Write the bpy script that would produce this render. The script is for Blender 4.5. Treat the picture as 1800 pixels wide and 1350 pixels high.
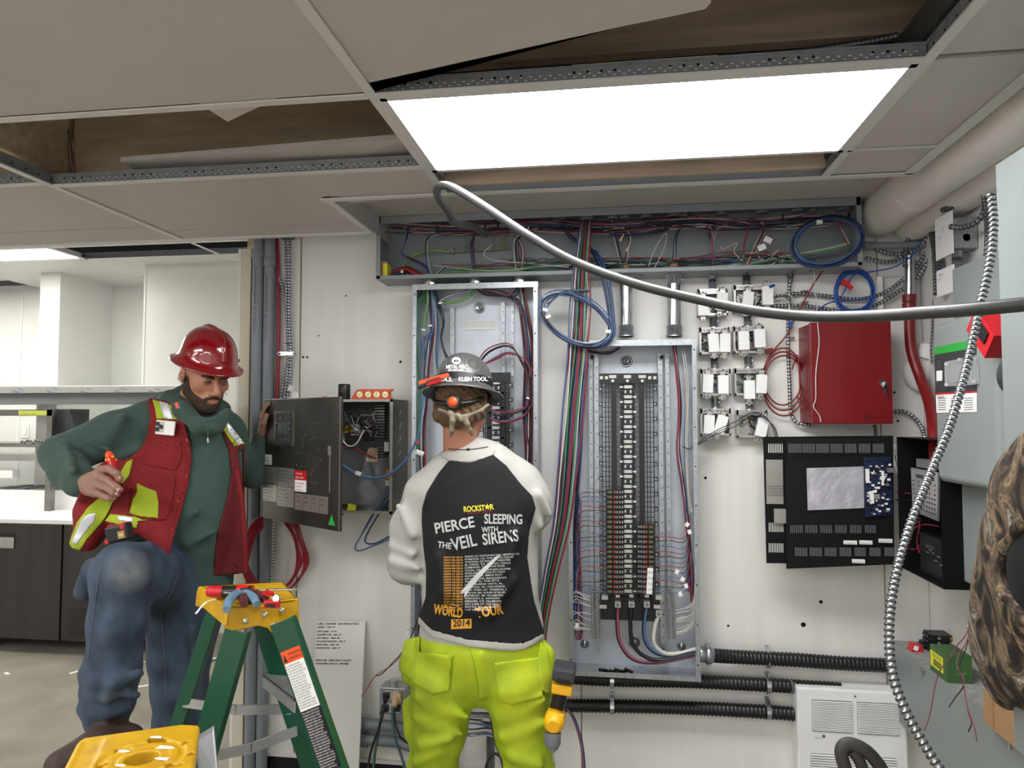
import bpy, math, random
import numpy as np
from mathutils import Vector, Matrix
from mathutils.bvhtree import BVHTree
R = random.Random(7)
for o in list(bpy.data.objects): bpy.data.objects.remove(o)
C = bpy.context.scene.collection
S = bpy.context.scene
# ---------------------------------------------------------------- camera, world, exposure
F = 1248.0; YAW = math.atan(175/1248.); PIT = math.atan(60/1248.)
H = 1.56; ZC = H+0.75; ZF = H+1.16
cam = bpy.data.objects.new('camera', bpy.data.cameras.new('camera')); C.objects.link(cam)
cam.location = (0, 0, H); cam.rotation_euler = (math.pi/2+PIT, 0, YAW)
cam.data.sensor_width = 36; cam.data.lens = F/1800*36; cam.data.clip_start = 0.02
S.camera = cam
S.view_settings.view_transform = 'Standard'; S.view_settings.look = 'None'
S.view_settings.exposure = 0.72; S.view_settings.gamma = 1.0; S.view_settings.use_curve_mapping = False
w = bpy.data.worlds.new('world'); S.world = w; w.use_nodes = True
w.node_tree.nodes['Background'].inputs[0].default_value = (1.0, 0.985, 0.96, 1)
w.node_tree.nodes['Background'].inputs[1].default_value = 0.80
LIGHT_NEAR = 11.0; LIGHT_FAR = 5.5; LIGHT_ROOM_FILL = 11.0

# ---------------------------------------------------------------- pixel -> world
CY_, SY_, CP_, SP_ = math.cos(YAW), math.sin(YAW), math.cos(PIT), math.sin(PIT)
def ray(px, py):
    u = (px-900)/F; v = (675-py)/F
    fy = CP_-v*SP_; z = SP_+v*CP_
    return Vector((u*CY_-fy*SY_, u*SY_+fy*CY_, z))
def P(px, py, Y): r = ray(px, py); t = Y/r.y; return Vector((r.x*t, Y, H+r.z*t))
def PX(px, py, X): r = ray(px, py); t = X/r.x; return Vector((X, r.y*t, H+r.z*t))
def PZ(px, py, Z): r = ray(px, py); t = (Z-H)/r.z; return Vector((r.x*t, r.y*t, Z))
def project(p):
    x, y, z = p[0], p[1], p[2]-H
    xr = x*CY_+y*SY_; fh = -x*SY_+y*CY_
    fw = fh*CP_+z*SP_; up = -fh*SP_+z*CP_
    return 900+F*xr/fw, 675-F*up/fw, fw
def pxm(n, Y): return n*Y/F            # n pixels at distance Y, in metres

# ---------------------------------------------------------------- materials
def lin(c):
    return tuple(((v/255)/12.92 if v/255 <= .04045 else ((v/255+.055)/1.055)**2.4) for v in c)
MATS = {}
def mat(name, col, rough=.5, metal=0., spec=.5, var=0., vs=20., bump=0., bs=200., stretch=None, emit=0., alpha=None, trans=0., coat=0., col2=None, dist=.002, sss=0., fac=(.4,.6), sheen=0.):
    if name in MATS: return MATS[name]
    m = bpy.data.materials.new(name); m.use_nodes = True; MATS[name] = m
    nt = m.node_tree; N = nt.nodes; L = nt.links; b = N['Principled BSDF']
    c = lin(col); b.inputs['Base Color'].default_value = (*c, 1)
    b.inputs['Roughness'].default_value = rough; b.inputs['Metallic'].default_value = metal
    b.inputs['Specular IOR Level'].default_value = spec
    m.diffuse_color = (*c, 1)
    if coat: b.inputs['Coat Weight'].default_value = coat; b.inputs['Coat Roughness'].default_value = .05
    if sss: b.inputs['Subsurface Weight'].default_value = sss; b.inputs['Subsurface Radius'].default_value = (.01, .004, .002); b.inputs['Subsurface Scale'].default_value = 1
    if sheen: b.inputs['Sheen Weight'].default_value = sheen
    if trans: b.inputs['Transmission Weight'].default_value = trans
    if alpha is not None: b.inputs['Alpha'].default_value = alpha
    if emit: b.inputs['Emission Color'].default_value = (*c, 1); b.inputs['Emission Strength'].default_value = emit
    if var or bump or col2:
        tc = N.new('ShaderNodeTexCoord'); mp = N.new('ShaderNodeMapping'); L.new(tc.outputs['Object'], mp.inputs[0])
        if stretch: mp.inputs['Scale'].default_value = stretch
        if var or col2:
            n = N.new('ShaderNodeTexNoise'); n.inputs['Scale'].default_value = vs; n.inputs['Detail'].default_value = 6
            L.new(mp.outputs[0], n.inputs['Vector'])
            r = N.new('ShaderNodeValToRGB'); L.new(n.outputs[0], r.inputs[0])
            r.color_ramp.elements[0].position = fac[0]-.1; r.color_ramp.elements[1].position = fac[1]+.1
            c2 = lin(col2) if col2 else tuple(v*(1-var) for v in c)
            c1 = c if col2 else tuple(min(1, v*(1+var*.5)) for v in c)
            r.color_ramp.elements[0].color = (*c2, 1); r.color_ramp.elements[1].color = (*c1, 1)
            L.new(r.outputs[0], b.inputs['Base Color'])
        if bump:
            n = N.new('ShaderNodeTexNoise'); n.inputs['Scale'].default_value = bs; n.inputs['Detail'].default_value = 4
            L.new(mp.outputs[0], n.inputs['Vector'])
            bp = N.new('ShaderNodeBump'); bp.inputs['Strength'].default_value = bump; bp.inputs['Distance'].default_value = dist
            L.new(n.outputs[0], bp.inputs['Height']); L.new(bp.outputs[0], b.inputs['Normal'])
    return m
M = dict(
 wall=mat('painted_plywood', (228,226,222), .55, bump=.15, bs=90, stretch=(3,1,.25), var=.05, vs=6),
 wallr=mat('painted_board', (222,220,217), .5, var=.04, vs=5, bump=.2, bs=60),
 far=mat('far_wall_panel', (226,226,222), .45, var=.02, vs=8, bump=.3, bs=260),
 tile=mat('vinyl_tile', (196,191,187), .6, bump=.25, bs=320, var=.03, vs=6),
 tilew=mat('tile_core', (190,178,172), .9, bump=.4, bs=200),
 tee=mat('tee_white', (214,212,210), .4),
 galv=mat('galvanized', (176,182,187), .38, .85, var=.22, vs=60, bump=.1, bs=80),
 galvd=mat('galvanized_dull', (120,124,128), .45, .8, var=.2, vs=50),
 galvp=mat('galvanized_pan', (190,196,205), .42, .55, var=.10, vs=14, bump=.05, bs=40),
 zinc=mat('zinc', (200,205,208), .22, 1., var=.15, vs=30),
 steel=mat('stainless', (150,148,142), .3, .95, var=.3, vs=3, stretch=(.6,.6,2.5), bump=.05, bs=300),
 steell=mat('stainless_light', (196,194,190), .3, .8, var=.1, vs=6),
 greyp=mat('grey_paint', (142,149,153), .5, 0.1, var=.05, vs=10),
 greyb=mat('grey_box', (134,141,139), .42, 0, var=.04, vs=9, bump=.1, bs=150),
 stud=mat('stud_beige', (206,198,178), .7), wood=mat('spruce', (248,222,184), .7, var=.22, vs=9, stretch=(.5,4,4), bump=.2, bs=60),
 woodd=mat('spruce_grey', (216,194,172), .75, var=.25, vs=9, stretch=(.4,4,4), bump=.2, bs=60),
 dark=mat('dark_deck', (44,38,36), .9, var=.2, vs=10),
 black=mat('black_plastic', (20,20,22), .4, var=.1, vs=40),
 blackm=mat('black_metal', (8,8,9), .55, spec=.25), teeweb=mat('tee_web', (150,153,156), .45, .35, var=.15, vs=40),
 white=mat('white_plastic', (236,236,234), .4),
 paper=mat('paper', (228,228,224), .7),
 pvc=mat('grey_pvc', (128,134,142), .42, var=.05, vs=12),
 conc=mat('concrete', (146,140,128), .75, var=.16, vs=3.5, bump=.3, bs=40, col2=(122,116,105)),
 red=mat('red_paint', (118,13,20), .38, var=.05, vs=8, coat=.15),
 redm=mat('red_pipe', (122,22,22), .4),
 hatred=mat('hat_red', (132,10,20), .16, coat=1., var=.03, vs=8),
 blue=mat('wire_blue', (72,104,146), .4), dblue=mat('wire_dark_blue', (38,58,100), .4), cat=mat('cable_blue', (34,76,158), .4),
 wred=mat('wire_red', (142,38,50), .4), wblack=mat('wire_black', (24,24,28), .4), wwhite=mat('wire_white', (196,194,186), .4),
 green=mat('wire_green', (58,128,88), .4), lgreen=mat('wire_light_green', (110,160,84), .4), pink=mat('wire_rose', (146,68,88), .45),
 crim=mat('cable_crimson', (140,22,44), .4), orange=mat('orange_plastic', (238,84,30), .4), yellow=mat('yellow_resin', (206,164,20), .42, var=.12, vs=14, bump=.15, bs=60, col2=(186,140,20)),
 fgreen=mat('green_fibreglass', (12,72,50), .35, var=.1, vs=30, stretch=(3,3,.4), bump=.15, bs=120),
 alu=mat('aluminium', (188,190,192), .32, .8, var=.08, vs=30),
 hoodie=mat('green_hoodie', (56,78,71), .95, var=.10, vs=28, bump=.35, bs=420, sheen=.1),
 denim=mat('denim', (66,80,98), .9, var=.30, vs=16, bump=.45, bs=500, stretch=(1,1,.6), col2=(40,50,68)),
 denimw=mat('denim_worn', (112,114,114), .9, col2=(66,80,98), vs=12, bump=.3, bs=500),
 vest=mat('vest_red', (124,15,22), .85, var=.14, vs=22, bump=.3, bs=400),
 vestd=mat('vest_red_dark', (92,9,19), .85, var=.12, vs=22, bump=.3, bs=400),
 lime=mat('lime_trim', (160,178,34), .75, var=.1, vs=25, bump=.2, bs=300),
 refl=mat('reflective_tape', (200,202,208), .4, .3, var=.1, vs=60),
 skin=mat('skin', (178,124,100), .5, var=.08, vs=18, bump=.2, bs=260, sss=.12),
 skind=mat('skin_hand', (146,110,94), .6, var=.14, vs=30, bump=.25, bs=260, sss=.08),
 lip=mat('lip', (140,88,76), .5), hair=mat('brown_hair', (104,78,52), .7, var=.4, vs=60, stretch=(3,3,.5), bump=1., bs=180, dist=.004),
 beard=mat('beard', (66,48,36), .85, var=.4, vs=140, bump=1., bs=420, dist=.003), brow=mat('brow_hair', (60,42,32), .8, bump=.8, bs=500),
 shirt=mat('shirt_black', (12,13,16), .85, var=.12, vs=20, bump=.3, bs=420),
 shirtw=mat('shirt_white', (172,170,165), .85, var=.05, vs=16, bump=.35, bs=360),
 hivis=mat('hivis_lime', (182,200,28), .7, var=.14, vs=9, bump=.35, bs=240, col2=(150,168,32)),
 boot=mat('brown_boot', (62,46,40), .7, var=.3, vs=20, bump=.3, bs=90), sole=mat('boot_sole', (40,38,38), .8),
 carbon=mat('carbon_hat', (92,90,86), .36, .1, coat=.2), clear=mat('clear_plastic', (225,230,235), .15, 0, alpha=.28),
 film=mat('plastic_film', (236,238,242), .12, 0, alpha=.13, bump=.8, bs=14, dist=.02),
 cardb=mat('cardboard', (160,126,90), .8, var=.06, vs=20), insul=mat('pipe_jacket', (232,228,222), .6, bump=.35, bs=18, var=.06, vs=7, dist=.004),
 print_=mat('print_black', (20,20,22), .6), gold=mat('print_gold', (224,160,50), .6), silver=mat('print_silver', (196,196,196), .6),
 pyel=mat('print_yellow', (220,206,50), .6), pcb=mat('circuit_board', (24,36,68), .4, var=.4, vs=90), brass=mat('brass', (190,150,80), .3, .9),
 bgreen=mat('carton_green', (58,98,52), .5), byel=mat('label_yellow', (226,224,50), .5), gbar=mat('terminal_bar', (170,168,160), .3, .35, var=.5, vs=300),
 dgrey=mat('dark_grey', (52,54,58), .5), mgrey=mat('mid_grey', (110,112,114), .5), fridge=mat('fridge_steel', (76,73,71), .38, .7, var=.15, vs=4, stretch=(3,3,.5)),
 tool=mat('tool_red', (190,22,34), .4), toolb=mat('tool_blue_grey', (104,134,160), .5, var=.2, vs=40), lime2=mat('print_green', (40,160,60), .5),
 dewalt=mat('tool_yellow', (236,176,20), .45), tan=mat('tan_plug', (214,184,150), .6), brown=mat('brown_cap', (150,110,76), .6),
)
def carbon_nodes():
    m = M['carbon']; nt = m.node_tree; N = nt.nodes; L = nt.links; b = N['Principled BSDF']
    tc = N.new('ShaderNodeTexCoord'); ck = N.new('ShaderNodeTexChecker'); ck.inputs['Scale'].default_value = 300
    ck.inputs[1].default_value = (.15,.147,.14,1); ck.inputs[2].default_value = (.035,.035,.035,1)
    L.new(tc.outputs['Object'], ck.inputs[0]); L.new(ck.outputs[0], b.inputs['Base Color'])
carbon_nodes()
def camo_nodes():
    m = mat('camo_cloth', (120,96,66), .9, bump=.4, bs=200); nt = m.node_tree; N = nt.nodes; L = nt.links; b = N['Principled BSDF']
    tc = N.new('ShaderNodeTexCoord'); mp = N.new('ShaderNodeMapping'); mp.inputs['Scale'].default_value = (1, 1, .45); mp.inputs['Rotation'].default_value = (.3, .2, .4)
    L.new(tc.outputs['Object'], mp.inputs[0])
    n = N.new('ShaderNodeTexNoise'); n.inputs['Scale'].default_value = 19; n.inputs['Detail'].default_value = 5; n.inputs['Distortion'].default_value = 1.6
    L.new(mp.outputs[0], n.inputs['Vector']); r = N.new('ShaderNodeValToRGB'); L.new(n.outputs[0], r.inputs[0]); cr = r.color_ramp
    cr.elements[0].position = .38; cr.elements[0].color = (*lin((26,22,19)), 1); cr.elements[1].position = .68; cr.elements[1].color = (*lin((170,162,148)), 1)
    for p, c in ((.44,(56,46,38)), (.5,(98,84,66)), (.56,(146,122,92)), (.61,(66,58,48))):
        e = cr.elements.new(p); e.color = (*lin(c), 1)
    wv = N.new('ShaderNodeTexVoronoi'); wv.feature = 'DISTANCE_TO_EDGE'; wv.inputs['Scale'].default_value = 16; L.new(n.outputs['Color'], wv.inputs['Vector'])
    mp2 = N.new('ShaderNodeMath'); mp2.operation = 'LESS_THAN'; mp2.inputs[1].default_value = .035; L.new(wv.outputs[0], mp2.inputs[0])
    mx = N.new('ShaderNodeMix'); mx.data_type = 'RGBA'; L.new(mp2.outputs[0], mx.inputs[0]); L.new(r.outputs[0], mx.inputs[6]); mx.inputs[7].default_value = (*lin((50,42,36)), 1)
    L.new(mx.outputs[2], b.inputs['Base Color']); M['camo'] = m
camo_nodes()

# ---------------------------------------------------------------- objects
WL = {}
def wloc(o): return WL.get(o.name, Vector((0,0,0)))
def tag(o, label, cat, group=None, kind=None):
    if label: o['label'] = label
    if cat: o['category'] = cat
    if group: o['group'] = group
    if kind: o['kind'] = kind
    return o
def thing(name, label, cat, loc, group=None):
    o = bpy.data.objects.new(name, None); C.objects.link(o); o.empty_display_size = .05
    o.location = loc; WL[o.name] = Vector(loc)
    return tag(o, label, cat, group)
def struct(name, mb=None, m=None, parent=None, bev=0):
    if mb is None:
        o = bpy.data.objects.new(name, None); C.objects.link(o); o.empty_display_size = .05
    else: o = mb.build(name, m, None, bev)
    if parent is None: o['kind'] = 'structure'
    return o
def dup(root, delta, label=None):
    def cp_(o, par):
        c = o.copy(); C.objects.link(c); c.parent = par
        for ch in list(o.children): cp_(ch, c)
        return c
    r = cp_(root, None); r.location = root.location+Vector(delta)
    WL[r.name] = wloc(root)+Vector(delta)
    if label: r['label'] = label
    return r
def cr(pts, n=8, closed=False):
    pts = [Vector(p) for p in pts]
    if len(pts) < 3 and not closed: return pts
    out = []; m = len(pts); rng = range(m if closed else m-1)
    for i in rng:
        p0 = pts[(i-1) % m] if closed or i > 0 else pts[0]*2-pts[1]
        p1 = pts[i]; p2 = pts[(i+1) % m]
        p3 = pts[(i+2) % m] if closed or i+2 < m else pts[-1]*2-pts[-2]
        for k in range(n):
            t = k/n
            out.append(.5*((2*p1)+(p2-p0)*t+(2*p0-5*p1+4*p2-p3)*t*t+(3*p1-p0-3*p2+p3)*t**3))
    if not closed: out.append(pts[-1])
    return out
def resample(pts, step):
    out = [pts[0]]; acc = 0
    for a, b in zip(pts, pts[1:]):
        l = (b-a).length
        while acc+l >= step and l > 0:
            t = (step-acc)/l; a = a.lerp(b, t); out.append(a.copy()); l = (b-a).length; acc = 0
        acc += l
    return out
class MB:
    def __init__(s): s.v = []; s.f = []; s.m = []; s.mi = 0; s.sm = []
    def add(s, vs, fs, smooth=False):
        k = len(s.v); s.v += [tuple(v) for v in vs]
        for f in fs: s.f.append(tuple(i+k for i in f)); s.m.append(s.mi); s.sm.append(smooth)
        return s
    def box(s, x0, x1, y0, y1, z0, z1):
        if x0 > x1: x0, x1 = x1, x0
        if y0 > y1: y0, y1 = y1, y0
        if z0 > z1: z0, z1 = z1, z0
        return s.add([(x0,y0,z0),(x1,y0,z0),(x1,y1,z0),(x0,y1,z0),(x0,y0,z1),(x1,y0,z1),(x1,y1,z1),(x0,y1,z1)],
          [(0,3,2,1),(4,5,6,7),(0,1,5,4),(1,2,6,5),(2,3,7,6),(3,0,4,7)])
    def obox(s, c, sx, sy, sz, rot=None, ux=None, uz=None):
        c = Vector(c)
        if ux is not None:
            ux = Vector(ux).normalized()
            if uz is None: uz = Vector((0,0,1)); uy = uz.cross(ux).normalized(); uz = ux.cross(uy).normalized()
            else: uz = Vector(uz).normalized(); uy = uz.cross(ux).normalized(); ux = uy.cross(uz).normalized()
            m = Matrix((ux, uy, uz)).transposed()
        else: m = rot if rot else Matrix.Identity(3)
        vs = [c+m@Vector((a*sx/2, b*sy/2, d*sz/2)) for d in (-1,1) for a, b in ((-1,-1),(1,-1),(1,1),(-1,1))]
        return s.add(vs, [(0,3,2,1),(4,5,6,7),(0,1,5,4),(1,2,6,5),(2,3,7,6),(3,0,4,7)])
    def prism(s, pts, vec, flip=False):
        pts = [Vector(p) for p in pts]; vec = Vector(vec); n = len(pts)
        nrm = Vector((0,0,0))
        for i in range(n): a = pts[i]; b = pts[(i+1) % n]; nrm += (a-pts[0]).cross(b-pts[0])
        if nrm.dot(vec) > 0: pts = pts[::-1]
        vs = pts+[p+vec for p in pts]
        fs = [tuple(range(n)), tuple(range(2*n-1, n-1, -1))]+[(i, i+n, (i+1) % n+n, (i+1) % n) for i in range(n)]
        return s.add(vs, fs)
    def tube(s, pts, r, n=8, closed=False, rs=None, caps=True, flat=None):
        pts = [Vector(p) for p in pts]; k = len(pts); vs = []; fs = []
        if k < 2: return s
        up = None
        for i in range(k):
            a = pts[i-1] if (i > 0 or closed) else pts[i]; b = pts[(i+1) % k] if (i < k-1 or closed) else pts[i]
            t = (b-a); t = t.normalized() if t.length > 1e-9 else Vector((0,0,1))
            if up is None: up = Vector((0,0,1)) if abs(t.z) < .9 else Vector((0,1,0))
            x = t.cross(up); x = x.normalized() if x.length > 1e-6 else Vector((1,0,0)); y = x.cross(t).normalized(); up = y
            rr = rs[i] if rs else r
            for j in range(n):
                q = 2*math.pi*j/n; vs.append(pts[i]+x*(rr*math.cos(q))+y*(rr*(flat or 1)*math.sin(q)))
        for i in range(k if closed else k-1):
            i2 = (i+1) % k
            for j in range(n): j2 = (j+1) % n; fs.append((i*n+j, i2*n+j, i2*n+j2, i*n+j2))
        s.add(vs, fs, True)
        if caps and not closed:
            s.add([vs[j] for j in range(n)], [tuple(range(n))]); s.add([vs[(k-1)*n+j] for j in range(n)], [tuple(range(n-1, -1, -1))])
        return s
    def flex(s, pts, r, pitch=.009, n=8, depth=.22, two=False):   # corrugated conduit / armoured cable
        pts = resample(cr(pts, 14), pitch/3)
        rs = [r*(1-depth*(0 if i % 3 else 1)) for i in range(len(pts))]
        k0 = len(s.f); s.tube(pts, r, n, rs=rs)
        if two:
            for i in range(len(pts)-1):
                if i % 3 == 1:
                    for j in range(n): s.m[k0+i*n+j] = 1
        return s
    def lathe(s, prof, o=(0,0,0), axis=(0,0,1), n=24, sx=1, sy=1, caps=True, refx=None):
        ax = Vector(axis).normalized(); x = Vector(refx) if refx else (Vector((1,0,0)) if abs(ax.x) < .9 else Vector((0,1,0)))
        x = (x-ax*x.dot(ax)).normalized(); y = ax.cross(x); o = Vector(o); vs = []; fs = []
        for r, h in prof:
            for j in range(n):
                q = 2*math.pi*j/n; vs.append(o+ax*h+x*(r*sx*math.cos(q))+y*(r*sy*math.sin(q)))
        for i in range(len(prof)-1):
            for j in range(n): j2 = (j+1) % n; fs.append((i*n+j, i*n+j2, (i+1)*n+j2, (i+1)*n+j))
        s.add(vs, fs, True)
        if caps:
            if prof[0][0] > 1e-5: s.add(vs[:n], [tuple(range(n-1, -1, -1))])
            if prof[-1][0] > 1e-5: s.add(vs[-n:], [tuple(range(n))])
        return s
    def cyl(s, a, b, r, n=16, r2=None):
        a = Vector(a); b = Vector(b); return s.lathe([(r,0),(r2 if r2 is not None else r,(b-a).length)], a, b-a, n)
    def ball(s, c, r, n=12, sx=1, sy=1, sz=1):
        return s.lathe([(r*math.sin(math.pi*i/8)+1e-6, -r*sz*math.cos(math.pi*i/8)) for i in range(9)], c, (0,0,1), n, sx, sy, caps=False)
    def text(s, body, size, o, ux=(1,0,0), uz=(0,0,1), width=None, align='LEFT', off=0., fn=None, bold=0., shear=0.):
        cu = bpy.data.curves.new('t', 'FONT'); cu.body = body; cu.size = size; cu.align_x = align; cu.offset = bold; cu.shear = shear; cu.resolution_u = 3
        to = bpy.data.objects.new('t', cu); me = bpy.data.meshes.new_from_object(to)
        o = Vector(o); ux = Vector(ux).normalized(); uz = Vector(uz).normalized(); nn = ux.cross(uz)
        xs = [v.co.x for v in me.vertices]
        if xs:
            k = 1.
            if width: k = width/max(1e-6, max(xs)-min(xs))
            vs = []
            for v in me.vertices:
                p = o+ux*(v.co.x*k)+uz*v.co.y+nn*off
                vs.append(fn(p) if fn else p)
            s.add(vs, [tuple(f.vertices) for f in me.polygons])
        bpy.data.objects.remove(to); bpy.data.curves.remove(cu); bpy.data.meshes.remove(me)
        return s
    def build(s, name, m, parent=None, bev=0, label=None, smooth=None):
        me = bpy.data.meshes.new(name); me.from_pydata(s.v, [], s.f)
        for x in (m if isinstance(m, (list, tuple)) else [m]): me.materials.append(M[x] if isinstance(x, str) else x)
        me.polygons.foreach_set('material_index', s.m); me.polygons.foreach_set('use_smooth', [bool(smooth) if smooth is not None else x for x in s.sm])
        me.update()
        o = bpy.data.objects.new(name, me); C.objects.link(o)
        if parent is not None: o.parent = parent; o.location = -wloc(parent)
        if bev:
            b = o.modifiers.new('bevel', 'BEVEL'); b.width = bev; b.segments = 2; b.limit_method = 'ANGLE'; b.angle_limit = .7
        if label: o['label'] = label
        return o
def part(name, mb, m, parent, bev=0, label=None):
    return mb.build(name, m, parent, bev, label)
def solo(name, mb, m, label, cat, group=None, bev=0):
    return tag(mb.build(name, m, None, bev), label, cat, group)
def rectY(mb, x0, y0, x1, y1, Ya, Yb):    # box whose front face fills the pixel rectangle at depth Ya
    a = P(x0, (y0+y1)/2, Ya); b = P(x1, (y0+y1)/2, Ya); c = P((x0+x1)/2, y0, Ya); d = P((x0+x1)/2, y1, Ya)
    return mb.box(a.x, b.x, Ya, Yb, d.z, c.z)
WN = dict(blue='blue', dblue='dblue', red='wred', black='wblack', white='wwhite', green='green', pink='pink', crim='crim', lg='lgreen', cat='cat')
def wire(parent, pts, col, r=.0022, n=6, name='wire', seg=7):
    mb = MB(); mb.tube(cr(pts, seg), r, n); return part(name, mb, WN.get(col, col), parent)
def bundle(parent, pts, cols, spread=.008, r=.0022, jit=.004, name='wire', seg=6):
    for i, c in enumerate(cols):
        a = R.uniform(0, 6.28); d = spread*math.sqrt(R.random())
        off = Vector((math.cos(a)*d, math.sin(a)*d*.5, math.sin(a)*d))
        pp = []
        for j, p in enumerate(pts):
            p = Vector(p); q = (pts[min(j+1, len(pts)-1)]-pts[max(j-1, 0)]) if True else 0
            o = off+Vector((R.uniform(-1,1), R.uniform(-.5,.5), R.uniform(-1,1)))*jit
            pp.append(p+o)
        wire(parent, pp, c, r, name=name, seg=seg)

# ---------------------------------------------------------------- implicit surfaces (for people and cloth)
def smin(a, b, k):
    if k <= 0: return np.minimum(a, b)
    h = np.maximum(k-np.abs(a-b), 0)/k
    return np.minimum(a, b)-h*h*k*.25
def cap(a, b, ra, rb, side=None, flat=1., k=.02, m=0, mat3=None):
    a = np.array(a, float); b = np.array(b, float); s_ = None if side is None else np.array(Vector(side).normalized())
    def f(X, Y, Z):
        ab = b-a; L2 = max(float(ab@ab), 1e-12)
        px, py, pz = X-a[0], Y-a[1], Z-a[2]
        t = np.clip((px*ab[0]+py*ab[1]+pz*ab[2])/L2, 0, 1)
        qx, qy, qz = px-t*ab[0], py-t*ab[1], pz-t*ab[2]
        if s_ is not None:
            d = (qx*s_[0]+qy*s_[1]+qz*s_[2])*(1/flat-1); qx = qx+s_[0]*d; qy = qy+s_[1]*d; qz = qz+s_[2]*d
        return np.sqrt(qx*qx+qy*qy+qz*qz)-(ra+(rb-ra)*t)
    r = max(ra, rb)*max(1, flat)+.03
    return (f, np.minimum(a, b)-r, np.maximum(a, b)+r, k, m)
def ell(c, rx, ry, rz, rot=None, k=.02, m=0):
    c = np.array(c, float); Rm = None if rot is None else np.array(rot)   # columns = local axes
    def f(X, Y, Z):
        x, y, z = X-c[0], Y-c[1], Z-c[2]
        if Rm is not None:
            x, y, z = (x*Rm[0,0]+y*Rm[1,0]+z*Rm[2,0], x*Rm[0,1]+y*Rm[1,1]+z*Rm[2,1], x*Rm[0,2]+y*Rm[1,2]+z*Rm[2,2])
        k0 = np.sqrt((x/rx)**2+(y/ry)**2+(z/rz)**2); k1 = np.sqrt((x/rx**2)**2+(y/ry**2)**2+(z/rz**2)**2)+1e-9
        return k0*(k0-1)/k1
    r = max(rx, ry, rz)+.03
    return (f, c-r, c+r, k, m)
def limb(js, k=.02, m=0, side=None, flat=1.):   # js: [(point, radius), ...]
    return [cap(js[i][0], js[i+1][0], js[i][1], js[i+1][1], side, flat, k, m) for i in range(len(js)-1)]
def sdf_eval(prims, ax, want_label=False, disp=None):
    gx, gy, gz = ax; shp = (len(gx), len(gy), len(gz))
    D = np.full(shp, .5, np.float32); Lb = np.zeros(shp, np.int8) if want_label else None; Dm = np.full(shp, .5, np.float32) if want_label else None
    for f, lo, hi, k, m in prims:
        sl = []
        for g, l, h in zip(ax, lo, hi): sl.append(slice(max(0, int(np.searchsorted(g, l-k))), int(np.searchsorted(g, h+k))))
        if any(s_.start >= s_.stop for s_ in sl): continue
        sl = tuple(sl); X = gx[sl[0]][:, None, None]; Y = gy[sl[1]][None, :, None]; Z = gz[sl[2]][None, None, :]
        d = f(X, Y, Z).astype(np.float32)
        if k < 0:                                     # carve
            D[sl] = -smin(-D[sl], d, -k); continue
        if want_label:
            mk = d < Dm[sl]; Dm[sl] = np.where(mk, d, Dm[sl]); Lb[sl] = np.where(mk, m, Lb[sl])
        D[sl] = smin(D[sl], d, k)
    if disp is not None: D = D+disp(gx[:, None, None], gy[None, :, None], gz[None, None, :])
    return (D, Lb) if want_label else D
def axes_for(prims, h, pad=.03, lo=None, hi=None):
    l = np.min([p[1] for p in prims], 0)-pad if lo is None else np.array(lo, float)
    u = np.max([p[2] for p in prims], 0)+pad if hi is None else np.array(hi, float)
    return [np.arange(l[i], u[i]+h, h) for i in range(3)]
def nets(D, ax, Lb=None):
    h = ax[0][1]-ax[0][0]; org = np.array([a[0] for a in ax]); nx, ny, nz = D.shape
    ins = D < 0
    c = sum(ins[i:nx-1+i, j:ny-1+j, k:nz-1+k].astype(np.int8) for i in (0,1) for j in (0,1) for k in (0,1))
    act = (c > 0) & (c < 8); idx = -np.ones(act.shape, np.int64); I = np.argwhere(act); idx[act] = np.arange(len(I))
    pos = np.zeros((len(I), 3)); cnt = np.zeros(len(I))
    corners = [(i,j,k) for i in (0,1) for j in (0,1) for k in (0,1)]
    for a in corners:
        for axn in range(3):
            if a[axn]: continue
            b = list(a); b[axn] = 1
            da = D[I[:,0]+a[0], I[:,1]+a[1], I[:,2]+a[2]]; db = D[I[:,0]+b[0], I[:,1]+b[1], I[:,2]+b[2]]
            mk = (da < 0) != (db < 0); t = np.where(mk, da/(da-db+1e-12), 0)
            p = np.array(a)[None, :]+t[:, None]*(np.array(b)-np.array(a))[None, :]
            pos += p*mk[:, None]; cnt += mk
    pos = org+(I+pos/np.maximum(cnt, 1)[:, None])*h
    quads = []
    for axn in range(3):
        s0 = [slice(None)]*3; s1 = [slice(None)]*3; s0[axn] = slice(0, -1); s1[axn] = slice(1, None)
        e = ins[tuple(s0)] != ins[tuple(s1)]; E = np.argwhere(e)
        o = [a for a in range(3) if a != axn]
        ok = (E[:, o[0]] > 0) & (E[:, o[1]] > 0) & (E[:, o[0]] < D.shape[o[0]]-1) & (E[:, o[1]] < D.shape[o[1]]-1); E = E[ok]
        sgn = ins[tuple(E.T)]
        def cell(d0, d1):
            q = E.copy(); q[:, o[0]] -= d0; q[:, o[1]] -= d1; return idx[tuple(q.T)]
        A, B, Cc, Dd = cell(1,1), cell(0,1), cell(0,0), cell(1,0)
        q = np.stack([A, B, Cc, Dd], 1); fl = sgn if axn != 1 else ~sgn
        q[~fl] = q[~fl][:, ::-1]; quads.append(q)
    q = np.concatenate(quads); q = q[(q >= 0).all(1)]
    lab = None
    if Lb is not None: lab = Lb[I[:,0], I[:,1], I[:,2]]
    return pos, q, lab
def mesh_np(pos, q, mats, lab=None, name='mesh'):
    me = bpy.data.meshes.new(name); me.from_pydata(pos.tolist(), [], q.tolist())
    for x in mats: me.materials.append(M[x] if isinstance(x, str) else x)
    if lab is not None: me.polygons.foreach_set('material_index', lab[q[:, 0]].astype(np.int32))
    me.polygons.foreach_set('use_smooth', np.ones(len(q), bool)); me.update(); return me
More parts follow.
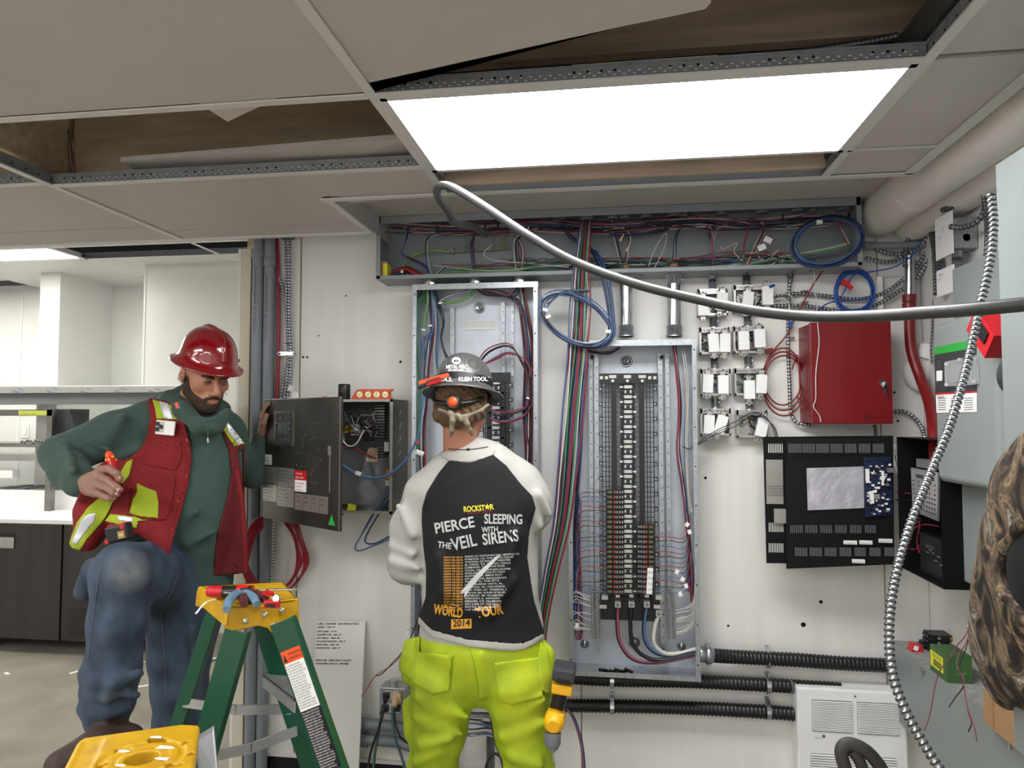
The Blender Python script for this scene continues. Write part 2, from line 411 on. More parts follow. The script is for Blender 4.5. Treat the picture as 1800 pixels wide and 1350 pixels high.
def link_me(name, me, parent=None, label=None):
    o = bpy.data.objects.new(name, me); C.objects.link(o)
    if parent is not None: o.parent = parent; o.location = -wloc(parent)
    if label: o['label'] = label
    return o
def smooth_mod(o, n=4, f=.5):
    s_ = o.modifiers.new('smooth', 'SMOOTH'); s_.iterations = n; s_.factor = f; return o
def polysdf(poly, X, Y, Z):                # distance to a polygon drawn in the photograph, in metres at the point's depth
    px, py, fw = project((X, Y, Z)); n = len(poly)
    d = np.full(px.shape, 1e9); ins = np.zeros(px.shape, bool)
    for i in range(n):
        ax_, ay = poly[i]; bx, by = poly[(i+1) % n]; ex, ey = bx-ax_, by-ay
        wx, wy = px-ax_, py-ay; t = np.clip((wx*ex+wy*ey)/(ex*ex+ey*ey+1e-9), 0, 1)
        d = np.minimum(d, (wx-ex*t)**2+(wy-ey*t)**2)
        cnd = ((ay > py) != (by > py)) & (px < ex*(py-ay)/(ey if ey else 1e-9)+ax_); ins ^= cnd
    return np.where(ins, -1, 1)*np.sqrt(d)*fw/F
def patch(name, prims, poly, off, mats, parent, h=.005, ymax=None, ymin=None, disp=None, label=None, lo=None, hi=None, rad=0., thick=.012, extra=None, sm=3):
    """cloth piece lying 'off' outside the body prims, bounded by a polygon"""
    xs = [p[0] for p in poly]; ys = [p[1] for p in poly]; y0, y1 = (ymin or 1.5), (ymax or 3.)
    cs = [P(x, y, yy) for x in (min(xs), max(xs)) for y in (min(ys), max(ys)) for yy in (y0, y1)]
    lo = lo or [min(c.x for c in cs)-.02, y0, min(c.z for c in cs)-.02]; hi = hi or [max(c.x for c in cs)+.02, y1, max(c.z for c in cs)+.02]
    ax = axes_for(prims, h, lo=lo, hi=hi)
    D = sdf_eval(prims, ax, disp=disp)-off
    if extra is not None: D = np.minimum(D, sdf_eval(extra, ax))
    gx, gy, gz = ax; mk = np.abs(D) < .035; I = np.argwhere(mk)
    if len(I) == 0: return None
    pd = polysdf(poly, gx[I[:,0]], gy[I[:,1]], gz[I[:,2]])+rad
    D2 = D.copy(); D2[mk] = np.maximum(D[mk], pd)
    D2 = np.maximum(D2, -(D+thick))
    D2[0] = D2[-1] = .1; D2[:, 0] = D2[:, -1] = .1; D2[:, :, 0] = D2[:, :, -1] = .1
    pos, q, _ = nets(D2, ax)
    if len(q) == 0: return None
    o = link_me(name, mesh_np(pos, q, mats, name=name), parent, label)
    if sm: smooth_mod(o, sm)
    return o
def fold_noise(amp, fr, seed=0, zs=1.):
    rr = np.random.RandomState(seed); K = [(rr.randn(3)*fr, rr.rand()*6.28) for _ in range(5)]
    def f(X, Y, Z): return amp*sum(np.sin(k[0]*X+k[1]*Y+k[2]*Z*zs+ph) for k, ph in K)/2
    return f
# ================================================================ the room
D = 2.95; XR = 1.20
fl = MB(); fl.box(-8.1, 2.2, -4, 8, -.05, 0); struct('floor', fl, 'conc')
# back wall: plywood sheets on a framed wall
wb = struct('wall_back')
def sheet(x0, x1, z0=.12, z1=2.75): 
    m = MB(); m.box(x0+.0015, x1-.0015, D, D+.018, z0, z1); part('plywood_sheet', m, 'wall', wb)
sheet(-1.56, -1.358); sheet(-1.352, -.13); sheet(-.128, 1.04); sheet(1.042, XR)
m = MB(); m.box(-1.62, XR, D+.018, D+.13, 0, 2.75); part('wall_core', m, 'woodd', wb)
m = MB(); m.box(-1.62, -1.575, D-.03, D+.018, .0, 2.31); part('end_stud', m, 'stud', wb)
m = MB(); m.box(-1.635, -1.621, D-.03, D+.14, .0, 2.31); part('corner_strip', m, 'wallr', wb)
m = MB()
for x, y, r in ((1443,1058,3),(1412,1098,4),(533,628,2.2),(540,628,2.2),(704,636,2.5),(1572,690,2),(1578,740,2),(608,520,1.6),(560,590,1.5),(1240,840,2.5),(1280,1100,2)):
    c = P(x, y, D); m.cyl(c+Vector((0,-.0006,0)), c+Vector((0,.001,0)), pxm(r, D), 10)
part('screw_hole', m, 'blackm', wb)
m = MB(); m.box(-1.58, XR, D-.006, D, 0, .115); part('cove_base', m, 'black', wb)
m = MB(); m.box(-1.58, XR, D-.012, D, .115, .13); part('base_trim', m, 'wallr', wb)
# right wall
wr = struct('wall_right'); m = MB(); m.box(XR, XR+.12, -4, D+.2, 0, 3.0); part('wall_board', m, 'wallr', wr)
wl = struct('wall_left'); m = MB(); m.box(-8.1, -8.0, -4, 7.5, 0, 3.0); part('wall_board', m, 'far', wl)
# far room walls (measured from their tops on the far ceiling)
YA = PZ(340, 463, ZF).y; YB = PZ(85, 479, ZF).y; YC = PZ(228, 502, ZF).y; YD = PZ(30, 506, ZF).y
xa0, xa1 = P(252, 600, YA).x, -1.2
wf = struct('wall_far')
m = MB(); m.box(xa0, xa1, YA, YA+.12, 0, ZF+.02); part('wall_panel', m, 'far', wf)
m = MB(); m.box(xa0-.004, xa0+.012, YA-.004, YA, 0, ZF); part('corner_bead', m, 'white', wf)
xb0, xb1 = P(68, 600, YB).x, P(103, 600, YB).x
m = MB(); m.box(xb0, xb1, YB, YD+.1, 0, ZF+.02); part('wall_column', m, 'far', wf)
m = MB(); m.box(xb1-.5, xa0+.6, YC, YC+.1, 0, ZF+.02); part('wall_recess', m, 'far', wf)
m = MB(); m.box(P(228,600,YC-.004).x, xa0+.3, YC-.006, YC, 0, P(240,596,YC).z); part('recess_panel', m, 'far', wf)
x = -7.98
while x < xb0-.02:
    x2 = min(x+1.22 if x > -7.9 else P(37,600,YD).x, xb0)
    m = MB(); m.box(x+.002, x2-.002, YD, YD+.1, 0, ZF+.02); part('wall_panel', m, 'far', wf)
    m = MB(); m.box(x2-.008, x2+.008, YD-.004, YD, 0, ZF+.02); part('joint_strip', m, 'white', wf); x = x2
m = MB(); c = P(46, 758, YD); m.box(c.x-.035, c.x+.035, YD-.008, YD, c.z-.06, c.z+.06)
m.mi = 1; m.box(c.x-.016, c.x+.016, YD-.012, YD-.008, c.z-.034, c.z+.034)
solo('light_switch', m, ['white', 'paper'], 'white rocker switch on the far wall left of the black box', 'switch', bev=.002)

# ---------------------------------------------------------------- ceiling
ce = struct('ceiling')
XT = [-4.23, -3.01, -1.79, -.548, .662]; TW = .012
def tile(x0, x1, y0, y1, z=ZC+.004, name='ceiling_tile'):
    m = MB(); m.box(x0+.001, x1-.001, y0+.001, y1-.001, z, z+.014); return part(name, m, ['tile'], ce)
def tilep(pts, z=ZC+.004, m_='tile', th=.014):
    m = MB(); m.prism([Vector((p[0], p[1], z)) for p in pts], (0,0,th)); return part('ceiling_tile', m, m_, ce)
def tee_along(x, y0, y1, bare=None):
    m = MB(); m.box(x-TW, x+TW, y0, y1, ZC-.001, ZC+.003); m.mi = 1
    m.box(x-.0015, x+.0015, y0, y1, ZC+.003, ZC+.038); m.box(x-.004, x+.004, y0, y1, ZC+.034, ZC+.040); 
    m.mi = 2; y = y0+.03
    while y < y1:
        if y > 0:
            for s_ in (-1, 1): m.cyl((x+s_*.0016, y, ZC+.02), (x+s_*.0022, y, ZC+.02), .003, 6)
        y += .05
    part('main_tee', m, ['tee', 'teeweb', 'blackm'], ce)
def tee_cross(x0, x1, y, dots=True):
    m = MB(); m.box(x0+TW, x1-TW, y-TW, y+TW, ZC-.002, ZC+.002); m.mi = 1
    m.box(x0+.004, x1-.004, y-.0015, y+.0015, ZC+.002, ZC+.036); m.box(x0+.004, x1-.004, y-.004, y+.004, ZC+.032, ZC+.038)
    m.mi = 2; x = x0+.05; k = 0
    while x < x1-.03 and dots:
        m.cyl((x, y-.002, ZC+.022), (x, y-.0028, ZC+.022), .0034, 6)
        x += .03 if k % 4 != 3 else .12; k += 1
    m.mi = 3; x = x0+.02
    while x < x1-.02 and dots:
        m.obox((x, y-.0024, ZC+.012+.007*(k % 2)), .006, .001, .002); x += .011; k += 1
    part('cross_tee', m, ['tee', 'teeweb', 'blackm', 'white'], ce)
Y0, Y1, Y2, Y3 = 1.56, 2.08, 2.74, 2.295
for x in XT[:3]: tee_along(x, -4, Y2)
tee_along(XT[3], -4, Y3); tee_along(XT[4], -4, Y3)
Yr = [-4, -3.4, -2.8, -2.2, -1.6, -1.05, -.55, -.02, .5, 1.03, Y0]
cols = [(-5.45,-4.23),(-4.23,-3.01),(-3.01,-1.79),(-1.79,-.548),(-.548,.662),(.662,.92)]
room_fill_lights = [(3,-.55),(1,-.55),(4,-2.2),(2,-2.2),(2,.5),(0,.5)]
for ci, (x0, x1) in enumerate(cols):
    for i in range(len(Yr)-1):
        y0, y1 = Yr[i], Yr[i+1]
        if ci < 5: tee_cross(x0, x1, y1, y1 > .9)
        if (ci, y0) in room_fill_lights: continue
        if ci == 4 and y1 == Y0: continue
        tile(x0+TW, x1-TW, y0+TW, y1-TW)
# cell in front of the lit fixture: a tile with a torn diagonal edge
e = [PZ(x, y, ZC+.004) for x, y in ((646,146),(700,138),(800,116),(905,92),(1010,68),(1100,45),(1175,30),(1240,16),(1250,4),(1243,-20))]
tilep([(XT[3]+.012, 1.03)]+[(XT[3]+.012, 1.545)]+[(p.x, p.y) for p in e]+[(e[-1].x-.02, 1.03)])
# left cells
tee_cross(XT[2], XT[3], Y1-.045); tee_cross(XT[1], XT[2], Y1-.07); tee_cross(XT[0], XT[1], Y1-.07, False)
for i in (0, 1): tile(XT[i]+TW, XT[i+1]-TW, Y1-.055, Y2-.20)
for i in (0, 1): tile(XT[i]+TW, XT[i+1]-TW, Y2-.192, Y2-.01)
tilep([(XT[2]+.01, Y1-.03), (XT[3]-.01, Y1-.03), (XT[3]-.01, Y3-.02), (-.975, Y3-.02), (-.975, 2.60), (XT[2]+.01, 2.60)])
tilep([(XT[2]+.01, 2.606), (-.975, 2.606), (-.975, Y2-.01), (XT[2]+.01, Y2-.01)])
tile(XT[0]+TW, XT[1]-TW, Y0+.01, Y1-.08)
# hanging torn corner of the tile over the left opening
e = [PZ(x, y, ZC-.002) for x, y in ((355,190),(400,207),(496,184))]
m = MB(); m.prism([Vector((e[0].x, Y0-.012, ZC+.004)), Vector((e[1].x, e[1].y, ZC-.012)), Vector((e[2].x, Y0-.012, ZC+.004))], (0,0,.010)); part('torn_corner', m, 'tilew', ce)
# tilted loose tile in the left opening
a, b, c2, d = P(210,290,1.98), P(705,247,1.98), P(720,262,2.06), P(232,302,2.02)
m = MB(); a = PZ(212,284,ZC+.07); b = PZ(712,243,ZC+.06); c2 = PZ(735,280,ZC+.02); d = PZ(215,292,ZC+.045)
m.prism([a, b, b+Vector((0,.45,-.02)), a+Vector((.06,.45,-.06))], (0,0,.014)); part('loose_tile', m, 'tile', ce)
# perimeter angles and the raised strip over the panels
m = MB(); m.box(-5.4, -.96, Y2-.01, Y2+.012, ZC-.003, ZC+.07); part('edge_angle', m, 'tee', ce)
m = MB(); m.box(-.975, -.95, Y3, Y2, ZC-.002, ZC+.003); m.mi = 1; m.box(-.952, -.948, Y3, 2.95, ZC+.003, ZC+.09); part('edge_angle', m, ['tee', 'tile'], ce)
m = MB(); m.box(-.985, .92, Y3-.01, Y3+.016, ZC-.003, ZC+.002); m.mi = 1; m.box(-.55, .92, Y3-.004, Y3, ZC+.002, ZC+.04); m.mi = 0
m.box(.895, .925, -4, Y3, ZC-.003, ZC+.003); m.box(.922, .926, -4, Y3, ZC+.003, ZC+.2); part('edge_angle', m, ['tee', 'greyp'], ce)
m = MB(); m.box(-.95, XR, Y3+.004, 2.95, ZC+.085, ZC+.10); part('raised_panel', m, 'tile', ce)
# right column of tiles beyond the front row
tile(.674, .905, Y0+.01, Y1-.012); tile(.674, .905, Y1+.0, Y3-.012)
m = MB(); m.box(.662, .92, Y1-.01, Y1, ZC-.001, ZC+.004); part('cross_tee', m, 'tee', ce)
# joists and deck
jo = struct('ceiling_framing')
for y, zb, x0, x1, mm in ((.65,.9,-5,.9,'woodd'),(1.20,.9,-5,.9,'woodd'),(1.74,.905,-.9,.9,'woodd'),(2.29,.885,-1.93,-.62,'wood'),(2.27,.775,-.55,.66,'woodd'),(2.30,.87,-5,-1.96,'wood')):
    m = MB(); m.box(x0, x1, y, y+.04, H+zb, H+zb+.24); part('joist', m, mm, jo, bev=.002)
m = MB(); m.box(-1.96, -1.92, 1.2, 2.7, H+.86, H+1.0); part('blocking', m, 'wood', jo)
m = MB(); m.box(-1.25, -1.20, 2.33, 2.7, H+.88, H+1.1); part('blocking', m, 'woodd', jo)
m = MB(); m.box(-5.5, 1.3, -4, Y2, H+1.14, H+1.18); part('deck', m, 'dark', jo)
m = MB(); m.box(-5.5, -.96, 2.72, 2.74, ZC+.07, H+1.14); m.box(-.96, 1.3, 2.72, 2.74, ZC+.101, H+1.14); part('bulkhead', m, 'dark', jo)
m = MB(); m.box(.655, .70, 1.0, 2.29, ZC+.05, ZC+.12); part('duct_strap', m, 'galvd', jo)
# thin hanger wires in the left opening
for x, y in ((128,285),(133,300),(121,288)):
    p = P(x, y, 2.2); m = MB(); m.tube([p+Vector((R.uniform(-.03,.03),0,-.06)), p, p+Vector((R.uniform(-.03,.03),0,.12))], .0015, 5); part('hanger_wire', m, 'galvd', jo)
# far ceiling
cf = struct('ceiling_far')
g = lambda x, y: PZ(x, y, ZF)
YF0 = Y2+.012
la, lb_ = g(0,436), g(112,457); xl = g(75,432).x; yl0 = g(60,436).y; yl1 = g(100,457).y
xt0 = g(345,430).x
def ftile(x0, x1, y0, y1):
    m = MB(); m.box(x0, x1, y0, y1, ZF, ZF+.014); part('ceiling_tile', m, 'far', cf)
def ftee(x0, x1, y0, y1):
    m = MB(); m.box(x0, x1, y0, y1, ZF-.003, ZF+.0); part('grid_tee', m, 'white', cf)
ys = [yl1-1.8, yl1-1.2, yl0, yl1, yl1+.62, yl1+1.24, yl1+1.9, yl1+2.6]
xs = [xt0-3.66, xt0-2.44, xl, xt0, xt0+1.22, 1.2]
xs = [-7.98]+[x for x in (xl-1.22, xl, xt0, xt0+1.22)]+[1.2]
for i in range(len(xs)-1):
    for j in range(len(ys)-1):
        if j == 2 and xs[i+1] == xl: continue
        if j == 2 and (xs[i] in (xl, xt0)): continue
        if j == 4 and i == 0: continue
        ftile(xs[i]+.01, xs[i+1]-.01, ys[j]+.01, ys[j+1]-.01)
for x in xs[1:-1]: ftee(x-.012, x+.012, YF0, ys[-1])
for y in ys: ftee(-7.98, 1.2, y-.012, y+.012)
m = MB(); m.box(-8.1, 1.3, YF0, 7.5, ZF+.35, ZF+.4); part('deck', m, 'dark', cf)
m = MB(); m.box(xl, xt0+1.2, yl1-.02, yl1-.016, ZF, ZF+.04); part('grid_tee', m, 'galvd', cf)
# ---------------------------------------------------------------- lights
emn = mat('lamp_near', (255,255,255), emit=LIGHT_NEAR); emf = mat('lamp_far', (255,255,252), emit=LIGHT_FAR); emr = mat('lamp_room_fill', (255,253,250), emit=LIGHT_ROOM_FILL)
def panel_light(x0, x1, y0, y1, z, em, label, group=None, full=True):
    t = thing('ceiling_light', label, 'light', ((x0+x1)/2, (y0+y1)/2, z), group)
    fr = MB(); b = .016
    for a in ((x0,x1,y0,y0+b),(x0,x1,y1-b,y1),(x0,x0+b,y0,y1),(x1-b,x1,y0,y1)): fr.box(*a, z, z+.03)
    fr.box(x0, x1, y0, y1, z+.03, z+.036); part('frame', fr, 'tee', t)
    m = MB(); m.box(x0+b, x1-b, y0+b, y1-b, z+.004, z+.008); part('diffuser', m, em, t)
    if full:
        m = MB(); m.box(x0+.45, x0+.78, y0+.05, y0+.15, z+.036, z+.075); part('driver_box', m, 'white', t)
        m = MB(); m.flex([(x0+.8, y0+.1, z+.06), (x0+.95, y0+.08, z+.08), (x0+1.1, y0+.06, z+.085), (x1-.02, y0+.05, z+.09)], .009); part('supply_cable', m, 'galvd', t)
    return t
panel_light(-.536, .650, Y0+.014, Y1-.0, ZC-.001, emn, 'large lit rectangular ceiling light above the two electrical panels')
panel_light(xl-1.21, xl-.014, yl0+.012, yl1-.012, ZF, emf, 'lit ceiling light far off at the left edge, above the kitchen counter', full=False)
for n_, (x_, y_) in enumerate(((xl-2.44, yl0), (xt0+.05, yl1+.66), (xl-1.21, yl1+1.28), (xl-3.66, yl1+.66), (xl-1.21, yl0-.62), (xt0+1.3, yl0+.02))):  # unseen panels added to brighten the far room
    panel_light(x_, x_+1.19, y_, y_+.59, ZF-.004, emf, 'added fill light above the kitchen, out of view', 'added kitchen fill lights', False)
for n_, (ci, y0) in enumerate(room_fill_lights):  # panels added out of view as ambient fill for the near room
    x0, x1 = cols[ci]; y1 = Yr[Yr.index(y0)+1]
    panel_light(x0+.013, x1-.013, y0+.013, y1-.013, ZC-.001, emr, 'added ceiling fill light behind the camera, out of view', 'added fill lights behind the camera', False)
# ================================================================ wiring trough above the panels
YW = 2.80; ZT = P(663, 490, YW).z; ZTT = ZC+.083
COL = ['blue','red','black','pink','white','dblue','black','red','blue','pink','white','green']
def cols_n(n, pal=COL): return [R.choice(pal) for _ in range(n)]
tr = thing('wiring_trough', 'long open grey wiring trough full of wires under the raised ceiling strip', 'trough', (0, D, ZT))
x0, x1 = -.958, .936
m = MB(); m.box(x0, x1, D-.012, D-.002, ZT, ZTT); part('back_plate', m, 'greyp', tr)
m = MB(); m.box(x0, x1, YW, D-.002, ZT-.003, ZT); m.box(x0, x1, YW-.001, YW+.002, ZT, ZT+.012); part('bottom_plate', m, 'greyp', tr)
m = MB(); m.box(x0, x1, YW, D-.002, ZTT-.004, ZTT); m.box(x0, x1, YW-.001, YW+.002, ZTT-.03, ZTT); part('top_plate', m, 'greyp', tr)
for x in (x0, x1):
    m = MB(); m.box(x-.002, x+.002, YW, D-.002, ZT, ZTT); m.box(x-.002 if x < 0 else x-.016, x+.016 if x < 0 else x+.002, YW-.001, YW+.002, ZT, ZTT); part('end_plate', m, 'greyp', tr)
m = MB()
for px in (1128, 1395, 1428, 1200):
    c = P(px, 486, YW+.07); m.lathe([(.012,0),(.013,-.002),(.009,-.002)], (c.x, YW+.07, ZT-.003), (0,0,1), 12)
part('knockout', m, 'galvd', tr)
def bushing(x, y, z, r, parent, dirn=1, m_='mgrey'):
    b = MB(); b.lathe([(r*.8,0),(r,0),(r,.008),(r*1.12,.008),(r*1.12,.024),(r*.85,.026),(r*.8,.02)], (x, y, z), (0,0,dirn), 14)
    part('bushing', b, m_, parent)
YB_ = 2.875
for px, r in ((718,.012),(985,.026),(1031,.028),(1077,.022),(1098,.020),(1136,.022),(1185,.026),(1203,.014),(1269,.020),(1339,.024),(1402,.024),(1429,.012),(1482,.024)):
    bushing(P(px, 375, YB_).x, YB_, ZTT-.004, r, tr, -1)
for px in (757, 836, 914): bushing(P(px, 486, YB_).x, YB_, ZT, .034, tr, 1, 'pvc')
# horizontal runs
def pw(pts, Y=2.87): return [P(a, b, Y) for a, b in pts]
for k in range(26):
    y0 = R.uniform(396, 412); xs = sorted([R.uniform(672, 800), R.uniform(1150, 1510)]) if k > 6 else [R.uniform(675,700), R.uniform(1380,1505)]
    n = 9; pts = []
    for i in range(n):
        x = xs[0]+(xs[1]-xs[0])*i/(n-1); pts.append((x, y0-.02*(x-670)+R.uniform(-5,5)+4*math.sin(x/40)))
    wire(tr, pw(pts, R.uniform(2.83, 2.9)), R.choice(['black','pink','red','white','blue','dblue','pink','black']), .0020, 5, seg=5)
for k in range(24):
    xa = R.uniform(820, 1060) if k < 16 else R.uniform(760, 900); xb = R.uniform(1150, 1500) if k > 4 else R.uniform(1000,1100); pts = []; y0 = R.uniform(462, 476)
    for i in range(8):
        x = xa+(xb-xa)*i/7; pts.append((x, y0-.03*(x-850)+R.uniform(-7,7)))
    wire(tr, pw(pts, R.uniform(2.83, 2.91)), R.choice(['green','black','red','white','dblue','green','blue','pink','lg']), .0019, 5, seg=5)
# drops inside the trough
def drop(pts, cs, Y=2.86, sp=.012, r=.0022): bundle(tr, pw(pts, Y), cs, sp, r, .003)
drop([(718,392),(714,420),(707,446),(722,455),(745,468),(757,490)], ['red','blue','black','dblue'], sp=.006, r=.0032)
drop([(800,408),(762,412),(748,425),(749,455),(757,490)], ['dblue','black','white','blue','dblue','blue'], sp=.007)
drop([(870,404),(838,410),(830,430),(832,460),(836,490)], ['red','pink','blue','black','red','dblue','black'], sp=.007)
drop([(950,400),(925,406),(908,420),(908,450),(914,490)], ['white','black','white','pink','black','white','blue','white'], sp=.010)
drop([(880,406),(905,414),(920,440),(914,490)], ['black','white','pink'], sp=.006)
drop([(1185,388),(1165,404),(1120,412),(1070,412)], ['dblue','black','dblue','black','blue'], sp=.007)
drop([(1136,388),(1150,396),(1190,402),(1240,398)], ['white','pink','white','black'], sp=.006)
drop([(1077,388),(1080,405),(1085,430),(1092,460),(1098,478)], ['black','blue','white','dblue'], sp=.006)
drop([(1098,388),(1085,402),(1050,408),(1000,404)], ['black','dblue','pink','black'], sp=.007)
drop([(1062,404),(1095,400),(1108,415),(1104,440),(1100,476)], ['white','black','pink','white'], sp=.005)
drop([(1260,396),(1205,398),(1190,415),(1187,450),(1184,478)], ['dblue','black','blue','white','black'], sp=.006)
drop([(1200,400),(1240,394),(1252,410),(1254,450),(1253,480)], ['pink','white','pink','blue','white'], sp=.006)
drop([(1300,392),(1262,400),(1254,420),(1253,480)], ['pink','white','black'], sp=.005)
drop([(1339,388),(1342,400),(1330,425),(1318,455),(1312,480)], ['pink','red','white','pink','black'], sp=.006)
drop([(1262,390),(1310,392),(1312,410),(1306,440),(1314,478)], ['pink','red','white'], sp=.004)
drop([(1482,388),(1470,396),(1430,392),(1380,398)], ['black','blue','pink','white'], sp=.006)
drop([(1500,385),(1476,392),(1482,410),(1492,430)], ['white','pink','white','red'], sp=.003)
drop([(1492,430),(1450,440),(1380,452),(1330,462),(1260,470)], ['green','white','green','lg','white'], sp=.008)
drop([(985,388),(1000,412),(1020,428),(1040,440),(1060,470)], ['dblue','black','dblue','black','blue','dblue'], sp=.010, r=.003)
wire(tr, pw([(700,480),(712,462),(735,445),(765,440),(790,443)], 2.88), 'lg', .005, 8)
wire(tr, pw([(770,482),(800,478),(850,478),(905,476),(950,466)], 2.85), 'lg', .003)
wire(tr, pw([(865,430),(850,446),(870,458),(930,463),(1000,470)], 2.85), 'white', .0022)
wire(tr, pw([(1140,468),(1150,440),(1166,414),(1172,412),(1168,435),(1155,462),(1148,474)], 2.84), 'white', .0018)
drop([(770,482),(790,470),(830,478),(870,476)], ['white','green','black','green'], sp=.006)
# ground bar
m = MB(); a = P(800,442,2.925); b = P(893,437,2.925)
for i in range(26):
    q = a.lerp(b, i/25); m.box(q.x-.0035, q.x+.0035, 2.915, 2.935, q.z-.006, q.z+.006)
m.box(P(791,440,2.93).x, P(799,440,2.93).x, 2.905, 2.935, a.z-.009, a.z+.011); part('ground_bar', m, 'gbar', tr)
for px in (818, 822, 866, 872, 880, 885, 889):
    wire(tr, pw([(px,440),(px+R.uniform(-3,3),425),(px+R.uniform(-6,6),410)], 2.91), 'green' if px < 860 else 'brass', .0012)
# twist of loose small wires
for k in range(18):
    a = (R.uniform(1300,1380), R.uniform(455,470)); pts = [a]
    for j in range(4): pts.append((pts[-1][0]+R.uniform(-25,25), min(472, max(400, pts[-1][1]+R.uniform(-22,16)))))
    wire(tr, pw(pts, R.uniform(2.82,2.86)), R.choice(['white','green','white','tan','black','blue','pink']), .0016, 5)
for q, (a, b, rz) in enumerate((((1331,431),(1350,440),0),((1342,418),(1352,432),0))):
    m = MB(); c = P(a[0]+8, a[1]+4, 2.82); m.obox(c, .03, .004, .022, Matrix.Rotation(-.4+q*.9, 3, 'Y')); part('paper_tag', m, 'white', tr)
for a, b in (((1096,412),(1090,424)),((1106,432),(1100,442)),((930,398),(926,410))):
    m = MB(); m.cyl(P(*a, 2.82), P(*b, 2.82), .003, 8, .006); part('wire_nut', m, 'tan', tr)
m = MB()
for px, py in ((768,404),(852,400),(875,398),(1005,402),(1060,404),(1168,396),(1376,382),(1247,414),(1493,382)):
    c = P(px, py, 2.83); m.obox(c, .004, .02, .030, Matrix.Rotation(R.uniform(-.3,.3), 3, 'Y'))
part('cable_tie', m, 'wblack', tr)
# box of screws and tools lying at the left end of the trough
m = MB(); c = P(676, 468, 2.84); m.box(c.x-.017, c.x+.018, 2.82, 2.87, ZT+.001, ZT+.075); m.mi = 1; m.box(c.x+.0182, c.x+.0188, 2.82, 2.87, ZT+.01, ZT+.068)
m.box(c.x-.0, c.x+.018, 2.8192, 2.8198, ZT+.01, ZT+.068)
solo('small_carton', m, ['cardb', 'byel'], 'small brown carton with a yellow label at the left end of the trough', 'carton', bev=.001)
m = MB(); pts = [P(690,484,2.83), P(702,476,2.83), P(716,474,2.83), P(728,480,2.83), P(742,487,2.83)]; m.tube(cr(pts, 6), .014, 8, rs=None); 
m.mi = 1; m.tube(cr([P(684,487,2.815), P(700,480,2.81), P(714,478,2.81)], 5), .008, 8); m.mi = 2; m.ball(P(707,478,2.808), .008)
solo('rag_bundle', m, ['redm', 'black', 'white'], 'dark red and black tool bundle lying at the left end of the trough', 'tool')

# ---------------------------------------------------------------- electrical panels
def tub(t, px0, px1, ztop, zbot, Yf=YW, lip=.016):
    a, b = px0, px1
    m = MB(); m.box(a, b, D-.01, D-.004, zbot, ztop); part('back_pan', m, 'galvp', t)
    for x, s_ in ((a, 1), (b, -1)):
        m = MB(); m.box(x-.0012, x+.0012, Yf, D-.004, zbot, ztop); m.box(x, x+s_*lip, Yf-.0015, Yf, zbot, ztop)
        m.mi = 1
        for i in range(9):
            z = zbot+.06+(ztop-zbot-.1)*i/8; m.cyl((x+s_*lip*.5, Yf-.002, z), (x+s_*lip*.5, Yf-.0012, z), .0032, 8)
        part('side_wall', m, ['galv', 'blackm'], t)
    m = MB(); m.box(a, b, Yf, D-.004, ztop-.0012, ztop+.0012); m.box(a-.003, b+.003, Yf-.0018, Yf, ztop-.022, ztop+.001); part('top_wall', m, 'galv', t)
    m = MB(); m.box(a, b, Yf, D-.004, zbot-.0012, zbot+.0012); m.box(a-.003, b+.003, Yf-.0018, Yf, zbot-.001, zbot+.018); part('bottom_wall', m, 'galv', t)
def rail(t, px, ya, yb, Y, wd=.016):
    a = P(px, ya, Y); b = P(px, yb, Y); m = MB(); m.box(a.x-wd/2, a.x+wd/2, Y, Y+.012, b.z, a.z)
    m.box(a.x-wd/2, a.x-wd/2+.002, Y-.008, Y, b.z, a.z); m.mi = 1
    z = b.z+.02
    while z < a.z: m.cyl((a.x+.002, Y-.001, z), (a.x+.002, Y, z), .0025, 6); z += .045
    part('mounting_rail', m, ['galv', 'blackm'], t)
def keyhole(t, px, py, Y=D-.011):
    c = P(px, py, Y); m = MB(); m.lathe([(.0245,0),(.0245,.003),(.019,.005),(.0175,.001),(0,.001)], c+Vector((0,0,0)), (0,-1,0), 24); m.mi = 1
    m.cyl(c+Vector((0,-.001,.004)), c+Vector((0,-.0025,.004)), .005, 10); m.box(c.x-.002, c.x+.002, c.y-.0025, c.y-.001, c.z-.012, c.z+.002)
    part('keyhole', m, ['galv', 'mgrey'], t)
lx0, lx1 = P(724,800,YW).x, P(945,800,YW).x; zt = P(830,498,YW).z; zb = H-.90
L_ = thing('electrical_panel', 'tall open electrical panel behind the man in the black and white shirt', 'panel', ((lx0+lx1)/2, D, zb))
tub(L_, lx0, lx1, zt, zb)
keyhole(L_, 843, 541); rail(L_, 795, 540, 900, 2.915); rail(L_, 884, 530, 900, 2.915); rail(L_, 900, 530, 900, 2.925)
m = MB(); a = P(817,564,2.93); b = P(869,579,2.93); m.box(a.x, b.x, 2.935, 2.94, b.z, a.z); m.mi = 1
for i, s_ in enumerate(('DIGEST REF  TYPE NQ  PANELBOARD  INTERIOR', 'ENCLOSURE CAT NO   600 A   208 Y   60 HZ', 'LISTED   INSTALL PER DIAGRAM   TYPE 1')): m.text(s_, .0045, (a.x+.002, 2.9345, a.z-.008-.009*i), width=b.x-a.x-.006)
part('rating_label', m, ['paper', 'print_'], L_)
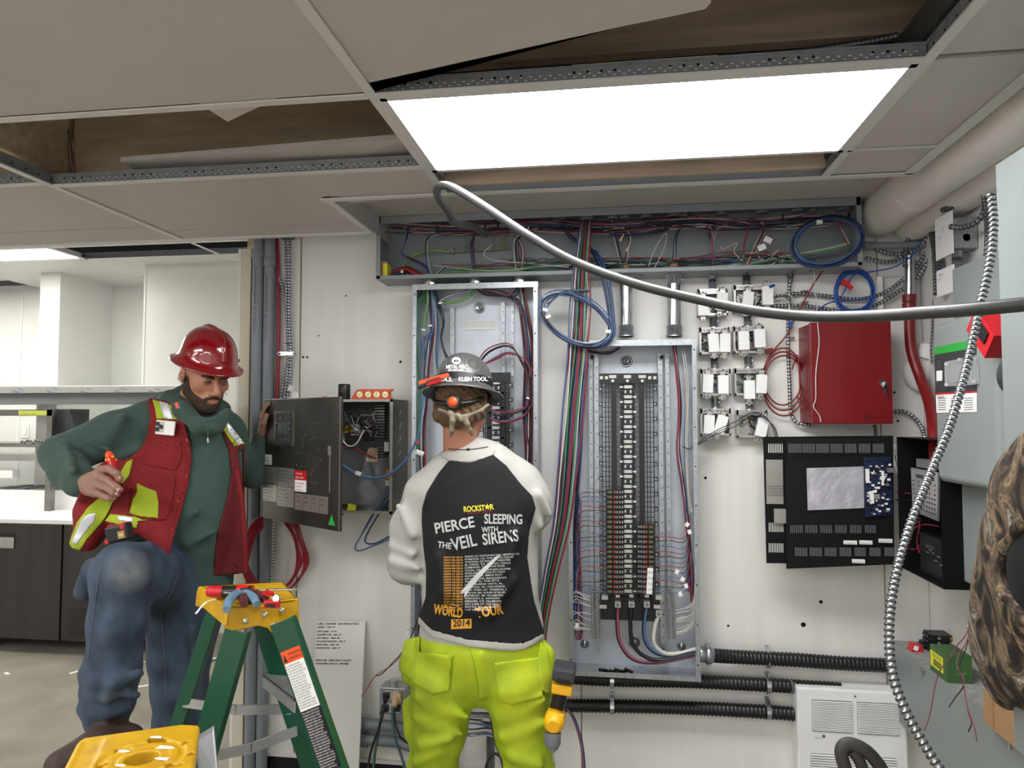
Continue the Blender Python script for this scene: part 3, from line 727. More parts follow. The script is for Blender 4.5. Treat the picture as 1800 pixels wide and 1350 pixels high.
def emt(name, px, ya, yb, Y, r, label, grp=None, conn=True, mark=None, cat='conduit'):
    a = P(px, ya, Y); b = P(px, yb, Y); b.x = a.x
    t = thing(name, label, cat, b, grp); m = MB(); m.cyl(b, a, r, 20); part('tube', m, 'zinc', t)
    if conn:
        for z, s_ in ((a.z, -1), (b.z, 1)):
            m = MB(); m.lathe([(r*1.22,0),(r*1.22,.008),(r*1.12,.009),(r*1.12,.045),(r,.046)], (a.x, Y, z), (0,0,s_), 20)
            m.cyl((a.x+r, Y-.006, z+s_*.03), (a.x+r*1.35, Y-.008, z+s_*.03), .004, 8)
            part('connector', m, 'galv', t)
    if mark:
        m = MB()
        for z in (a.z-.028, b.z+.026): m.text(mark, .022, (a.x, Y-r*1.14, z-.008), align='CENTER')
        part('handwriting', m, 'print_', t)
    return t
# nipples to the left panel
for px in (757, 836, 914):
    x = P(px, 486, YB_).x; m = MB(); m.cyl((x, YB_, zt-.004), (x, YB_, ZT+.002), .030, 20); m.lathe([(.036,0),(.036,.006)], (x, YB_, (zt+ZT)/2-.003), (0,0,1), 12)
    part('nipple', m, 'zinc', L_)
# wires in the left panel
def lw(pts, cs, Y=2.86, sp=.008, r=.0024, jit=.004): bundle(L_, pw(pts, Y), cs, sp, r, jit)
lw([(757,490),(755,530),(758,580),(752,640),(748,700),(742,760),(745,860)], ['red','blue','black','red','dblue','white','blue','pink','black','red'], sp=.012)
lw([(757,490),(765,520),(780,560),(776,600),(790,640)], ['black','dblue','black','black'], sp=.008)
lw([(757,500),(768,560),(765,620),(770,680),(780,740)], ['blue','blue','white','blue'], sp=.010)
lw([(750,505),(735,545),(734,600),(738,700),(733,800)], ['green','green','green','green','green'], sp=.008)
wire(L_, pw([(750,500),(752,530),(746,560),(745,576)], 2.84), 'lg', .005)
lw([(744,640),(742,600),(755,588),(760,560),(757,500)], ['blue','blue','dblue','blue'], Y=2.83, sp=.006)
wire(L_, pw([(836,490),(830,516),(812,528),(785,533),(775,532)], 2.87), 'lg', .005)
lw([(914,490),(905,515),(880,518),(850,515),(836,505)], ['dblue','pink','black','blue'], sp=.006)
lw([(850,512),(885,518),(912,530),(922,570),(926,640),(922,720),(928,800),(930,860)], ['black','black','dblue','pink','red','black','pink','blue','black','white'], sp=.012)
lw([(914,492),(922,540),(932,600),(934,680),(930,760),(932,870)], ['white','black','white','black','black','black','pink','red','dblue','black'], sp=.012)
lw([(770,530),(790,520),(820,510),(836,500)], ['white','black'], sp=.004)
for i in range(11):
    j = R.uniform(-13, 9); c = ['black','red','blue','black','pink','red','pink','blue','black','red','pink'][i]
    wire(L_, pw([(845+j,640),(868+j,622+j),(895,614+j),(920+j*.6,634),(934+j*.5,670),(932+j*.5,710),(915,728+j),(880,735+j),(862,728+j)], 2.82+.003*i), c, .0024)
lw([(930,700),(930,760),(926,850),(938,930),(930,1020),(940,1100)], ['black','white','black','black','white','pink'], sp=.014)
lw([(742,860),(740,960),(742,1060),(738,1110)], ['blue','red','green','black'], sp=.010)
m = MB()
for px, py in ((929,700),(757,573),(775,533),(745,580)): m.obox(P(px, py, 2.83), .016, .02, .006, Matrix.Rotation(R.uniform(-.4,.4), 3, 'Y'))
part('cable_tie', m, 'white', L_)
# bus assembly of the left panel (seen right of the head)
def bus(t, bx0, bx1, cx, ya, yb, Y, step=8.75, rowsL=None, rowsR=None, left=True):
    fr = MB(); k = 0; y = ya
    a = P(bx0, ya, Y); b = P(bx1, yb, Y); w = b.x-a.x
    for fx in (0., .07, .13, .19, .26, .74, .81, .87, .93, 1.):
        fr.box(a.x+w*fx-.0018, a.x+w*fx+.0018, Y, Y+.008, b.z, a.z)
    for fx in (.24, .76): fr.box(a.x+w*fx-.009, a.x+w*fx+.009, Y-.006, Y+.006, b.z, a.z)
    fr.box(a.x+w*.36, a.x+w*.64, Y+.004, Y+.02, b.z, a.z)
    while y < yb:
        z = P(cx, y, Y).z; fr.box(a.x, a.x+w*.30, Y-.001, Y+.006, z-.0012, z+.0012); fr.box(a.x+w*.70, b.x, Y-.001, Y+.006, z-.0012, z+.0012)
        fr.box(a.x+w*.30, a.x+w*.70, Y-.004, Y+.006, z-.0008, z+.0008); y += step
    part('bus_frame', fr, 'black', t)
    cl = []; y = ya+12
    while y < yb:
        for x, s_ in ((a.x, -1), (b.x, 1)):
            z = P(cx, y, Y).z; m = MB(); m.box(x, x+s_*.013, Y-.006, Y+.012, z-.008, z+.008); m.mi = 1; m.box(x+s_*.003, x+s_*.009, Y-.0066, Y-.006, z-.004, z+.004)
            part('frame_clip', m, ['black', 'galv'], t)
        y += step*3
    y = ya+8; k = 0
    while y < yb-6:
        c = P(cx, y, Y-.006); m = MB()
        if k % 3 == 1:
            m.box(c.x-.014, c.x+.014, Y-.008, Y, c.z-.0065, c.z+.0065); m.mi = 1; m.box(c.x-.007, c.x+.007, Y-.0095, Y-.008, c.z-.006, c.z+.006)
            for s_ in (-1, 1): m.mi = 2; m.cyl((c.x+s_*.010, Y-.008, c.z), (c.x+s_*.010, Y-.0105, c.z), .0028, 8)
            part('bus_connector', m, ['galv', 'black', 'zinc'], t)
        else:
            m.prism([Vector((c.x+dx*.0165, Y-.010, c.z+dz*.006)) for dx, dz in ((-1,-.5),(-.85,-1),(.85,-1),(1,-.5),(1,.5),(.85,1),(-.85,1),(-1,.5))], (0,.008,0))
            m.mi = 1
            for s_ in (-1, 1): m.cyl((c.x+s_*.0125, Y-.010, c.z), (c.x+s_*.0125, Y-.0108, c.z), .0018, 6)
            m.mi = 2; s_ = 1 if k % 3 == 2 else -1; m.box(c.x+s_*.021, c.x+s_*.032, Y-.006, Y, c.z-.004, c.z+.003)
            part('bus_connector', m, ['steell', 'black', 'zinc'], t)
        y += step; k += 1
m_ = P
bus(L_, 850, 895, 872, 665, 860, 2.86)
m = MB(); a = P(846, 655, 2.855); b = P(897, 672, 2.855); m.box(a.x, b.x, 2.85, 2.87, b.z, a.z); part('bus_cap', m, 'black', L_)
# ---- right panel
rx0, rx1 = P(1000,640,YW).x-.003, P(1224,640,YW).x; zt2 = P(1110,598,YW).z; zb2 = P(1110,1192,YW).z
RP = thing('electrical_panel', 'open electrical panel on the right with rows of breakers and thick cables at its foot', 'panel', ((rx0+rx1)/2, D, zb2))
tub(RP, rx0, rx1, zt2, zb2)
keyhole(RP, 1101, 635)
for px in (1048, 1160): rail(RP, px, 620, 1150, 2.895, .018)
for px in (1038, 1172): rail(RP, px, 622, 1046, 2.90, .016)
m = MB()
for px, py in ((1041,628),(1163,628)): c = P(px, py, 2.885); m.cyl(c, c+Vector((0,-.008,0)), .0085, 6)
part('bolt', m, 'blackm', RP)
m = MB()
for px, py, r in ((1028,1132,.017),(1115,1130,.022),(1198,1136,.016)): m.lathe([(r,0),(r,.002),(r*.8,.002),(r*.8,.004),(r*.45,.004),(r*.4,.008),(0,.008)], P(px, py, D-.012), (0,-1,0), 20)
part('knockout', m, 'galv', RP)
YBU = 2.86
bus(RP, 1058, 1152, 1104, 672, 1050, YBU)
m = MB(); a = P(1053, 657, YBU); b = P(1156, 674, YBU); m.box(a.x, b.x, YBU-.012, YBU+.02, b.z, a.z); m.mi = 1
for px in (1077, 1103, 1129): c = P(px, 662, YBU-.014); m.box(c.x-.014, c.x+.014, YBU-.014, YBU-.012, c.z-.006, c.z+.006); c = P(px, 669, YBU-.014); m.cyl((c.x, YBU-.012, c.z-.001), (c.x, YBU-.018, c.z-.001), .006, 10)
for px in (1057, 1066, 1142, 1151): c = P(px, 664, YBU-.014); m.box(c.x-.006, c.x+.006, YBU-.016, YBU-.012, c.z-.006, c.z+.006)
part('bus_cap', m, ['black', 'steell'], RP)
def breaker(t, x0, x1, y, s_, Y=2.838):
    c = P((x0+x1)/2, y, Y); w = abs(P(x1, y, Y).x-P(x0, y, Y).x); h = .0178
    a, b = c.x-w/2, c.x+w/2; m = MB(); m.box(a, b, Y, YBU+.004, c.z-h/2+.0006, c.z+h/2-.0006)
    q = lambda f, g: (c.x+s_*w*(f-.5), c.x+s_*w*(g-.5))
    l, r = q(.06, .16); m.mi = 1; m.box(l, r, Y-.0006, Y, c.z-.004, c.z+.004)
    l, r = q(.18, .28); m.mi = 2; m.box(l, r, Y-.0006, Y, c.z-.004, c.z+.004)
    l, r = q(.42, .54); m.mi = 3; m.box(l, r, Y-.0015, Y, c.z-.004, c.z+.004)
    l, r = q(.56, .66); m.mi = 4; m.box(l, r, Y-.008, Y, c.z-.005, c.z+.005)
    l, r = q(.74, .79); m.mi = 5; m.box(l, r, Y-.0006, Y, c.z-.004, c.z+.004)
    l, r = q(.88, .93); m.box(l, r, Y-.0006, Y, c.z-.004, c.z+.004)
    part('breaker', m, ['black', mat('mark_green',(84,104,62),.5), mat('mark_ochre',(140,112,50),.5), mat('mark_red',(170,52,44),.5), 'mgrey', 'steell'], t)
y = 865.
while y < 1046: breaker(RP, 1066, 1097, y, 1); y += 8.75
y = 926.
while y < 1046: breaker(RP, 1120, 1150, y, -1); y += 8.75
LC = ['black','dblue','blue','red','black','blue','red','black','blue','red']
y = 865.; i = 0
while y < 1046:
    wire(RP, pw([(1066,y),(1050,y+R.uniform(-3,1)),(1020+R.uniform(0,3),y+R.uniform(-1,3)),(1016+R.uniform(-5,3),y+22),(1012,y+60)], 2.85), LC[i % 9], .0016, 5); y += 8.75; i += 1
y = 943.; i = 0
while y < 1046:
    wire(RP, pw([(1152,y),(1175,y+R.uniform(-2,2)),(1203,y+R.uniform(-1,4)),(1212,y-25)], 2.85), ['red','black','blue'][i % 3], .0016, 5); y += 8.75; i += 1
m = MB(); a = P(1142, 1003, 2.832); m.obox(a+Vector((0,0,-.04)), .022, .003, .10, Matrix.Rotation(.06, 3, 'Y')); m.mi = 1
for i in range(4): m.text('12 0', .012, a+Vector((-.009, -.0025, -.01-.022*i)), ux=(.99,0,-.05), width=.018)
part('number_strip', m, ['white', 'print_'], RP)
# lugs and feeder cables
m = MB(); a = P(1055, 1050, 2.85); b = P(1160, 1094, 2.85); m.box(a.x, b.x, 2.86, 2.90, b.z, a.z)
for px in (1073, 1098, 1124, 1148): c = P(px, 1062, 2.83); m.box(c.x-.002, c.x+.002, 2.825, 2.87, c.z-.03, c.z+.012)
part('lug_base', m, 'black', RP)
feed = [(1086, 'pink', [(1086,1062),(1085,1095),(1090,1130),(1112,1158),(1150,1165),(1200,1156),(1226,1150)]),
 (1110, 'black', [(1110,1062),(1108,1095),(1112,1130),(1130,1152),(1160,1160),(1205,1152),(1226,1148)]),
 (1137, 'blue', [(1137,1062),(1132,1095),(1134,1125),(1150,1146),(1180,1154),(1210,1147),(1226,1144)]),
 (1158, 'white', [(1160,1078),(1152,1100),(1150,1130),(1168,1148),(1195,1148),(1226,1140)])]
for px, c, pts in feed:
    yy = 1062 if px < 1150 else 1078
    q = P(px, yy, 2.83); m = MB(); m.box(q.x-.011, q.x+.011, 2.822, 2.86, q.z-.011, q.z+.011); m.mi = 1; m.cyl((q.x, 2.822, q.z), (q.x, 2.819, q.z), .007, 12); m.cyl((q.x, 2.8195, q.z), (q.x, 2.8185, q.z), .0035, 6)
    part('lug', m, ['steell', 'mgrey'], RP)
    wire(RP, pw(pts, 2.835), c, .0078, 12, name='feeder_cable')
    if c in ('pink', 'blue'): wire(RP, [p+Vector((-.004,-.0052,.0015)) for p in pw(pts, 2.835)], 'black', .0036, 8, name='cable_stripe')
for px, py in ((1086,1047),(1110,1047),(1137,1047)):
    q = P(px, py, 2.84); m = MB(); m.box(q.x-.008, q.x+.008, 2.835, 2.86, q.z-.006, q.z+.004); m.cyl((q.x,2.835,q.z), (q.x,2.83,q.z), .004, 8); part('bus_clamp', m, 'steell', RP)
m = MB()
for px in (1063, 1158): c = P(px, 1050, 2.84); m.box(c.x-.012, c.x+.012, 2.835, 2.86, c.z-.008, c.z+.008)
for px, py in ((1060,1066),(1154,1066)): c = P(px, py, 2.845); m.box(c.x-.014, c.x+.014, 2.84, 2.85, c.z-.007, c.z+.007)
part('bracket', m, 'steell', RP)
for px in (1041, 1049, 1175, 1183):
    a = P(px, 1046, 2.84); b = P(px+2, 1122, 2.84); m = MB()
    for i in range(24):
        q = a.lerp(b, i/23); m.box(q.x-.006, q.x+.006, 2.832, 2.85, q.z-.0028, q.z+.0028); m.mi = 1; m.cyl((q.x, 2.832, q.z), (q.x, 2.8305, q.z), .0026, 6); m.mi = 0
    part('neutral_bar', m, ['mgrey', 'zinc'], RP)
for i in range(12):
    y = 1042+R.uniform(0, 75); wire(RP, pw([(1041,y),(1028,y-4),(1014,y-R.uniform(2,14)),(1006,y-8)], 2.85), 'white', .0017, 5)
    y = 1070+R.uniform(0, 48); wire(RP, pw([(1184,y),(1200,y-4),(1214,y-R.uniform(4,14)),(1220,y-24),(1221,y-50)], 2.85), 'white', .0017, 5)
m = MB()
for i in range(6): c = P(1060+i*9, 1178+R.uniform(-3,3), 2.83); m.obox(c, .035, .012, .010, Matrix.Rotation(R.uniform(-.5,.5), 3, 'Y'))
part('loose_filler_plates', m, 'black', RP)
def rw(pts, cs, Y=2.86, sp=.008, r=.0022, jit=.003): bundle(RP, pw(pts, Y), cs, sp, r, jit)
rw([(1184,602),(1190,650),(1194,720),(1192,790),(1200,850),(1208,920),(1212,960),(1214,1010),(1218,1060)], ['black','black','dblue','pink','red','black','white','blue','black'], sp=.009)
rw([(1200,610),(1208,680),(1206,760),(1206,850),(1214,900)], ['white','white','blue','tan'], sp=.006)
rw([(1030,640),(1024,700),(1020,800),(1014,880),(1010,960),(1008,1040),(1012,1100)], ['blue','dblue','pink','black','blue','red','black','dblue'], sp=.010)
rw([(1018,880),(1017,960),(1020,1040),(1022,1112),(1014,1118),(1012,1060)], ['blue','red','pink','dblue'], sp=.005)
rw([(1090,612),(1070,620),(1040,618),(1012,606)], ['black','red','black','dblue'], sp=.006)
rw([(1210,905),(1212,980),(1208,1040)], ['red','blue'], sp=.005)
m = MB()
for px, py in ((1014,812),(1012,826),(1208,922),(1212,935),(1196,1044),(1190,1005),(1200,1018),(1206,1030),(1014,1100)): m.obox(P(px, py, 2.82), .014, .006, .016, Matrix.Rotation(R.uniform(-.6,.6), 3, 'Y'))
part('wire_tag', m, 'white', RP)
m = MB(); a = P(1206, 665, 2.87); b = P(1210, 768, 2.87)
for i in range(34):
    q = a.lerp(b, i/33); m.box(q.x-.006, q.x+.006, 2.865, 2.88, q.z-.0028, q.z+.0028)
part('ground_bar', m, 'gbar', RP)
# big conduits between trough and right panel
for px, mk in ((1100, '5'), (1184, '2 2')):
    emt('steel_conduit', px, 480, 592, YB_, .027, 'wide galvanized conduit entering the right panel, %s of two' % ('left' if px < 1150 else 'right'), 'conduits above the right panel', True, mk)
    x = P(px, 480, YB_).x; m = MB(); m.cyl((x, YB_, ZT+.001), (x, YB_, ZT+.045), .022, 14); part('cardboard_sleeve', m, 'brown', tr); bushing(x, YB_, ZT, .029, tr)
# ---------------------------------------------------------------- long bundle hanging in front of the wall
HB = thing('wire_bundle', 'long bundle of red, blue and green wires hanging from the trough between the panels', 'wires', P(1010, 900, 2.76))
pal = ['blue','red','white','dblue','red','green','black','blue','red','pink','black','green','white','blue','red']
for i, c in enumerate(pal):
    f = i/14-.5; Y = 2.775+.012*math.sin(i*2.1)
    wire(HB, [P(1031+f*16,385,2.86), P(1028+f*20,410,2.80), P(1022+f*26,470,Y), P(1019+f*34+R.uniform(-3,3),540,Y), P(1015+f*34,620,Y), P(1007+f*34+R.uniform(-3,3),720,Y), P(997+f*34,830,Y), P(987+f*30,920,Y), P(968+f*24,1010,Y), P(955+f*20,1080,Y), P(948+f*18,1140,Y)], c, .0030)
SB = thing('wire_bundle', 'blue and black wires dropping from the trough into the coil right of the hanging bundle', 'wires', P(1065, 540, 2.78))
for i, c in enumerate(['dblue','black','blue','black','blue','dblue']):
    f = i*2.5; wire(SB, [P(1040+f*.6,440,2.84), P(1052+f,470,2.78), P(1062+f,510,2.77), P(1070+f*.8,560,2.765), P(1074+f*.5,590,2.76), P(1064,608+f*.3,2.76)], c, .0028)
CB = thing('wire_coil', 'large loose oval coil of blue and black wire hanging between the panels', 'coil', P(1010, 560, 2.74))
for i in range(11):
    c = ['blue','black','blue','dblue','white','blue','black','dblue','blue','black','blue'][i]; s_ = 1+R.uniform(-.07,.05); cx, cyy = 1011+R.uniform(-3,3), 561+R.uniform(-4,4); pts = []
    for k in range(15):
        a = k/15*2*math.pi; ex, ey = 66*s_*math.cos(a), 38*s_*math.sin(a); t = .50
        pts.append(P(cx+ex*math.cos(t)-ey*math.sin(t), cyy+ex*math.sin(t)+ey*math.cos(t), 2.745+.006*math.sin(a*2+i)))
    mb = MB(); mb.tube(cr(pts, 6, True), .0026, 6, closed=True); part('wire', mb, WN[c], CB)
wire(CB, [P(1036,513,2.73), P(1010,510,2.735), P(985,516,2.735), P(962,535,2.74)], 'black', .0035)
wire(CB, [P(1036,509,2.73), P(1000,512,2.735), P(975,525,2.735), P(955,548,2.74)], 'blue', .003)
m = MB()
for px, py, a in ((959,545,.2),(964,557,-.4),(1069,583,.1)): m.obox(P(px, py, 2.735), .020, .02, .012, Matrix.Rotation(a, 3, 'Y'))
part('tape_wrap', m, 'white', CB)
# ---------------------------------------------------------------- switch boxes with short conduits
names = [['EXTRA','OFFICE'],['EXIST','KITCHEN'],['DELAYS','OFFICE'],['STAFF','COUNTER'],['FREEZER','DRILL OK'],['SALES','TRANSLIN'],['EXHAUST','FAN'],['','WASHROOMS']]
cs = [(1253,531),(1320,524),(1256,599),(1316,597),(1258,672),(1318,671),(1258,742),(1322,745)]
gp = 'metal switch boxes with dangling white switches'
for i, (cx, cyy) in enumerate(cs):
    rowl = ['topmost', 'second', 'third', 'lowest'][i//2]; col_ = ['left', 'right'][i % 2]
    w, h = (50, 46) if i != 1 else (56, 46); Y = 2.90
    c = P(cx, cyy, Y); W = pxm(w, Y); Hh = pxm(h, Y)
    t = thing('switch_box', 'metal switch box with dangling white switches, %s in the %s column beside the right panel' % (rowl, col_), 'switch box', (c.x, D, c.z), gp)
    m = MB(); a, b, z0, z1 = c.x-W/2, c.x+W/2, c.z-Hh/2, c.z+Hh/2
    m.box(a, b, D-.006, D-.002, z0, z1)
    for q in ((a,a+.002,z0,z1),(b-.002,b,z0,z1),(a,b,z0,z0+.002),(a,b,z1-.002,z1)): m.box(q[0], q[1], Y, D-.003, q[2], q[3])
    m.box(a, b, Y-.001, Y, z1-.020, z1); m.box(a, a+.007, Y-.001, Y, z0, z1); m.box(b-.006, b, Y-.001, Y, z0, z1); m.box(a, b, Y-.001, Y, z0, z0+.009)
    part('box_body', m, 'steell', t)
    m = MB(); s_ = names[i]
    if s_[0]: m.text(s_[0], .014, (a+.006, Y-.002, z1-.015), width=W*.36)
    m.text(s_[1], .014, (a+W*.52, Y-.002, z1-.015), width=W*.42); part('handwriting', m, 'print_', t)
    for k in range(16):
        p = [Vector((R.uniform(a+.012, b-.012), R.uniform(Y+.004, D-.01), R.uniform(z0+.012, z1-.022)))]
        for j in range(3): p.append(Vector((min(b-.01, max(a+.01, p[-1].x+R.uniform(-.03,.03))), R.uniform(Y-.004, D-.01), min(z1-.022, max(z0+.01, p[-1].z+R.uniform(-.03,.03))))))
        wire(t, p, R.choice(['black','green','white','dblue','black','red','tan','black','green','blue','black','black']), .0018, 5, seg=4)
    m = MB()
    for q in ((a+.008,z0+.008),(b-.008,z1-.024)): m.cyl((q[0], Y-.001, q[1]), (q[0], Y-.004, q[1]), .004, 8)
    part('box_screw', m, 'steell', t)
    sw = {0:((-17,8,0),(15,-1,-.15)),1:((-6,5,-.12),(29,-4,0)),2:((-2,4,.06),(18,4,-.02)),3:((-9,2,.02),(19,-2,.03)),4:((-14,2,-.05),(13,4,0)),5:((-1,14,.0),(20,4,-.06)),6:((-12,4,-.06),(9,4,-.3)),7:((17,6,-.22),)}[i]
    for dx, dy, rt in sw:
        q = P(cx+dx, cyy+dy, Y-.02); m = MB(); rm = Matrix.Rotation(-rt, 3, 'Y')
        m.obox(q, .040, .022, .072, rm); m.mi = 1; m.obox(q+Vector((0,.008,0)), .018, .004, .108, rm)
        for s2 in (-1, 1):
            e = q+rm@Vector((0,.006,s2*.054)); m.lathe([(.0075,0),(.0075,.002),(.004,.002),(.004,0)], e, (0,-1,0), 10); 
            for s3 in (-1, 1): m.lathe([(.005,0),(.005,.002),(.0025,.002),(.0025,0)], e+rm@Vector((s3*.012,0,-s2*.002)), (0,-1,0), 8)
        part('switch', m, ['white', 'steell'], t)
def nip(px, ya, yb, label):
    emt('short_conduit', px, ya, yb, 2.925, .0135, label, 'short conduits between the switch boxes', True)
for k, (px, ya, yb) in enumerate(((1252,478,510),(1312,476,503),(1254,554,577),(1314,547,575),(1256,622,650),(1315,620,648),(1257,695,720),(1317,694,722))):
    nip(px, ya, yb, 'short galvanized conduit %s the %s switch box of the %s column' % ('entering', ['topmost','second','third','lowest'][k//2], ['left','right'][k % 2]))
m = MB(); c = P(1360, 503, 2.87); m.cyl(P(1352,505,2.87), P(1362,501,2.87), .007, 8, .005); solo('wire_nut', m, 'cat', 'blue wire connector at the top right corner of the upper right switch box', 'connector')
m = MB(); m.tube(cr([P(1356,520,2.9), P(1372,516,2.88), P(1390,520,2.89), P(1398,536,2.9)], 6), .0028, 6); m.tube(cr([P(1356,530,2.9), P(1374,524,2.88), P(1386,532,2.89), P(1390,560,2.9)], 6), .0028, 6)
solo('white_cable', m, 'wwhite', 'short white cable looping out of the upper right switch box', 'cable')
t = thing('wire_run', 'grey wires with blue end running past the lowest switch boxes to the black box', 'wires', P(1300, 735, 2.85))
for k in range(3):
    wire(t, [P(1200+k*2,785+k,2.84), P(1215,788,2.82), P(1250,768-k*3,2.84), P(1295,748-k*4,2.84), P(1325,728-k*2,2.85), P(1345,732+k*2,2.85), P(1358+k*2,752,2.85), P(1366+k*2,782,2.85)], ['black','mgrey','black'][k], .0018)
m = MB(); m.cyl(P(1363,784,2.84), P(1369,800,2.84), .009, 8, .007); part('wire_nut', m, 'cat', t)
wire(t, [P(1368,800,2.845), P(1376,825,2.85), P(1388,860,2.85), P(1392,898,2.85), P(1396,950,2.85), P(1404,992,2.85)], 'black', .0018)
wire(t, [P(1366,800,2.845), P(1380,830,2.85), P(1384,870,2.85), P(1391,895,2.85)], 'mgrey', .0016)
# ================================================================ things right of the panels
def mc(name, pts, label, cat, r=.0085, m_='galv', group=None, pitch=.0135, depth=.32, straps=(), n=8):
    t = thing(name, label, cat, pts[0], group); m = MB(); m.flex(pts, r, pitch, n, depth, True); part('armour', m, [m_, 'dgrey'], t)
    for p in straps:
        m = MB(); m.obox(p, .020, .010, .006); m.cyl(p+Vector((.012,-.004,0)), p+Vector((.012,.002,0)), .005, 8); part('strap', m, 'galvd', t)
    return t
t = mc('armoured_cable', [P(1389,472,2.93), P(1387,520,2.93), P(1385,600,2.93), P(1388,680,2.93), P(1390,722,2.93), P(1400,742,2.92), P(1425,748,2.91)], 'thin armoured cable running straight down the wall left of the red cabinet', 'cable', .0075, straps=[P(1390,520,2.93)+Vector((0,0,0)), P(1389,594,2.93), P(1390,714,2.93)])
m = MB(); c = P(1389, 476, 2.93); m.lathe([(.013,0),(.013,.012),(.010,.013),(.010,.03)], (c.x, 2.93, ZT-.003), (0,0,-1), 12); part('connector', m, 'galvd', t)
mc('armoured_cable', [P(1355,521,2.925), P(1400,516,2.925), P(1450,520,2.925), P(1500,526,2.92), P(1540,520,2.92), P(1570,505,2.915), P(1610,470,2.91), P(1640,420,2.90), P(1655,360,2.89)], 'armoured cable crossing the wall behind the blue coil, upper one', 'cable', .008, straps=[P(1413,512,2.93)])
mc('armoured_cable', [P(1355,538,2.925), P(1400,537,2.925), P(1440,541,2.925), P(1480,547,2.92), P(1530,540,2.92), P(1575,516,2.915), P(1612,488,2.91), P(1650,430,2.86)], 'armoured cable crossing the wall behind the blue coil, lower one', 'cable', .008, straps=[P(1413,532,2.93)])
mc('armoured_cable', [P(1520,453,2.92), P(1555,460,2.92), P(1580,455,2.92), P(1595,435,2.91), P(1625,395,2.89), P(1640,360,2.88)], 'armoured cable curving up behind the pipes at the right end of the trough', 'cable', .008)
mc('armoured_cable', [P(1525,430,2.925), P(1560,445,2.92), P(1600,444,2.91), P(1624,425,2.89), P(1640,400,2.87)], 'armoured cable under the short grey conduit at the right end of the trough', 'cable', .008)
m = MB(); m.cyl(P(1517,432,2.90), P(1632,430,2.90), .0135, 16); m.lathe([(.018,0),(.018,.01),(.015,.012),(.015,.05)], P(1517,432,2.90), (1,0,0), 14)
solo('steel_conduit', m, 'pvc', 'short horizontal conduit leaving the right end of the trough', 'conduit')
# white jacketed pipes
def pipe(px, py, r, label, Ye=2.93, Ys=.3, seams=()):
    c = P(px, py, Ye); t = thing('insulated_pipe', label, 'pipe', c); m = MB(); m.cyl((c.x, Ys, c.z), (c.x, Ye, c.z), r, 40); part('jacket', m, 'insul', t)
    for y in seams: m = MB(); m.cyl((c.x, y, c.z), (c.x, y+.06, c.z), r+.0015, 40); part('joint_band', m, 'insul', t)
pipe(1541, 381, .082, 'large white jacketed pipe under the ceiling at the right', seams=(1.45, 2.05, 2.55))
pipe(1602, 396, .066, 'white jacketed pipe tucked behind and below the larger one', seams=(1.8, 2.6))
# vertical pipe: bare above, red below
t = thing('red_conduit', 'red conduit bending down the wall to the right of the red cabinet', 'conduit', P(1600, 760, 2.88))
m = MB(); m.cyl(P(1599,450,2.90), P(1599,530,2.90), .0185, 18); part('bare_tube', m, 'zinc', t)
m = MB()
for y, l in ((518, 12), (533, 16)): a = P(1598,y,2.90); m.cyl(a, a-Vector((0,0,pxm(l,2.9))), .024, 18)
part('coupling', m, 'redm', t)
m = MB(); m.tube(cr([P(1599,540,2.90), P(1599,580,2.90), P(1603,620,2.89), P(1618,665,2.86), P(1634,710,2.78), P(1641,760,2.66), P(1644,820,2.6)], 10), .019, 16); part('red_tube', m, 'redm', t)
m = MB(); m.tube(cr([P(1606,470,2.93), P(1604,500,2.93), P(1612,480,2.91)],4), .004, 6)
# red cabinet
a = P(1423, 567, 2.80); b = P(1570, 745, 2.80)
t = thing('fire_cabinet', 'red metal cabinet with a key in its lock on the back wall', 'cabinet', ((a.x+b.x)/2, D, b.z))
m = MB(); x0 = P(1407, 650, 2.93).x; m.prism([(x0,D-.003,b.z+.004),(b.x-.002,D-.003,b.z+.004),(b.x-.002,2.815,b.z+.004),(a.x+.002,2.815,b.z+.004)], (0,0,a.z-b.z-.008)); part('body', m, 'red', t)
m = MB(); m.box(a.x, b.x, 2.797, 2.813, b.z, a.z); part('door', m, 'red', t, bev=.003)
m = MB(); c = P(1551, 673, 2.795); m.cyl(c+Vector((0,.002,0)), c+Vector((0,-.006,0)), .011, 16); m.obox(c+Vector((.002,-.014,-.008)), .004, .018, .022, Matrix.Rotation(.4,3,'Y')); m.obox(c+Vector((.006,-.012,-.032)), .006, .003, .036, Matrix.Rotation(-.1,3,'Y')); m.lathe([(.010,0),(.010,.002),(.006,.002),(.006,0)], c+Vector((.005,-.014,-.016)), (0,1,0), 12)
part('lock_and_key', m, 'zinc', t)
m = MB(); c = P(1518, 733, 2.796); m.text('MIRCOM', .006, c+Vector((.001,-.0005,.012))); m.text('FIRE', .018, c+Vector((0,-.0005,-.006)), bold=.001); m.text('FIRE ALARM CONTROL', .006, c+Vector((.035,-.0005,-.004))); m.text('MODEL', .004, c+Vector((.08,-.0005,-.02))); part('lettering', m, 'vestd', t)
m = MB(); m.tube(cr([P(1437,568,2.79), P(1440,600,2.79), P(1437,630,2.79), P(1434,660,2.79), P(1434,700,2.79), P(1430,715,2.79), P(1440,730,2.79), P(1443,742,2.79)], 8), .0022, 6); m.tube(cr([P(1430,470,2.86), P(1434,520,2.84), P(1437,568,2.79)], 8), .0016, 6)
solo('thin_cable', m, 'wwhite', 'thin white cord hanging over the front of the red cabinet', 'cord')
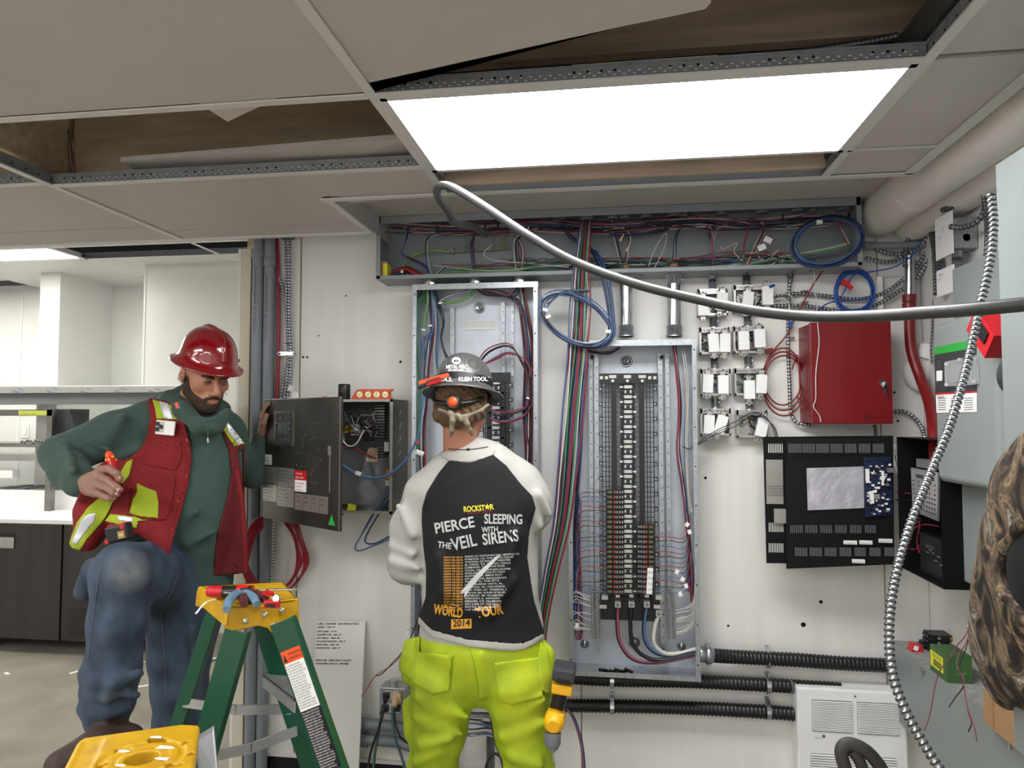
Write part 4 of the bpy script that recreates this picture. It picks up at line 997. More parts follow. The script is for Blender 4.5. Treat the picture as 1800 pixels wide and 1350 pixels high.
# red cable loop
t = thing('cable_loop', 'red cable hanging in a tied loop left of the red cabinet', 'cable', P(1380, 670, 2.91))
for k in range(3):
    s_ = 1+.03*k; pts = [P(1376+34*s_*math.cos(a)+k, 662+50*s_*math.sin(a)+k*8, 2.925-.004*k) for a in [i/14*2*math.pi for i in range(14)]]
    mb = MB(); mb.tube(cr(pts, 6, True), .0030, 6, closed=True); part('cable', mb, 'redm', t)
mb = MB(); mb.tube(cr([P(1455,465,2.86), P(1430,500,2.90), P(1400,555,2.915), P(1382,590,2.92), P(1360,616,2.925), P(1346,640,2.925)], 7), .0032, 6); mb.tube(cr([P(1392,650,2.91), P(1402,625,2.9), P(1406,680,2.9), P(1402,700,2.9), P(1412,720,2.88)], 7), .003, 6); part('cable', mb, 'redm', t)
m = MB(); m.obox(P(1352,617,2.92), .03, .012, .02, Matrix.Rotation(-.2,3,'Y')); part('tape', m, 'redm', t)
m = MB(); m.obox(P(1389,571,2.91), .016, .012, .024); part('blue_clip', m, 'cat', t, label='blue clip')
# blue coils
t = thing('wire_coil', 'large coil of dark and light blue wire hung at the right end of the trough', 'coil', P(1455, 425, 2.79))
for i in range(9):
    s_ = 1+R.uniform(-.10,.05); c = ['dblue','blue','dblue','black','blue','dblue','blue','dblue','black'][i]; cx, cyy = 1455+R.uniform(-4,4), 424+R.uniform(-3,3); pts = []
    for k in range(14):
        a = k/14*2*math.pi; ex, ey = 62*s_*math.cos(a), 42*s_*math.sin(a); tt = -.25
        pts.append(P(cx+ex*math.cos(tt)-ey*math.sin(tt), cyy+ex*math.sin(tt)+ey*math.cos(tt), 2.785+.004*i*.5))
    mb = MB(); mb.tube(cr(pts, 6, True), .0034, 6, closed=True); part('wire', mb, WN[c], t)
m = MB(); m.obox(P(1440,391,2.78), .02, .016, .014); part('tape_wrap', m, 'white', t)
t = thing('cable_coil', 'bright blue data cable coiled and tied with red tape above the red cabinet', 'coil', P(1503, 510, 2.89))
for i in range(7):
    s_ = 1+R.uniform(-.12,.08); cx, cyy = 1504+R.uniform(-3,3), 512+R.uniform(-4,4)
    pts = [P(cx+34*s_*math.cos(a), cyy+37*s_*math.sin(a), 2.90-.003*i) for a in [k/12*2*math.pi for k in range(12)]]
    mb = MB(); mb.tube(cr(pts, 6, True), .0030, 6, closed=True); part('cable', mb, 'cat', t)
wire(t, [P(1436,550,2.90), P(1450,536,2.90), P(1470,530,2.90), P(1510,527,2.89), P(1540,522,2.88)], 'cat', .003, name='cable')
wire(t, [P(1480,520,2.89), P(1500,484,2.89), P(1530,478,2.88), P(1570,470,2.86), P(1600,452,2.84), P(1620,425,2.84)], 'cat', .003, name='cable')
m = MB(); m.obox(P(1486,498,2.87), .032, .016, .020, Matrix.Rotation(.3,3,'Y')); m.obox(P(1495,505,2.865), .018, .004, .016, Matrix.Rotation(.8,3,'Y')); part('red_tape', m, 'tool', t, label='red tape')
m = MB(); a = P(1546, 520, 2.93); m.box(a.x-.010, a.x+.010, 2.92, D-.001, a.z-.077, a.z+.077)
solo('cable_raceway', m, 'white', 'short upright white strip on the wall right of the blue cable coil', 'strip', bev=.002)
# ---------------------------------------------------------------- black alarm enclosure
t = thing('alarm_enclosure', 'open black alarm enclosure on the right wall, vented doors swung over the back wall', 'enclosure', P(1640, 900, 2.6))
def vents(m, px0, py, n, Y, wpx=22, hpx=15, gap=30.5, nb=9, dw=-.9):
    for i in range(n):
        c = P(px0+gap*i, py, Y)
        for k in range(nb):
            x = c.x+pxm(wpx*(1-.03*i), Y)*(k/(nb-1)-.5); m.box(x-.0012, x+.0012, Y-.0006, Y, c.z-pxm(hpx/2, Y), c.z+pxm(hpx/2, Y))
def quadY(pts, Ys, th=.008):
    p = [P(a, b, y) for (a, b), y in zip(pts, Ys)]; m = MB(); m.prism(p, (0, th, 0)); return m
m = quadY([(1342,768),(1570,766),(1570,992),(1348,990)], [2.80]*4, .01); m.mi = 1; vents(m, 1363, 788, 8, 2.798); vents(m, 1364, 929-2, 1, 2.798); vents(m, 1364, 963, 1, 2.798)
m.mi = 2; a = P(1346,808,2.798); b = P(1377,886,2.798); m.box(a.x, b.x, 2.796, 2.80, b.z, a.z); a = P(1360,894,2.79); b = P(1393,920,2.79); m.box(a.x, b.x, 2.785, 2.79, b.z, a.z)
m.mi = 3; a = P(1349,880,2.795); [m.text(s_, .006, a+Vector((0,-.001,.052-.0085*i)), width=.058) for i, s_ in enumerate(('IMPORTANT NOTICE TO USER','CONNECT PER DIAGRAM AND','LOCAL CODE ONLY. SERVICE','BY TRAINED PERSONNEL.','DO NOT REMOVE LABEL.'))]
part('outer_door', m, ['blackm', 'paper', 'steell', 'print_'], t)
m = quadY([(1382,772),(1570,768),(1572,992),(1383,1000)], [2.775,2.74,2.74,2.775], .008); m.mi = 1; vents(m, 1397, 788, 7, 2.738, 19, 15, 24.5, 8); vents(m, 1400, 930, 6, 2.738, 18, 13, 26, 7); vents(m, 1408, 970, 7, 2.738, 18, 14, 26, 8)
m.mi = 2
for x0, y0, x1, y1 in ((1483,950,1506,957),(1511,950,1533,957),(1545,947,1568,954),(1498,983,1520,990)):
    a = P(x0, y0, 2.735); b = P(x1, y1, 2.735); m.box(a.x, b.x, 2.731, 2.74, b.z, a.z)
m.mi = 3
for x0, y0 in ((1485,956),(1513,956),(1547,953),(1500,989)): m.text('DISCONNECT POWER', .005, P(x0, y0, 2.73), width=.035)
part('inner_door', m, ['blackm', 'mgrey', 'white', 'print_'], t)
m = quadY([(1418,823),(1518,820),(1519,893),(1420,897)], [2.757,2.745,2.745,2.757], .003); part('document_sleeve', m, mat('sleeve', (190,188,198), .3, .3, bump=.8, bs=20, dist=.01, var=.1, vs=10), t)
m = quadY([(1518,804),(1567,803),(1570,906),(1521,909)], [2.735]*4, .004); part('circuit_board', m, 'pcb', t)
m = MB()
for k in range(110):
    px = R.uniform(1523,1565); py = R.uniform(808,904); c = P(px, py, 2.732); m.mi = R.choice([0,0,1,2,2,3]); s_ = R.uniform(.002,.005); m.box(c.x-s_, c.x+s_, 2.729-R.uniform(0,.004), 2.735, c.z-s_*.8, c.z+s_*.8)
m.mi = 0
for x0, y0, x1, y1 in ((1521,824,1528,849),(1549,828,1554,853),(1528,863,1536,885)): a = P(x0,y0,2.73); b = P(x1,y1,2.73); m.box(a.x, b.x, 2.726, 2.731, b.z, a.z)
m.mi = 1; a = P(1541,873,2.73); m.box(a.x-.009,a.x+.009,2.725,2.73,a.z-.009,a.z+.009); a = P(1563,826,2.73); m.box(a.x-.008,a.x+.008,2.71,2.73,a.z-.008,a.z+.008)
part('board_components', m, ['white', 'steell', 'dblue', 'black'], t)
# cabinet body: open towards the left, mounted on the right wall
Xc = PX(1576, 900, 1.0).x; ya_, yb_ = PX(1576,770,1.0).y, PX(1659,1037,1.0).y
zt_, zb_ = PX(1576,768,1.0).z, PX(1659,1036,1.0).z
m = MB()
m.box(1.0, 1.16, ya_-.003, ya_, zb_, zt_); m.box(1.0, 1.16, yb_, yb_+.003, zb_, zt_); m.box(1.0, 1.16, yb_, ya_, zt_-.003, zt_); m.box(1.0, 1.16, yb_, ya_, zb_, zb_+.003); m.box(1.157, 1.197, yb_, ya_, zb_, zt_)
part('cabinet_body', m, 'blackm', t)
m = MB(); a = PX(1601,822,1.01); b = PX(1648,916,1.01); q = [PX(1601,822,1.01), PX(1649,831,1.01), PX(1648,916,1.01), PX(1604,898,1.01)]
m.prism(q, (.006,0,0)); m.mi = 1
def qp(u, v): return q[0].lerp(q[1], u).lerp(q[3].lerp(q[2], u), v)+Vector((-.0012,0,0))
for r_ in range(7):
    for c_ in range(9):
        if r_ > 2 or c_ % 2 == 0:
            c = qp(.1+.1*c_, .28+.1*r_); m.mi = 2 if (r_ == 1 and c_ in (4,6,8)) else 1; m.obox(c, .001, .007, .005)
m.mi = 1; m.prism([qp(.22,.12)+Vector((-.001,0,0)), qp(.85,.12)+Vector((-.001,0,0)), qp(.85,.2)+Vector((-.001,0,0)), qp(.22,.2)+Vector((-.001,0,0))], (.001,0,0))
part('keypad_plate', m, ['steell', 'dgrey', 'tool'], t)
m = MB(); q0 = PX(1616,806,1.04); q1 = PX(1650,826,1.04); m.box(1.03, 1.08, q1.y, q0.y, q1.z, q0.z); part('power_supply', m, 'steell', t)
m = MB(); q0 = PX(1622,935,1.04); q1 = PX(1662,1016,1.04); m.box(1.03, 1.13, q1.y, q0.y, zb_+.005, q0.z); m.mi = 1
for k in range(6): c = PX(1630+5*k, 958+4*k+R.uniform(0,40), 1.028); m.obox(c, .001, .022, .003)
m.text('BATTERY', .014, PX(1628,962,1.028), ux=(0,-1,0)); part('battery', m, ['black', 'mgrey'], t)
for pts, c in (([(1588,912),(1583,930),(1592,955),(1606,966),(1620,955),(1622,935)],'red'),([(1600,950),(1606,930),(1625,922),(1650,925)],'red'),([(1585,915),(1600,912),(1615,918)],'red'),([(1573,800),(1580,830),(1592,850),(1594,876),(1602,884)],'green'),([(1575,864),(1600,868)],'red'),([(1575,878),(1604,880)],'black'),([(1617,912),(1616,930),(1612,950),(1616,972)],'red')):
    wire(t, [PX(a, b, 1.02+.006*i) for i, (a, b) in enumerate(pts)], c, .0022)
mc('armoured_cable', [P(1570,724,2.93), P(1590,724,2.93), P(1608,735,2.92), P(1620,752,2.91), P(1626,770,2.88)], 'short armoured cable curving from the red cabinet down to the black enclosure', 'cable', .0085)
mc('armoured_cable', [P(1537,747,2.93), P(1539,757,2.93), P(1539,768,2.93)], 'stub of dark armoured cable between the red cabinet and the black doors', 'cable', .007, 'galvd')
# ---------------------------------------------------------------- right wall boxes, big cabinet
def jbox(q0, q1, label, plate):
    t = thing('junction_box', label, 'junction box', (XR, (q0.y+q1.y)/2, q1.z)); m = MB(); m.box(XR-.075, XR-.002, q0.y, q0.y+.11, q1.z, q0.z); part('body', m, 'galv', t, bev=.004)
    m = MB(); c = Vector((XR-.038, q0.y-.001, q1.z+.035)); m.lathe([(.014,0),(.014,.0015),(.0125,.0015),(.0125,.0)], c, (0,-1,0), 20); part('knockout', m, 'zinc', t)
    m = MB(); x0 = XR-.085; m.box(x0-.006, x0, q0.y-.018, q0.y+.10, q1.z-.02, q0.z+.018); m.mi = 1
    m.text('THIS SIDE', .007, (x0-.0065, q0.y+.085, q1.z+.05), ux=(0,-1,0)); m.text('OUT', .007, (x0-.0065, q0.y+.085, q1.z+.035), ux=(0,-1,0)); m.obox((x0-.0065, q0.y+.04, q1.z+.075), .0005, .002, .012)
    part('cover_plate', m, ['white', 'mgrey'], t)
def jq(px, py): # point on the camera-facing side of a box on the right wall
    return P(px, py, 2.42)
jbox(P(1672, 382, 2.50), P(1694, 436, 2.50), 'steel junction box with a white cover plate, upper one under the pipes', 0)
jbox(P(1675, 476, 2.50), P(1697, 503, 2.50), 'steel junction box with a white cover plate, lower one behind the grey disconnect', 0)
c = P(1683, 440, 2.53); emt('short_conduit', 1682, 437, 476, 2.55, .014, 'short galvanized conduit joining the two junction boxes on the right wall', None, True)
mc('armoured_cable', [P(1668,398,2.46)+Vector((0,0,0)), P(1690,400,2.44), P(1715,392,2.40), P(1730,372,2.38), P(1731,345,2.38), P(1726,325,2.38)], 'dark armoured cable clipped to the upper junction box', 'cable', .0095, 'galvd')
mc('armoured_cable', [P(1655,370,2.55), P(1680,360,2.5), P(1705,340,2.44), P(1725,318,2.38), P(1745,295,2.3)], 'dark armoured cable sagging below the white pipes', 'cable', .010, 'galvd')
for k, (x, m_) in enumerate(((1738,'galv'),(1745,'steell'),(1732,'galvd'))):
    mc('armoured_cable', [P(x-6,325,2.36), P(x+1,370,2.35), P(x+3,420,2.3), P(x-2,480,2.3), P(x-5,520,2.3)], 'armoured cable hanging beside the tall grey cabinet, %s of three' % ['middle','right','left'][k], 'cable', .0075, m_, 'three armoured cables beside the tall cabinet')
# cluster behind junction boxes
for k in range(4):
    mc('armoured_cable', [P(1622+6*k,375,2.85), P(1634+5*k,405,2.8), P(1641+4*k,440,2.75), P(1643+5*k,480,2.72), P(1644+4*k,520,2.7)], 'dark armoured cable behind the junction box cover plates, %s of four' % ['first from left','second from left','third from left','rightmost'][k], 'cable', .0075, 'galvd', 'cables behind the cover plates')
mc('armoured_cable', [P(1590,470,2.90), P(1594,430,2.90), P(1605,400,2.88), P(1628,372,2.85)], 'dark armoured cable rising behind the bare vertical conduit', 'cable', .0085, 'galvd')
mc('armoured_cable', [P(1641,540,2.85), P(1643,500,2.85), P(1637,600,2.84), P(1638,640,2.84)], 'thin dark cable along the corner beside the disconnect', 'cable', .004, 'galvd')
m = MB(); c = P(1622, 655, 2.93); m.ball((c.x, 2.925, c.z), .075, 20, 1, .35, 1.0); m.cyl((c.x, 2.92, c.z+.05), (c.x+.02, 2.92, c.z+.10), .035, 16)
solo('white_dome_fixture', m, 'wallr', 'white domed wall fixture half hidden behind the red conduit', 'fixture')
# disconnect switch
Xd = .99; q = {k: PX(x, y, Xd) for k, (x, y) in dict(tl=(1641,600), bl=(1646,846), br=(1756,880)).items()}
yF, yN = PX(1642,700,Xd).y, PX(1722,700,Xd).y; zTop = PX(1642,572,Xd).z; zBot = PX(1646,848,Xd).z
t = thing('disconnect_switch', 'grey safety disconnect with a clear window and green header on the right wall', 'disconnect', (XR, yN, zBot))
m = MB(); m.box(1.06, XR-.002, yN-.14, yF+.02, zBot-.30, zTop+.18); part('body', m, 'greyb', t, bev=.006)
pr = [(yF+.01, zBot+.03), (yF-.0, zBot), (yN-.07, zBot-.0), (yN-.10, zBot+.03), (yN-.10, zTop-.02), (yN-.07, zTop+.01), (yF, zTop+.01), (yF+.01, zTop-.02)]
m = MB()
ring0 = [Vector((1.06, y, z)) for y, z in pr]; cyy, czz = (yF+yN-.09)/2, (zTop+zBot)/2
ring1 = [Vector((Xd+.012, cyy+(y-cyy)*.96, czz+(z-czz)*.975)) for y, z in pr]; ring2 = [Vector((Xd, cyy+(y-cyy)*.86, czz+(z-czz)*.93)) for y, z in pr]
n = 8; m.add(ring0+ring1+ring2, [(a*n+i, a*n+(i+1) % n, (a+1)*n+(i+1) % n, (a+1)*n+i) for a in (0,1) for i in range(n)]+[tuple(2*n+i for i in range(n))]); part('cover', m, 'greyb', t, bev=.008)
# labels on the cover
x = Xd-.001; pl = lambda px, py: PX(px, py, x)
def lab(pts, m_, name='label', th=.0006, dx=0.):
    m = MB(); m.prism([PX(a, b, x-dx) for a, b in pts], (th,0,0)); return part(name, m, m_, t)
lab([(1642,612),(1716,597),(1717,724),(1645,726)], 'dgrey', 'warning_label'); lab([(1642,611),(1716,596),(1716,611),(1642,624)], 'lime2', 'label_header', dx=.0008)
lab([(1645,692),(1717,689),(1717,724),(1646,726)], 'white', 'label_text_panel', dx=.0008); lab([(1645,691),(1717,687),(1717,690),(1645,694)], 'tool', 'label_stripe', dx=.0016)
lab([(1646,652),(1656,651),(1656,669),(1646,670)], 'white', 'barcode_label', dx=.0016)
m = MB()
for k in range(3):
    for r_ in range(6): c = PX(1650+23*k, 700+4*r_, x-.0016); m.obox(c+Vector((0,-.02,0)), .0004, .05, .0018)
for r_ in range(5): m.obox(PX(1651, 634+3.2*r_, x-.0016), .0004, .02, .0015)
m.text('DANGER', .010, PX(1648,700,x-.0018), ux=(0,-1,0), width=.04); m.text('SQUARE', .012, PX(1644,623,x-.003), ux=(0,-1,0), width=.028); part('lettering', m, 'mgrey', t)
m = MB(); q0, q1 = PX(1660,633,x-.012), PX(1715,675,x-.012); m.prism([PX(1659,636,x-.01), PX(1714,624,x-.01), PX(1715,676,x-.01), PX(1660,680,x-.01)], (.010,0,0)); part('window', m, 'clear', t, bev=.003)
m = MB(); [m.cyl(PX(a, b, x-.012), PX(a, b, x-.008), .005, 8) for a, b in ((1663,640),(1711,631),(1711,670),(1663,676),(1686,632))]; part('window_screw', m, 'steell', t)
m = MB(); m.prism([PX(1664,645,x-.004), PX(1708,636,x-.004), PX(1708,668,x-.004), PX(1664,672,x-.004)], (.002,0,0)); part('window_recess', m, 'mgrey', t)
# tall grey cabinet
Xg = .90; ya, zt_ = PX(1749,290,Xg).y, PX(1749,290,Xg).z
t = thing('tall_cabinet', 'tall pale grey electrical cabinet at the right edge of the picture', 'cabinet', (1.05, 1.4, .9)); m = MB(); m.box(Xg+.02, XR-.002, .95, ya-.004, .83, zt_-.02); part('body', m, 'greyb', t)
m = MB(); m.box(Xg, Xg+.018, .9, ya, .81, zt_); part('door', m, 'greyb', t, bev=.003)
m = MB(); c = PX(1757,655,.94); m.cyl((.93, ya+.002, c.z+.02), (.93, ya-.05, c.z+.02), .05, 24)
m = MB(); m.cyl((.96, ya+.001, PX(1757,665,.96).z), (.96, ya+.035, PX(1757,665,.96).z), .055, 28); solo('round_cover', m, 'dgrey', 'dark round disc between the disconnect and the tall cabinet', 'cover')
# red and black tool hung above
m = MB(); a = PX(1722,566,.955); b = PX(1760,605,.955); m.obox(a.lerp(b,.5), .05, .12, .07, Matrix.Rotation(.75,3,'X')); m.mi = 1; m.obox(a.lerp(b,.5)+Vector((-.027,-.006,.008)), .004, .08, .035, Matrix.Rotation(.75,3,'X')); m.mi = 2; m.obox(a.lerp(b,.35)+Vector((-.031,0,.01)), .002, .02, .016, Matrix.Rotation(.75,3,'X'))
solo('cable_tester', m, ['tool', 'black', 'steell'], 'red and black handheld tester hung at the top of the grey disconnect', 'tool', bev=.006)
# lower trough on the right wall
Xt = 1.045; yt = PX(1568,1126,Xt).y; ztt = PX(1568,1126,Xt).z; zbt = PX(1576,1262,Xt).z
t = thing('lower_trough', 'long grey closed wiring trough along the right wall under the disconnect', 'trough', (Xt, 2, zbt)); m = MB(); m.box(Xt+.006, XR-.002, .6, yt, zbt, ztt-.002); part('body', m, 'greyp', t)
m = MB(); m.box(Xt, Xt+.004, .6, yt, zbt-.005, ztt); part('front_cover', m, 'greyb', t, bev=.002)
m = MB(); m.box(Xt+.004, XR-.002, .6, yt, ztt-.002, ztt+.001); part('top_plate', m, mat('dusty_top', (150,150,146), .8, var=.3, vs=40), t)
for px, py in ((1623,1175),(1778,1303)):
    c = PX(px, py, Xt-.002); m = MB(); m.obox(c, .012, .03, .006); m.obox(c+Vector((-.004,.002,-.012)), .004, .006, .022); part('latch', m, 'steell', t)
# things on the trough
zz = ztt+.002
def on(px, py, Xx): p = PZ(px, py, zz); return p
p = on(1608, 1143, 0); m = MB(); m.prism([(p.x-.02,p.y-.02,zz),(p.x+.02,p.y-.022,zz),(p.x+.018,p.y-.02,zz+.022),(p.x-.012,p.y-.02,zz+.028)], (0,.035,0)); m.mi = 1; m.obox((p.x-.004,p.y-.0215,zz+.014), .016, .001, .016, Matrix.Rotation(.3,3,'Y'))
solo('red_scrap', m, ['tool', 'white'], 'small red plastic piece lying on the lower grey trough', 'scrap')
for k in range(3):
    p = on(1655, 1140, 0); m = MB(); zk = zz+.021*k; dx = [-.006,.004,0][k]; y0 = p.y-.012*k
    m.box(p.x-.055+dx, p.x+.045+dx, y0-.03, y0+.04, zk, zk+.0195); m.mi = 1; m.cyl((p.x-.03+dx, y0-.031, zk+.010), (p.x-.03+dx, y0-.033, zk+.010), .005, 10); m.mi = 2; m.box(p.x+.005+dx, p.x+.015+dx, y0-.0325, y0-.03, zk+.004, zk+.016)
    m.mi = 0; m.box(p.x-.062+dx, p.x-.055+dx, y0-.02, y0+.03, zk+.004, zk+.015)
    solo('loose_breaker', m, ['black', 'steell', 'brass'], 'black circuit breaker piled on the lower trough, %s of the pile' % ['bottom','middle','top'][k], 'breaker', 'breakers piled on the lower trough', bev=.0015)
pa = on(1665, 1200, 0); ya = pa.y; m = MB(); xk = pa.x
m.box(xk-.0, xk+.075, ya-.0, ya+.12, zz, zz+.085); m.mi = 1; m.box(xk-.0008, xk, ya+.025, ya+.115, zz+.018, zz+.068); m.mi = 2
for k in range(12): m.box(xk-.0014, xk-.0008, ya+.035+.005*k, ya+.0375+.005*k, zz+.024, zz+.046)
for k in range(3): m.box(xk-.0014, xk-.0008, ya+.035, ya+.10, zz+.052+.005*k, zz+.0535+.005*k)
m.mi = 3; m.box(xk+.03, xk+.06, ya-.0008, ya, zz+.03, zz+.032); m.box(xk+.03, xk+.055, ya-.0008, ya, zz+.025, zz+.027)
solo('green_carton', m, ['bgreen', 'byel', 'print_', 'lgreen'], 'small green carton with a yellow barcode label on the lower trough', 'carton', bev=.0015)
t = thing('loose_wires', 'thin red and black wires trailing over the trough edge by the green carton', 'wires', PX(1700, 1130, 1.02))
for pts, c in (([(1703,1102),(1695,1120),(1682,1135),(1670,1155),(1652,1180),(1643,1210),(1635,1255),(1625,1284)],'pink'),([(1706,1104),(1698,1130),(1686,1150),(1682,1170),(1692,1190),(1695,1205),(1700,1240),(1712,1275),(1717,1303)],'pink'),([(1707,1104),(1698,1140),(1688,1165),(1688,1185),(1694,1205),(1680,1225),(1668,1243)],'black'),([(1694,1205),(1702,1250),(1708,1270),(1702,1286)],'black')):
    wire(t, [PX(a, b, 1.03-.05*math.sin(i/len(pts)*2.4)) for i, (a, b) in enumerate(pts)], c, .0016, seg=6)
m = MB(); m.ball(PX(1702,1101,1.0), .006); m.ball(PX(1706,1098,1.0), .005); part('wire_end', m, 'steell', t)
# cardboard box and camouflage jacket hung at the right edge
m = MB(); q0 = on(1728, 1262, 0); 
A_, B_, C_ = PX(1726,1225,1.01), PX(1790,1305,1.01), PX(1728,1262,1.01)
m.box(1.012, 1.16, B_.y, A_.y, zz, A_.z+.02); m.mi = 1; yy = (A_.y+B_.y)/2+.03; m.box(1.011, 1.012, yy, yy+.006, zz, A_.z+.02)
solo('cardboard_box', m, ['cardb', 'brown'], 'brown cardboard box on the lower trough under the camouflage jacket', 'box', bev=.002)
def YX(px, py, X): return PX(px, py, X)
jk = thing('camouflage_jacket', 'camouflage jacket with a dark open hood hanging at the right edge', 'jacket', YX(1780, 1000, .93))
prims = limb([(YX(1828,800,.86), .04), (YX(1814,870,.87), .068), (YX(1800,960,.88), .083), (YX(1790,1050,.89), .086), (YX(1782,1130,.90), .088), (YX(1776,1185,.92), .078)], .06, side=(1,0,0), flat=.8)
prims += limb([(YX(1850,820,.90), .08), (YX(1850,1000,.91), .10), (YX(1840,1180,.92), .10)], .07, side=(1,0,0), flat=.8)
prims += limb([(YX(1790,925,.775), .011), (YX(1766,960,.775), .012), (YX(1756,1000,.775), .012), (YX(1768,1045,.775), .012), (YX(1805,1090,.775), .012)], .02)
prims += limb([(YX(1745,1010,.84), .02), (YX(1736,1080,.85), .022), (YX(1734,1150,.87), .020)], .03)
ax = axes_for(prims, .007); Dd_ = sdf_eval(prims, ax, disp=fold_noise(.0035, 32, 3, .4)); pos, q, _ = nets(Dd_, ax)
o = link_me('cloth', mesh_np(pos, q, ['camo'], name='cloth'), jk); smooth_mod(o, 2)
m = MB(); m.ball(YX(1803,1005,.785), .085, 20, .22, .70, 1.0); part('dark_lining', m, 'shirt', jk, label='dark lining of the hood')
m = MB(); m.cyl(YX(1765,855,.93), YX(1765,855,1.0)+Vector((-.1,0,0)), .006, 8)
# heater in plastic film
a = P(1398, 1211, 2.84); b = P(1572, 1211, 2.84); zb3 = P(1480, 1400, 2.84).z
hx1 = P(1600, 1300, 2.84).x; t = thing('wall_heater', 'white louvred wall heater wrapped in clear plastic low on the back wall', 'heater', ((a.x+hx1)/2, D, zb3))
m = MB(); m.box(a.x+.01, hx1, 2.86, D-.002, zb3, a.z); part('grille_body', m, 'white', t, bev=.008)
for gx0, gx1 in ((1428,1500),(1508,1582)):
    for k in range(18):
        z = P(1460,1235+k*3.0,2.85).z; xl_, xr_ = P(gx0,1260,2.85).x, min(P(gx1,1260,2.85).x, hx1-.01)
        if k < 18: m = MB(); m.obox(((xl_+xr_)/2, 2.856, z), xr_-xl_, .0042, .0020, Matrix.Rotation(.5,3,'X')); part('louvre', m, 'white', t)
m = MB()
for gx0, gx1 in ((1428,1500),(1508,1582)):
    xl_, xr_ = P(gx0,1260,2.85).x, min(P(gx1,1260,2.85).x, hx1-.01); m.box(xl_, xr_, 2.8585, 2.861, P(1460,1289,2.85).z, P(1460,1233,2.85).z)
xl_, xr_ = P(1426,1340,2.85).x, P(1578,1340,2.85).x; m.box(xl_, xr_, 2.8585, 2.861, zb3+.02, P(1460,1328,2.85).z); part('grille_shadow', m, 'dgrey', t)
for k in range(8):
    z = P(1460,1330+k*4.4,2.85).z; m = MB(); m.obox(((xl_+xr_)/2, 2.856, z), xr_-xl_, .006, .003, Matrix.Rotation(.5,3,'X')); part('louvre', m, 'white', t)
m = MB(); c = P(1503,1224,2.858); m.cyl(c, c+Vector((0,-.003,0)), .004, 8); part('screw', m, 'dgrey', t)
m = MB(); c = P(1431,1298,2.858); m.text('OUELLET', .007, c); m.lathe([(.006,0),(.006,.001),(.0045,.001),(.0045,0)], P(1448,1294,2.858), (0,-1,0), 14); part('lettering', m, 'mgrey', t)
gx = 34; gz = 26; m = MB(); vs = []; rr = np.random.RandomState(4)
x_a, x_b, z_a, z_b = a.x-.012, hx1+.012, zb3, a.z+.012
for j in range(gz):
    for i in range(gx):
        u, v = i/(gx-1), j/(gz-1); e = min(u, 1-u)*14
        y = 2.835+(.02 if e > 1 else .02+.10*(1-e))+.006*math.sin(9*u+5*v)+.004*math.sin(23*u-17*v)-.012*math.exp(-((u-v*.6-.2)/.05)**2)+rr.rand()*.002
        vs.append((x_a+(x_b-x_a)*u+.004*math.sin(12*v), min(y, D-.004)-.012, z_a+(z_b-z_a)*v))
m.add(vs, [(j*gx+i, j*gx+i+1, (j+1)*gx+i+1, (j+1)*gx+i) for j in range(gz-1) for i in range(gx-1)], True); part('plastic_wrap', m, 'film', t)
# black liquid-tight conduits with straps
def lt(pts, label, cats=0):
    t = thing('flexible_conduit', label, 'conduit', pts[0], 'thick black flexible conduits low on the wall'); m = MB(); m.flex(pts, .0268, .0150, 14, .16); part('hose', m, 'black', t); return t
t1 = lt([P(1250,1152,2.86), P(1300,1155,2.89), P(1400,1160,2.90), P(1480,1166,2.905), P(1562,1170,2.91)], 'thick black flexible conduit leaving the right panel, topmost of three')
m = MB(); c = P(1236,1150,2.86); m.lathe([(.030,0),(.030,.02),(.036,.021),(.036,.040),(.031,.042),(.029,.05)], c+Vector((-.012,0,0)), (1,0,0), 22); m.cyl(c+Vector((.018,-.02,-.04)), c+Vector((.018,-.026,-.04)), .007, 8); m.obox(c+Vector((.018,-.01,.038)), .018, .02, .012); part('connector', m, 'galv', t1)
lt([P(985,1190,2.91), P(1080,1195,2.91), P(1200,1197,2.91), P(1350,1204,2.91), P(1480,1212,2.91)], 'thick black flexible conduit under the right panel, middle of three')
lt([P(985,1240,2.91), P(1080,1241,2.91), P(1200,1244,2.91), P(1340,1251,2.91), P(1420,1257,2.91)], 'thick black flexible conduit nearest the floor, lowest of three')
for px, py in ((1350,1158),(1350,1204),(1350,1250),(1076,1195),(1076,1241)):
    c = P(px, py, 2.905); n_ = 'pipe_strap'; m = MB(); pts = [c+Vector((0,.028,.044))]+[c+Vector((0,-.029*math.sin(a) if True else 0, .030*math.cos(a))) for a in [k/8*math.pi for k in range(9)]]+[c+Vector((0,.028,-.044))]
    for p0, p1 in zip(pts, pts[1:]):
        d = (p1-p0); m.obox((p0+p1)/2, .016, .0022, d.length+.001, uz=d, ux=(1,0,0))
    for s_ in (1, -1): m.cyl(c+Vector((0,.026,s_*.040)), c+Vector((0,.020,s_*.040)), .004, 8)
    solo(n_, m, 'zinc', 'zinc strap holding the %s black conduit, %s' % ({1158:'top',1204:'middle',1195:'middle',1250:'lowest',1241:'lowest'}[py], 'between panel and heater' if px > 1200 else 'near the drill'), 'strap', 'conduit straps')
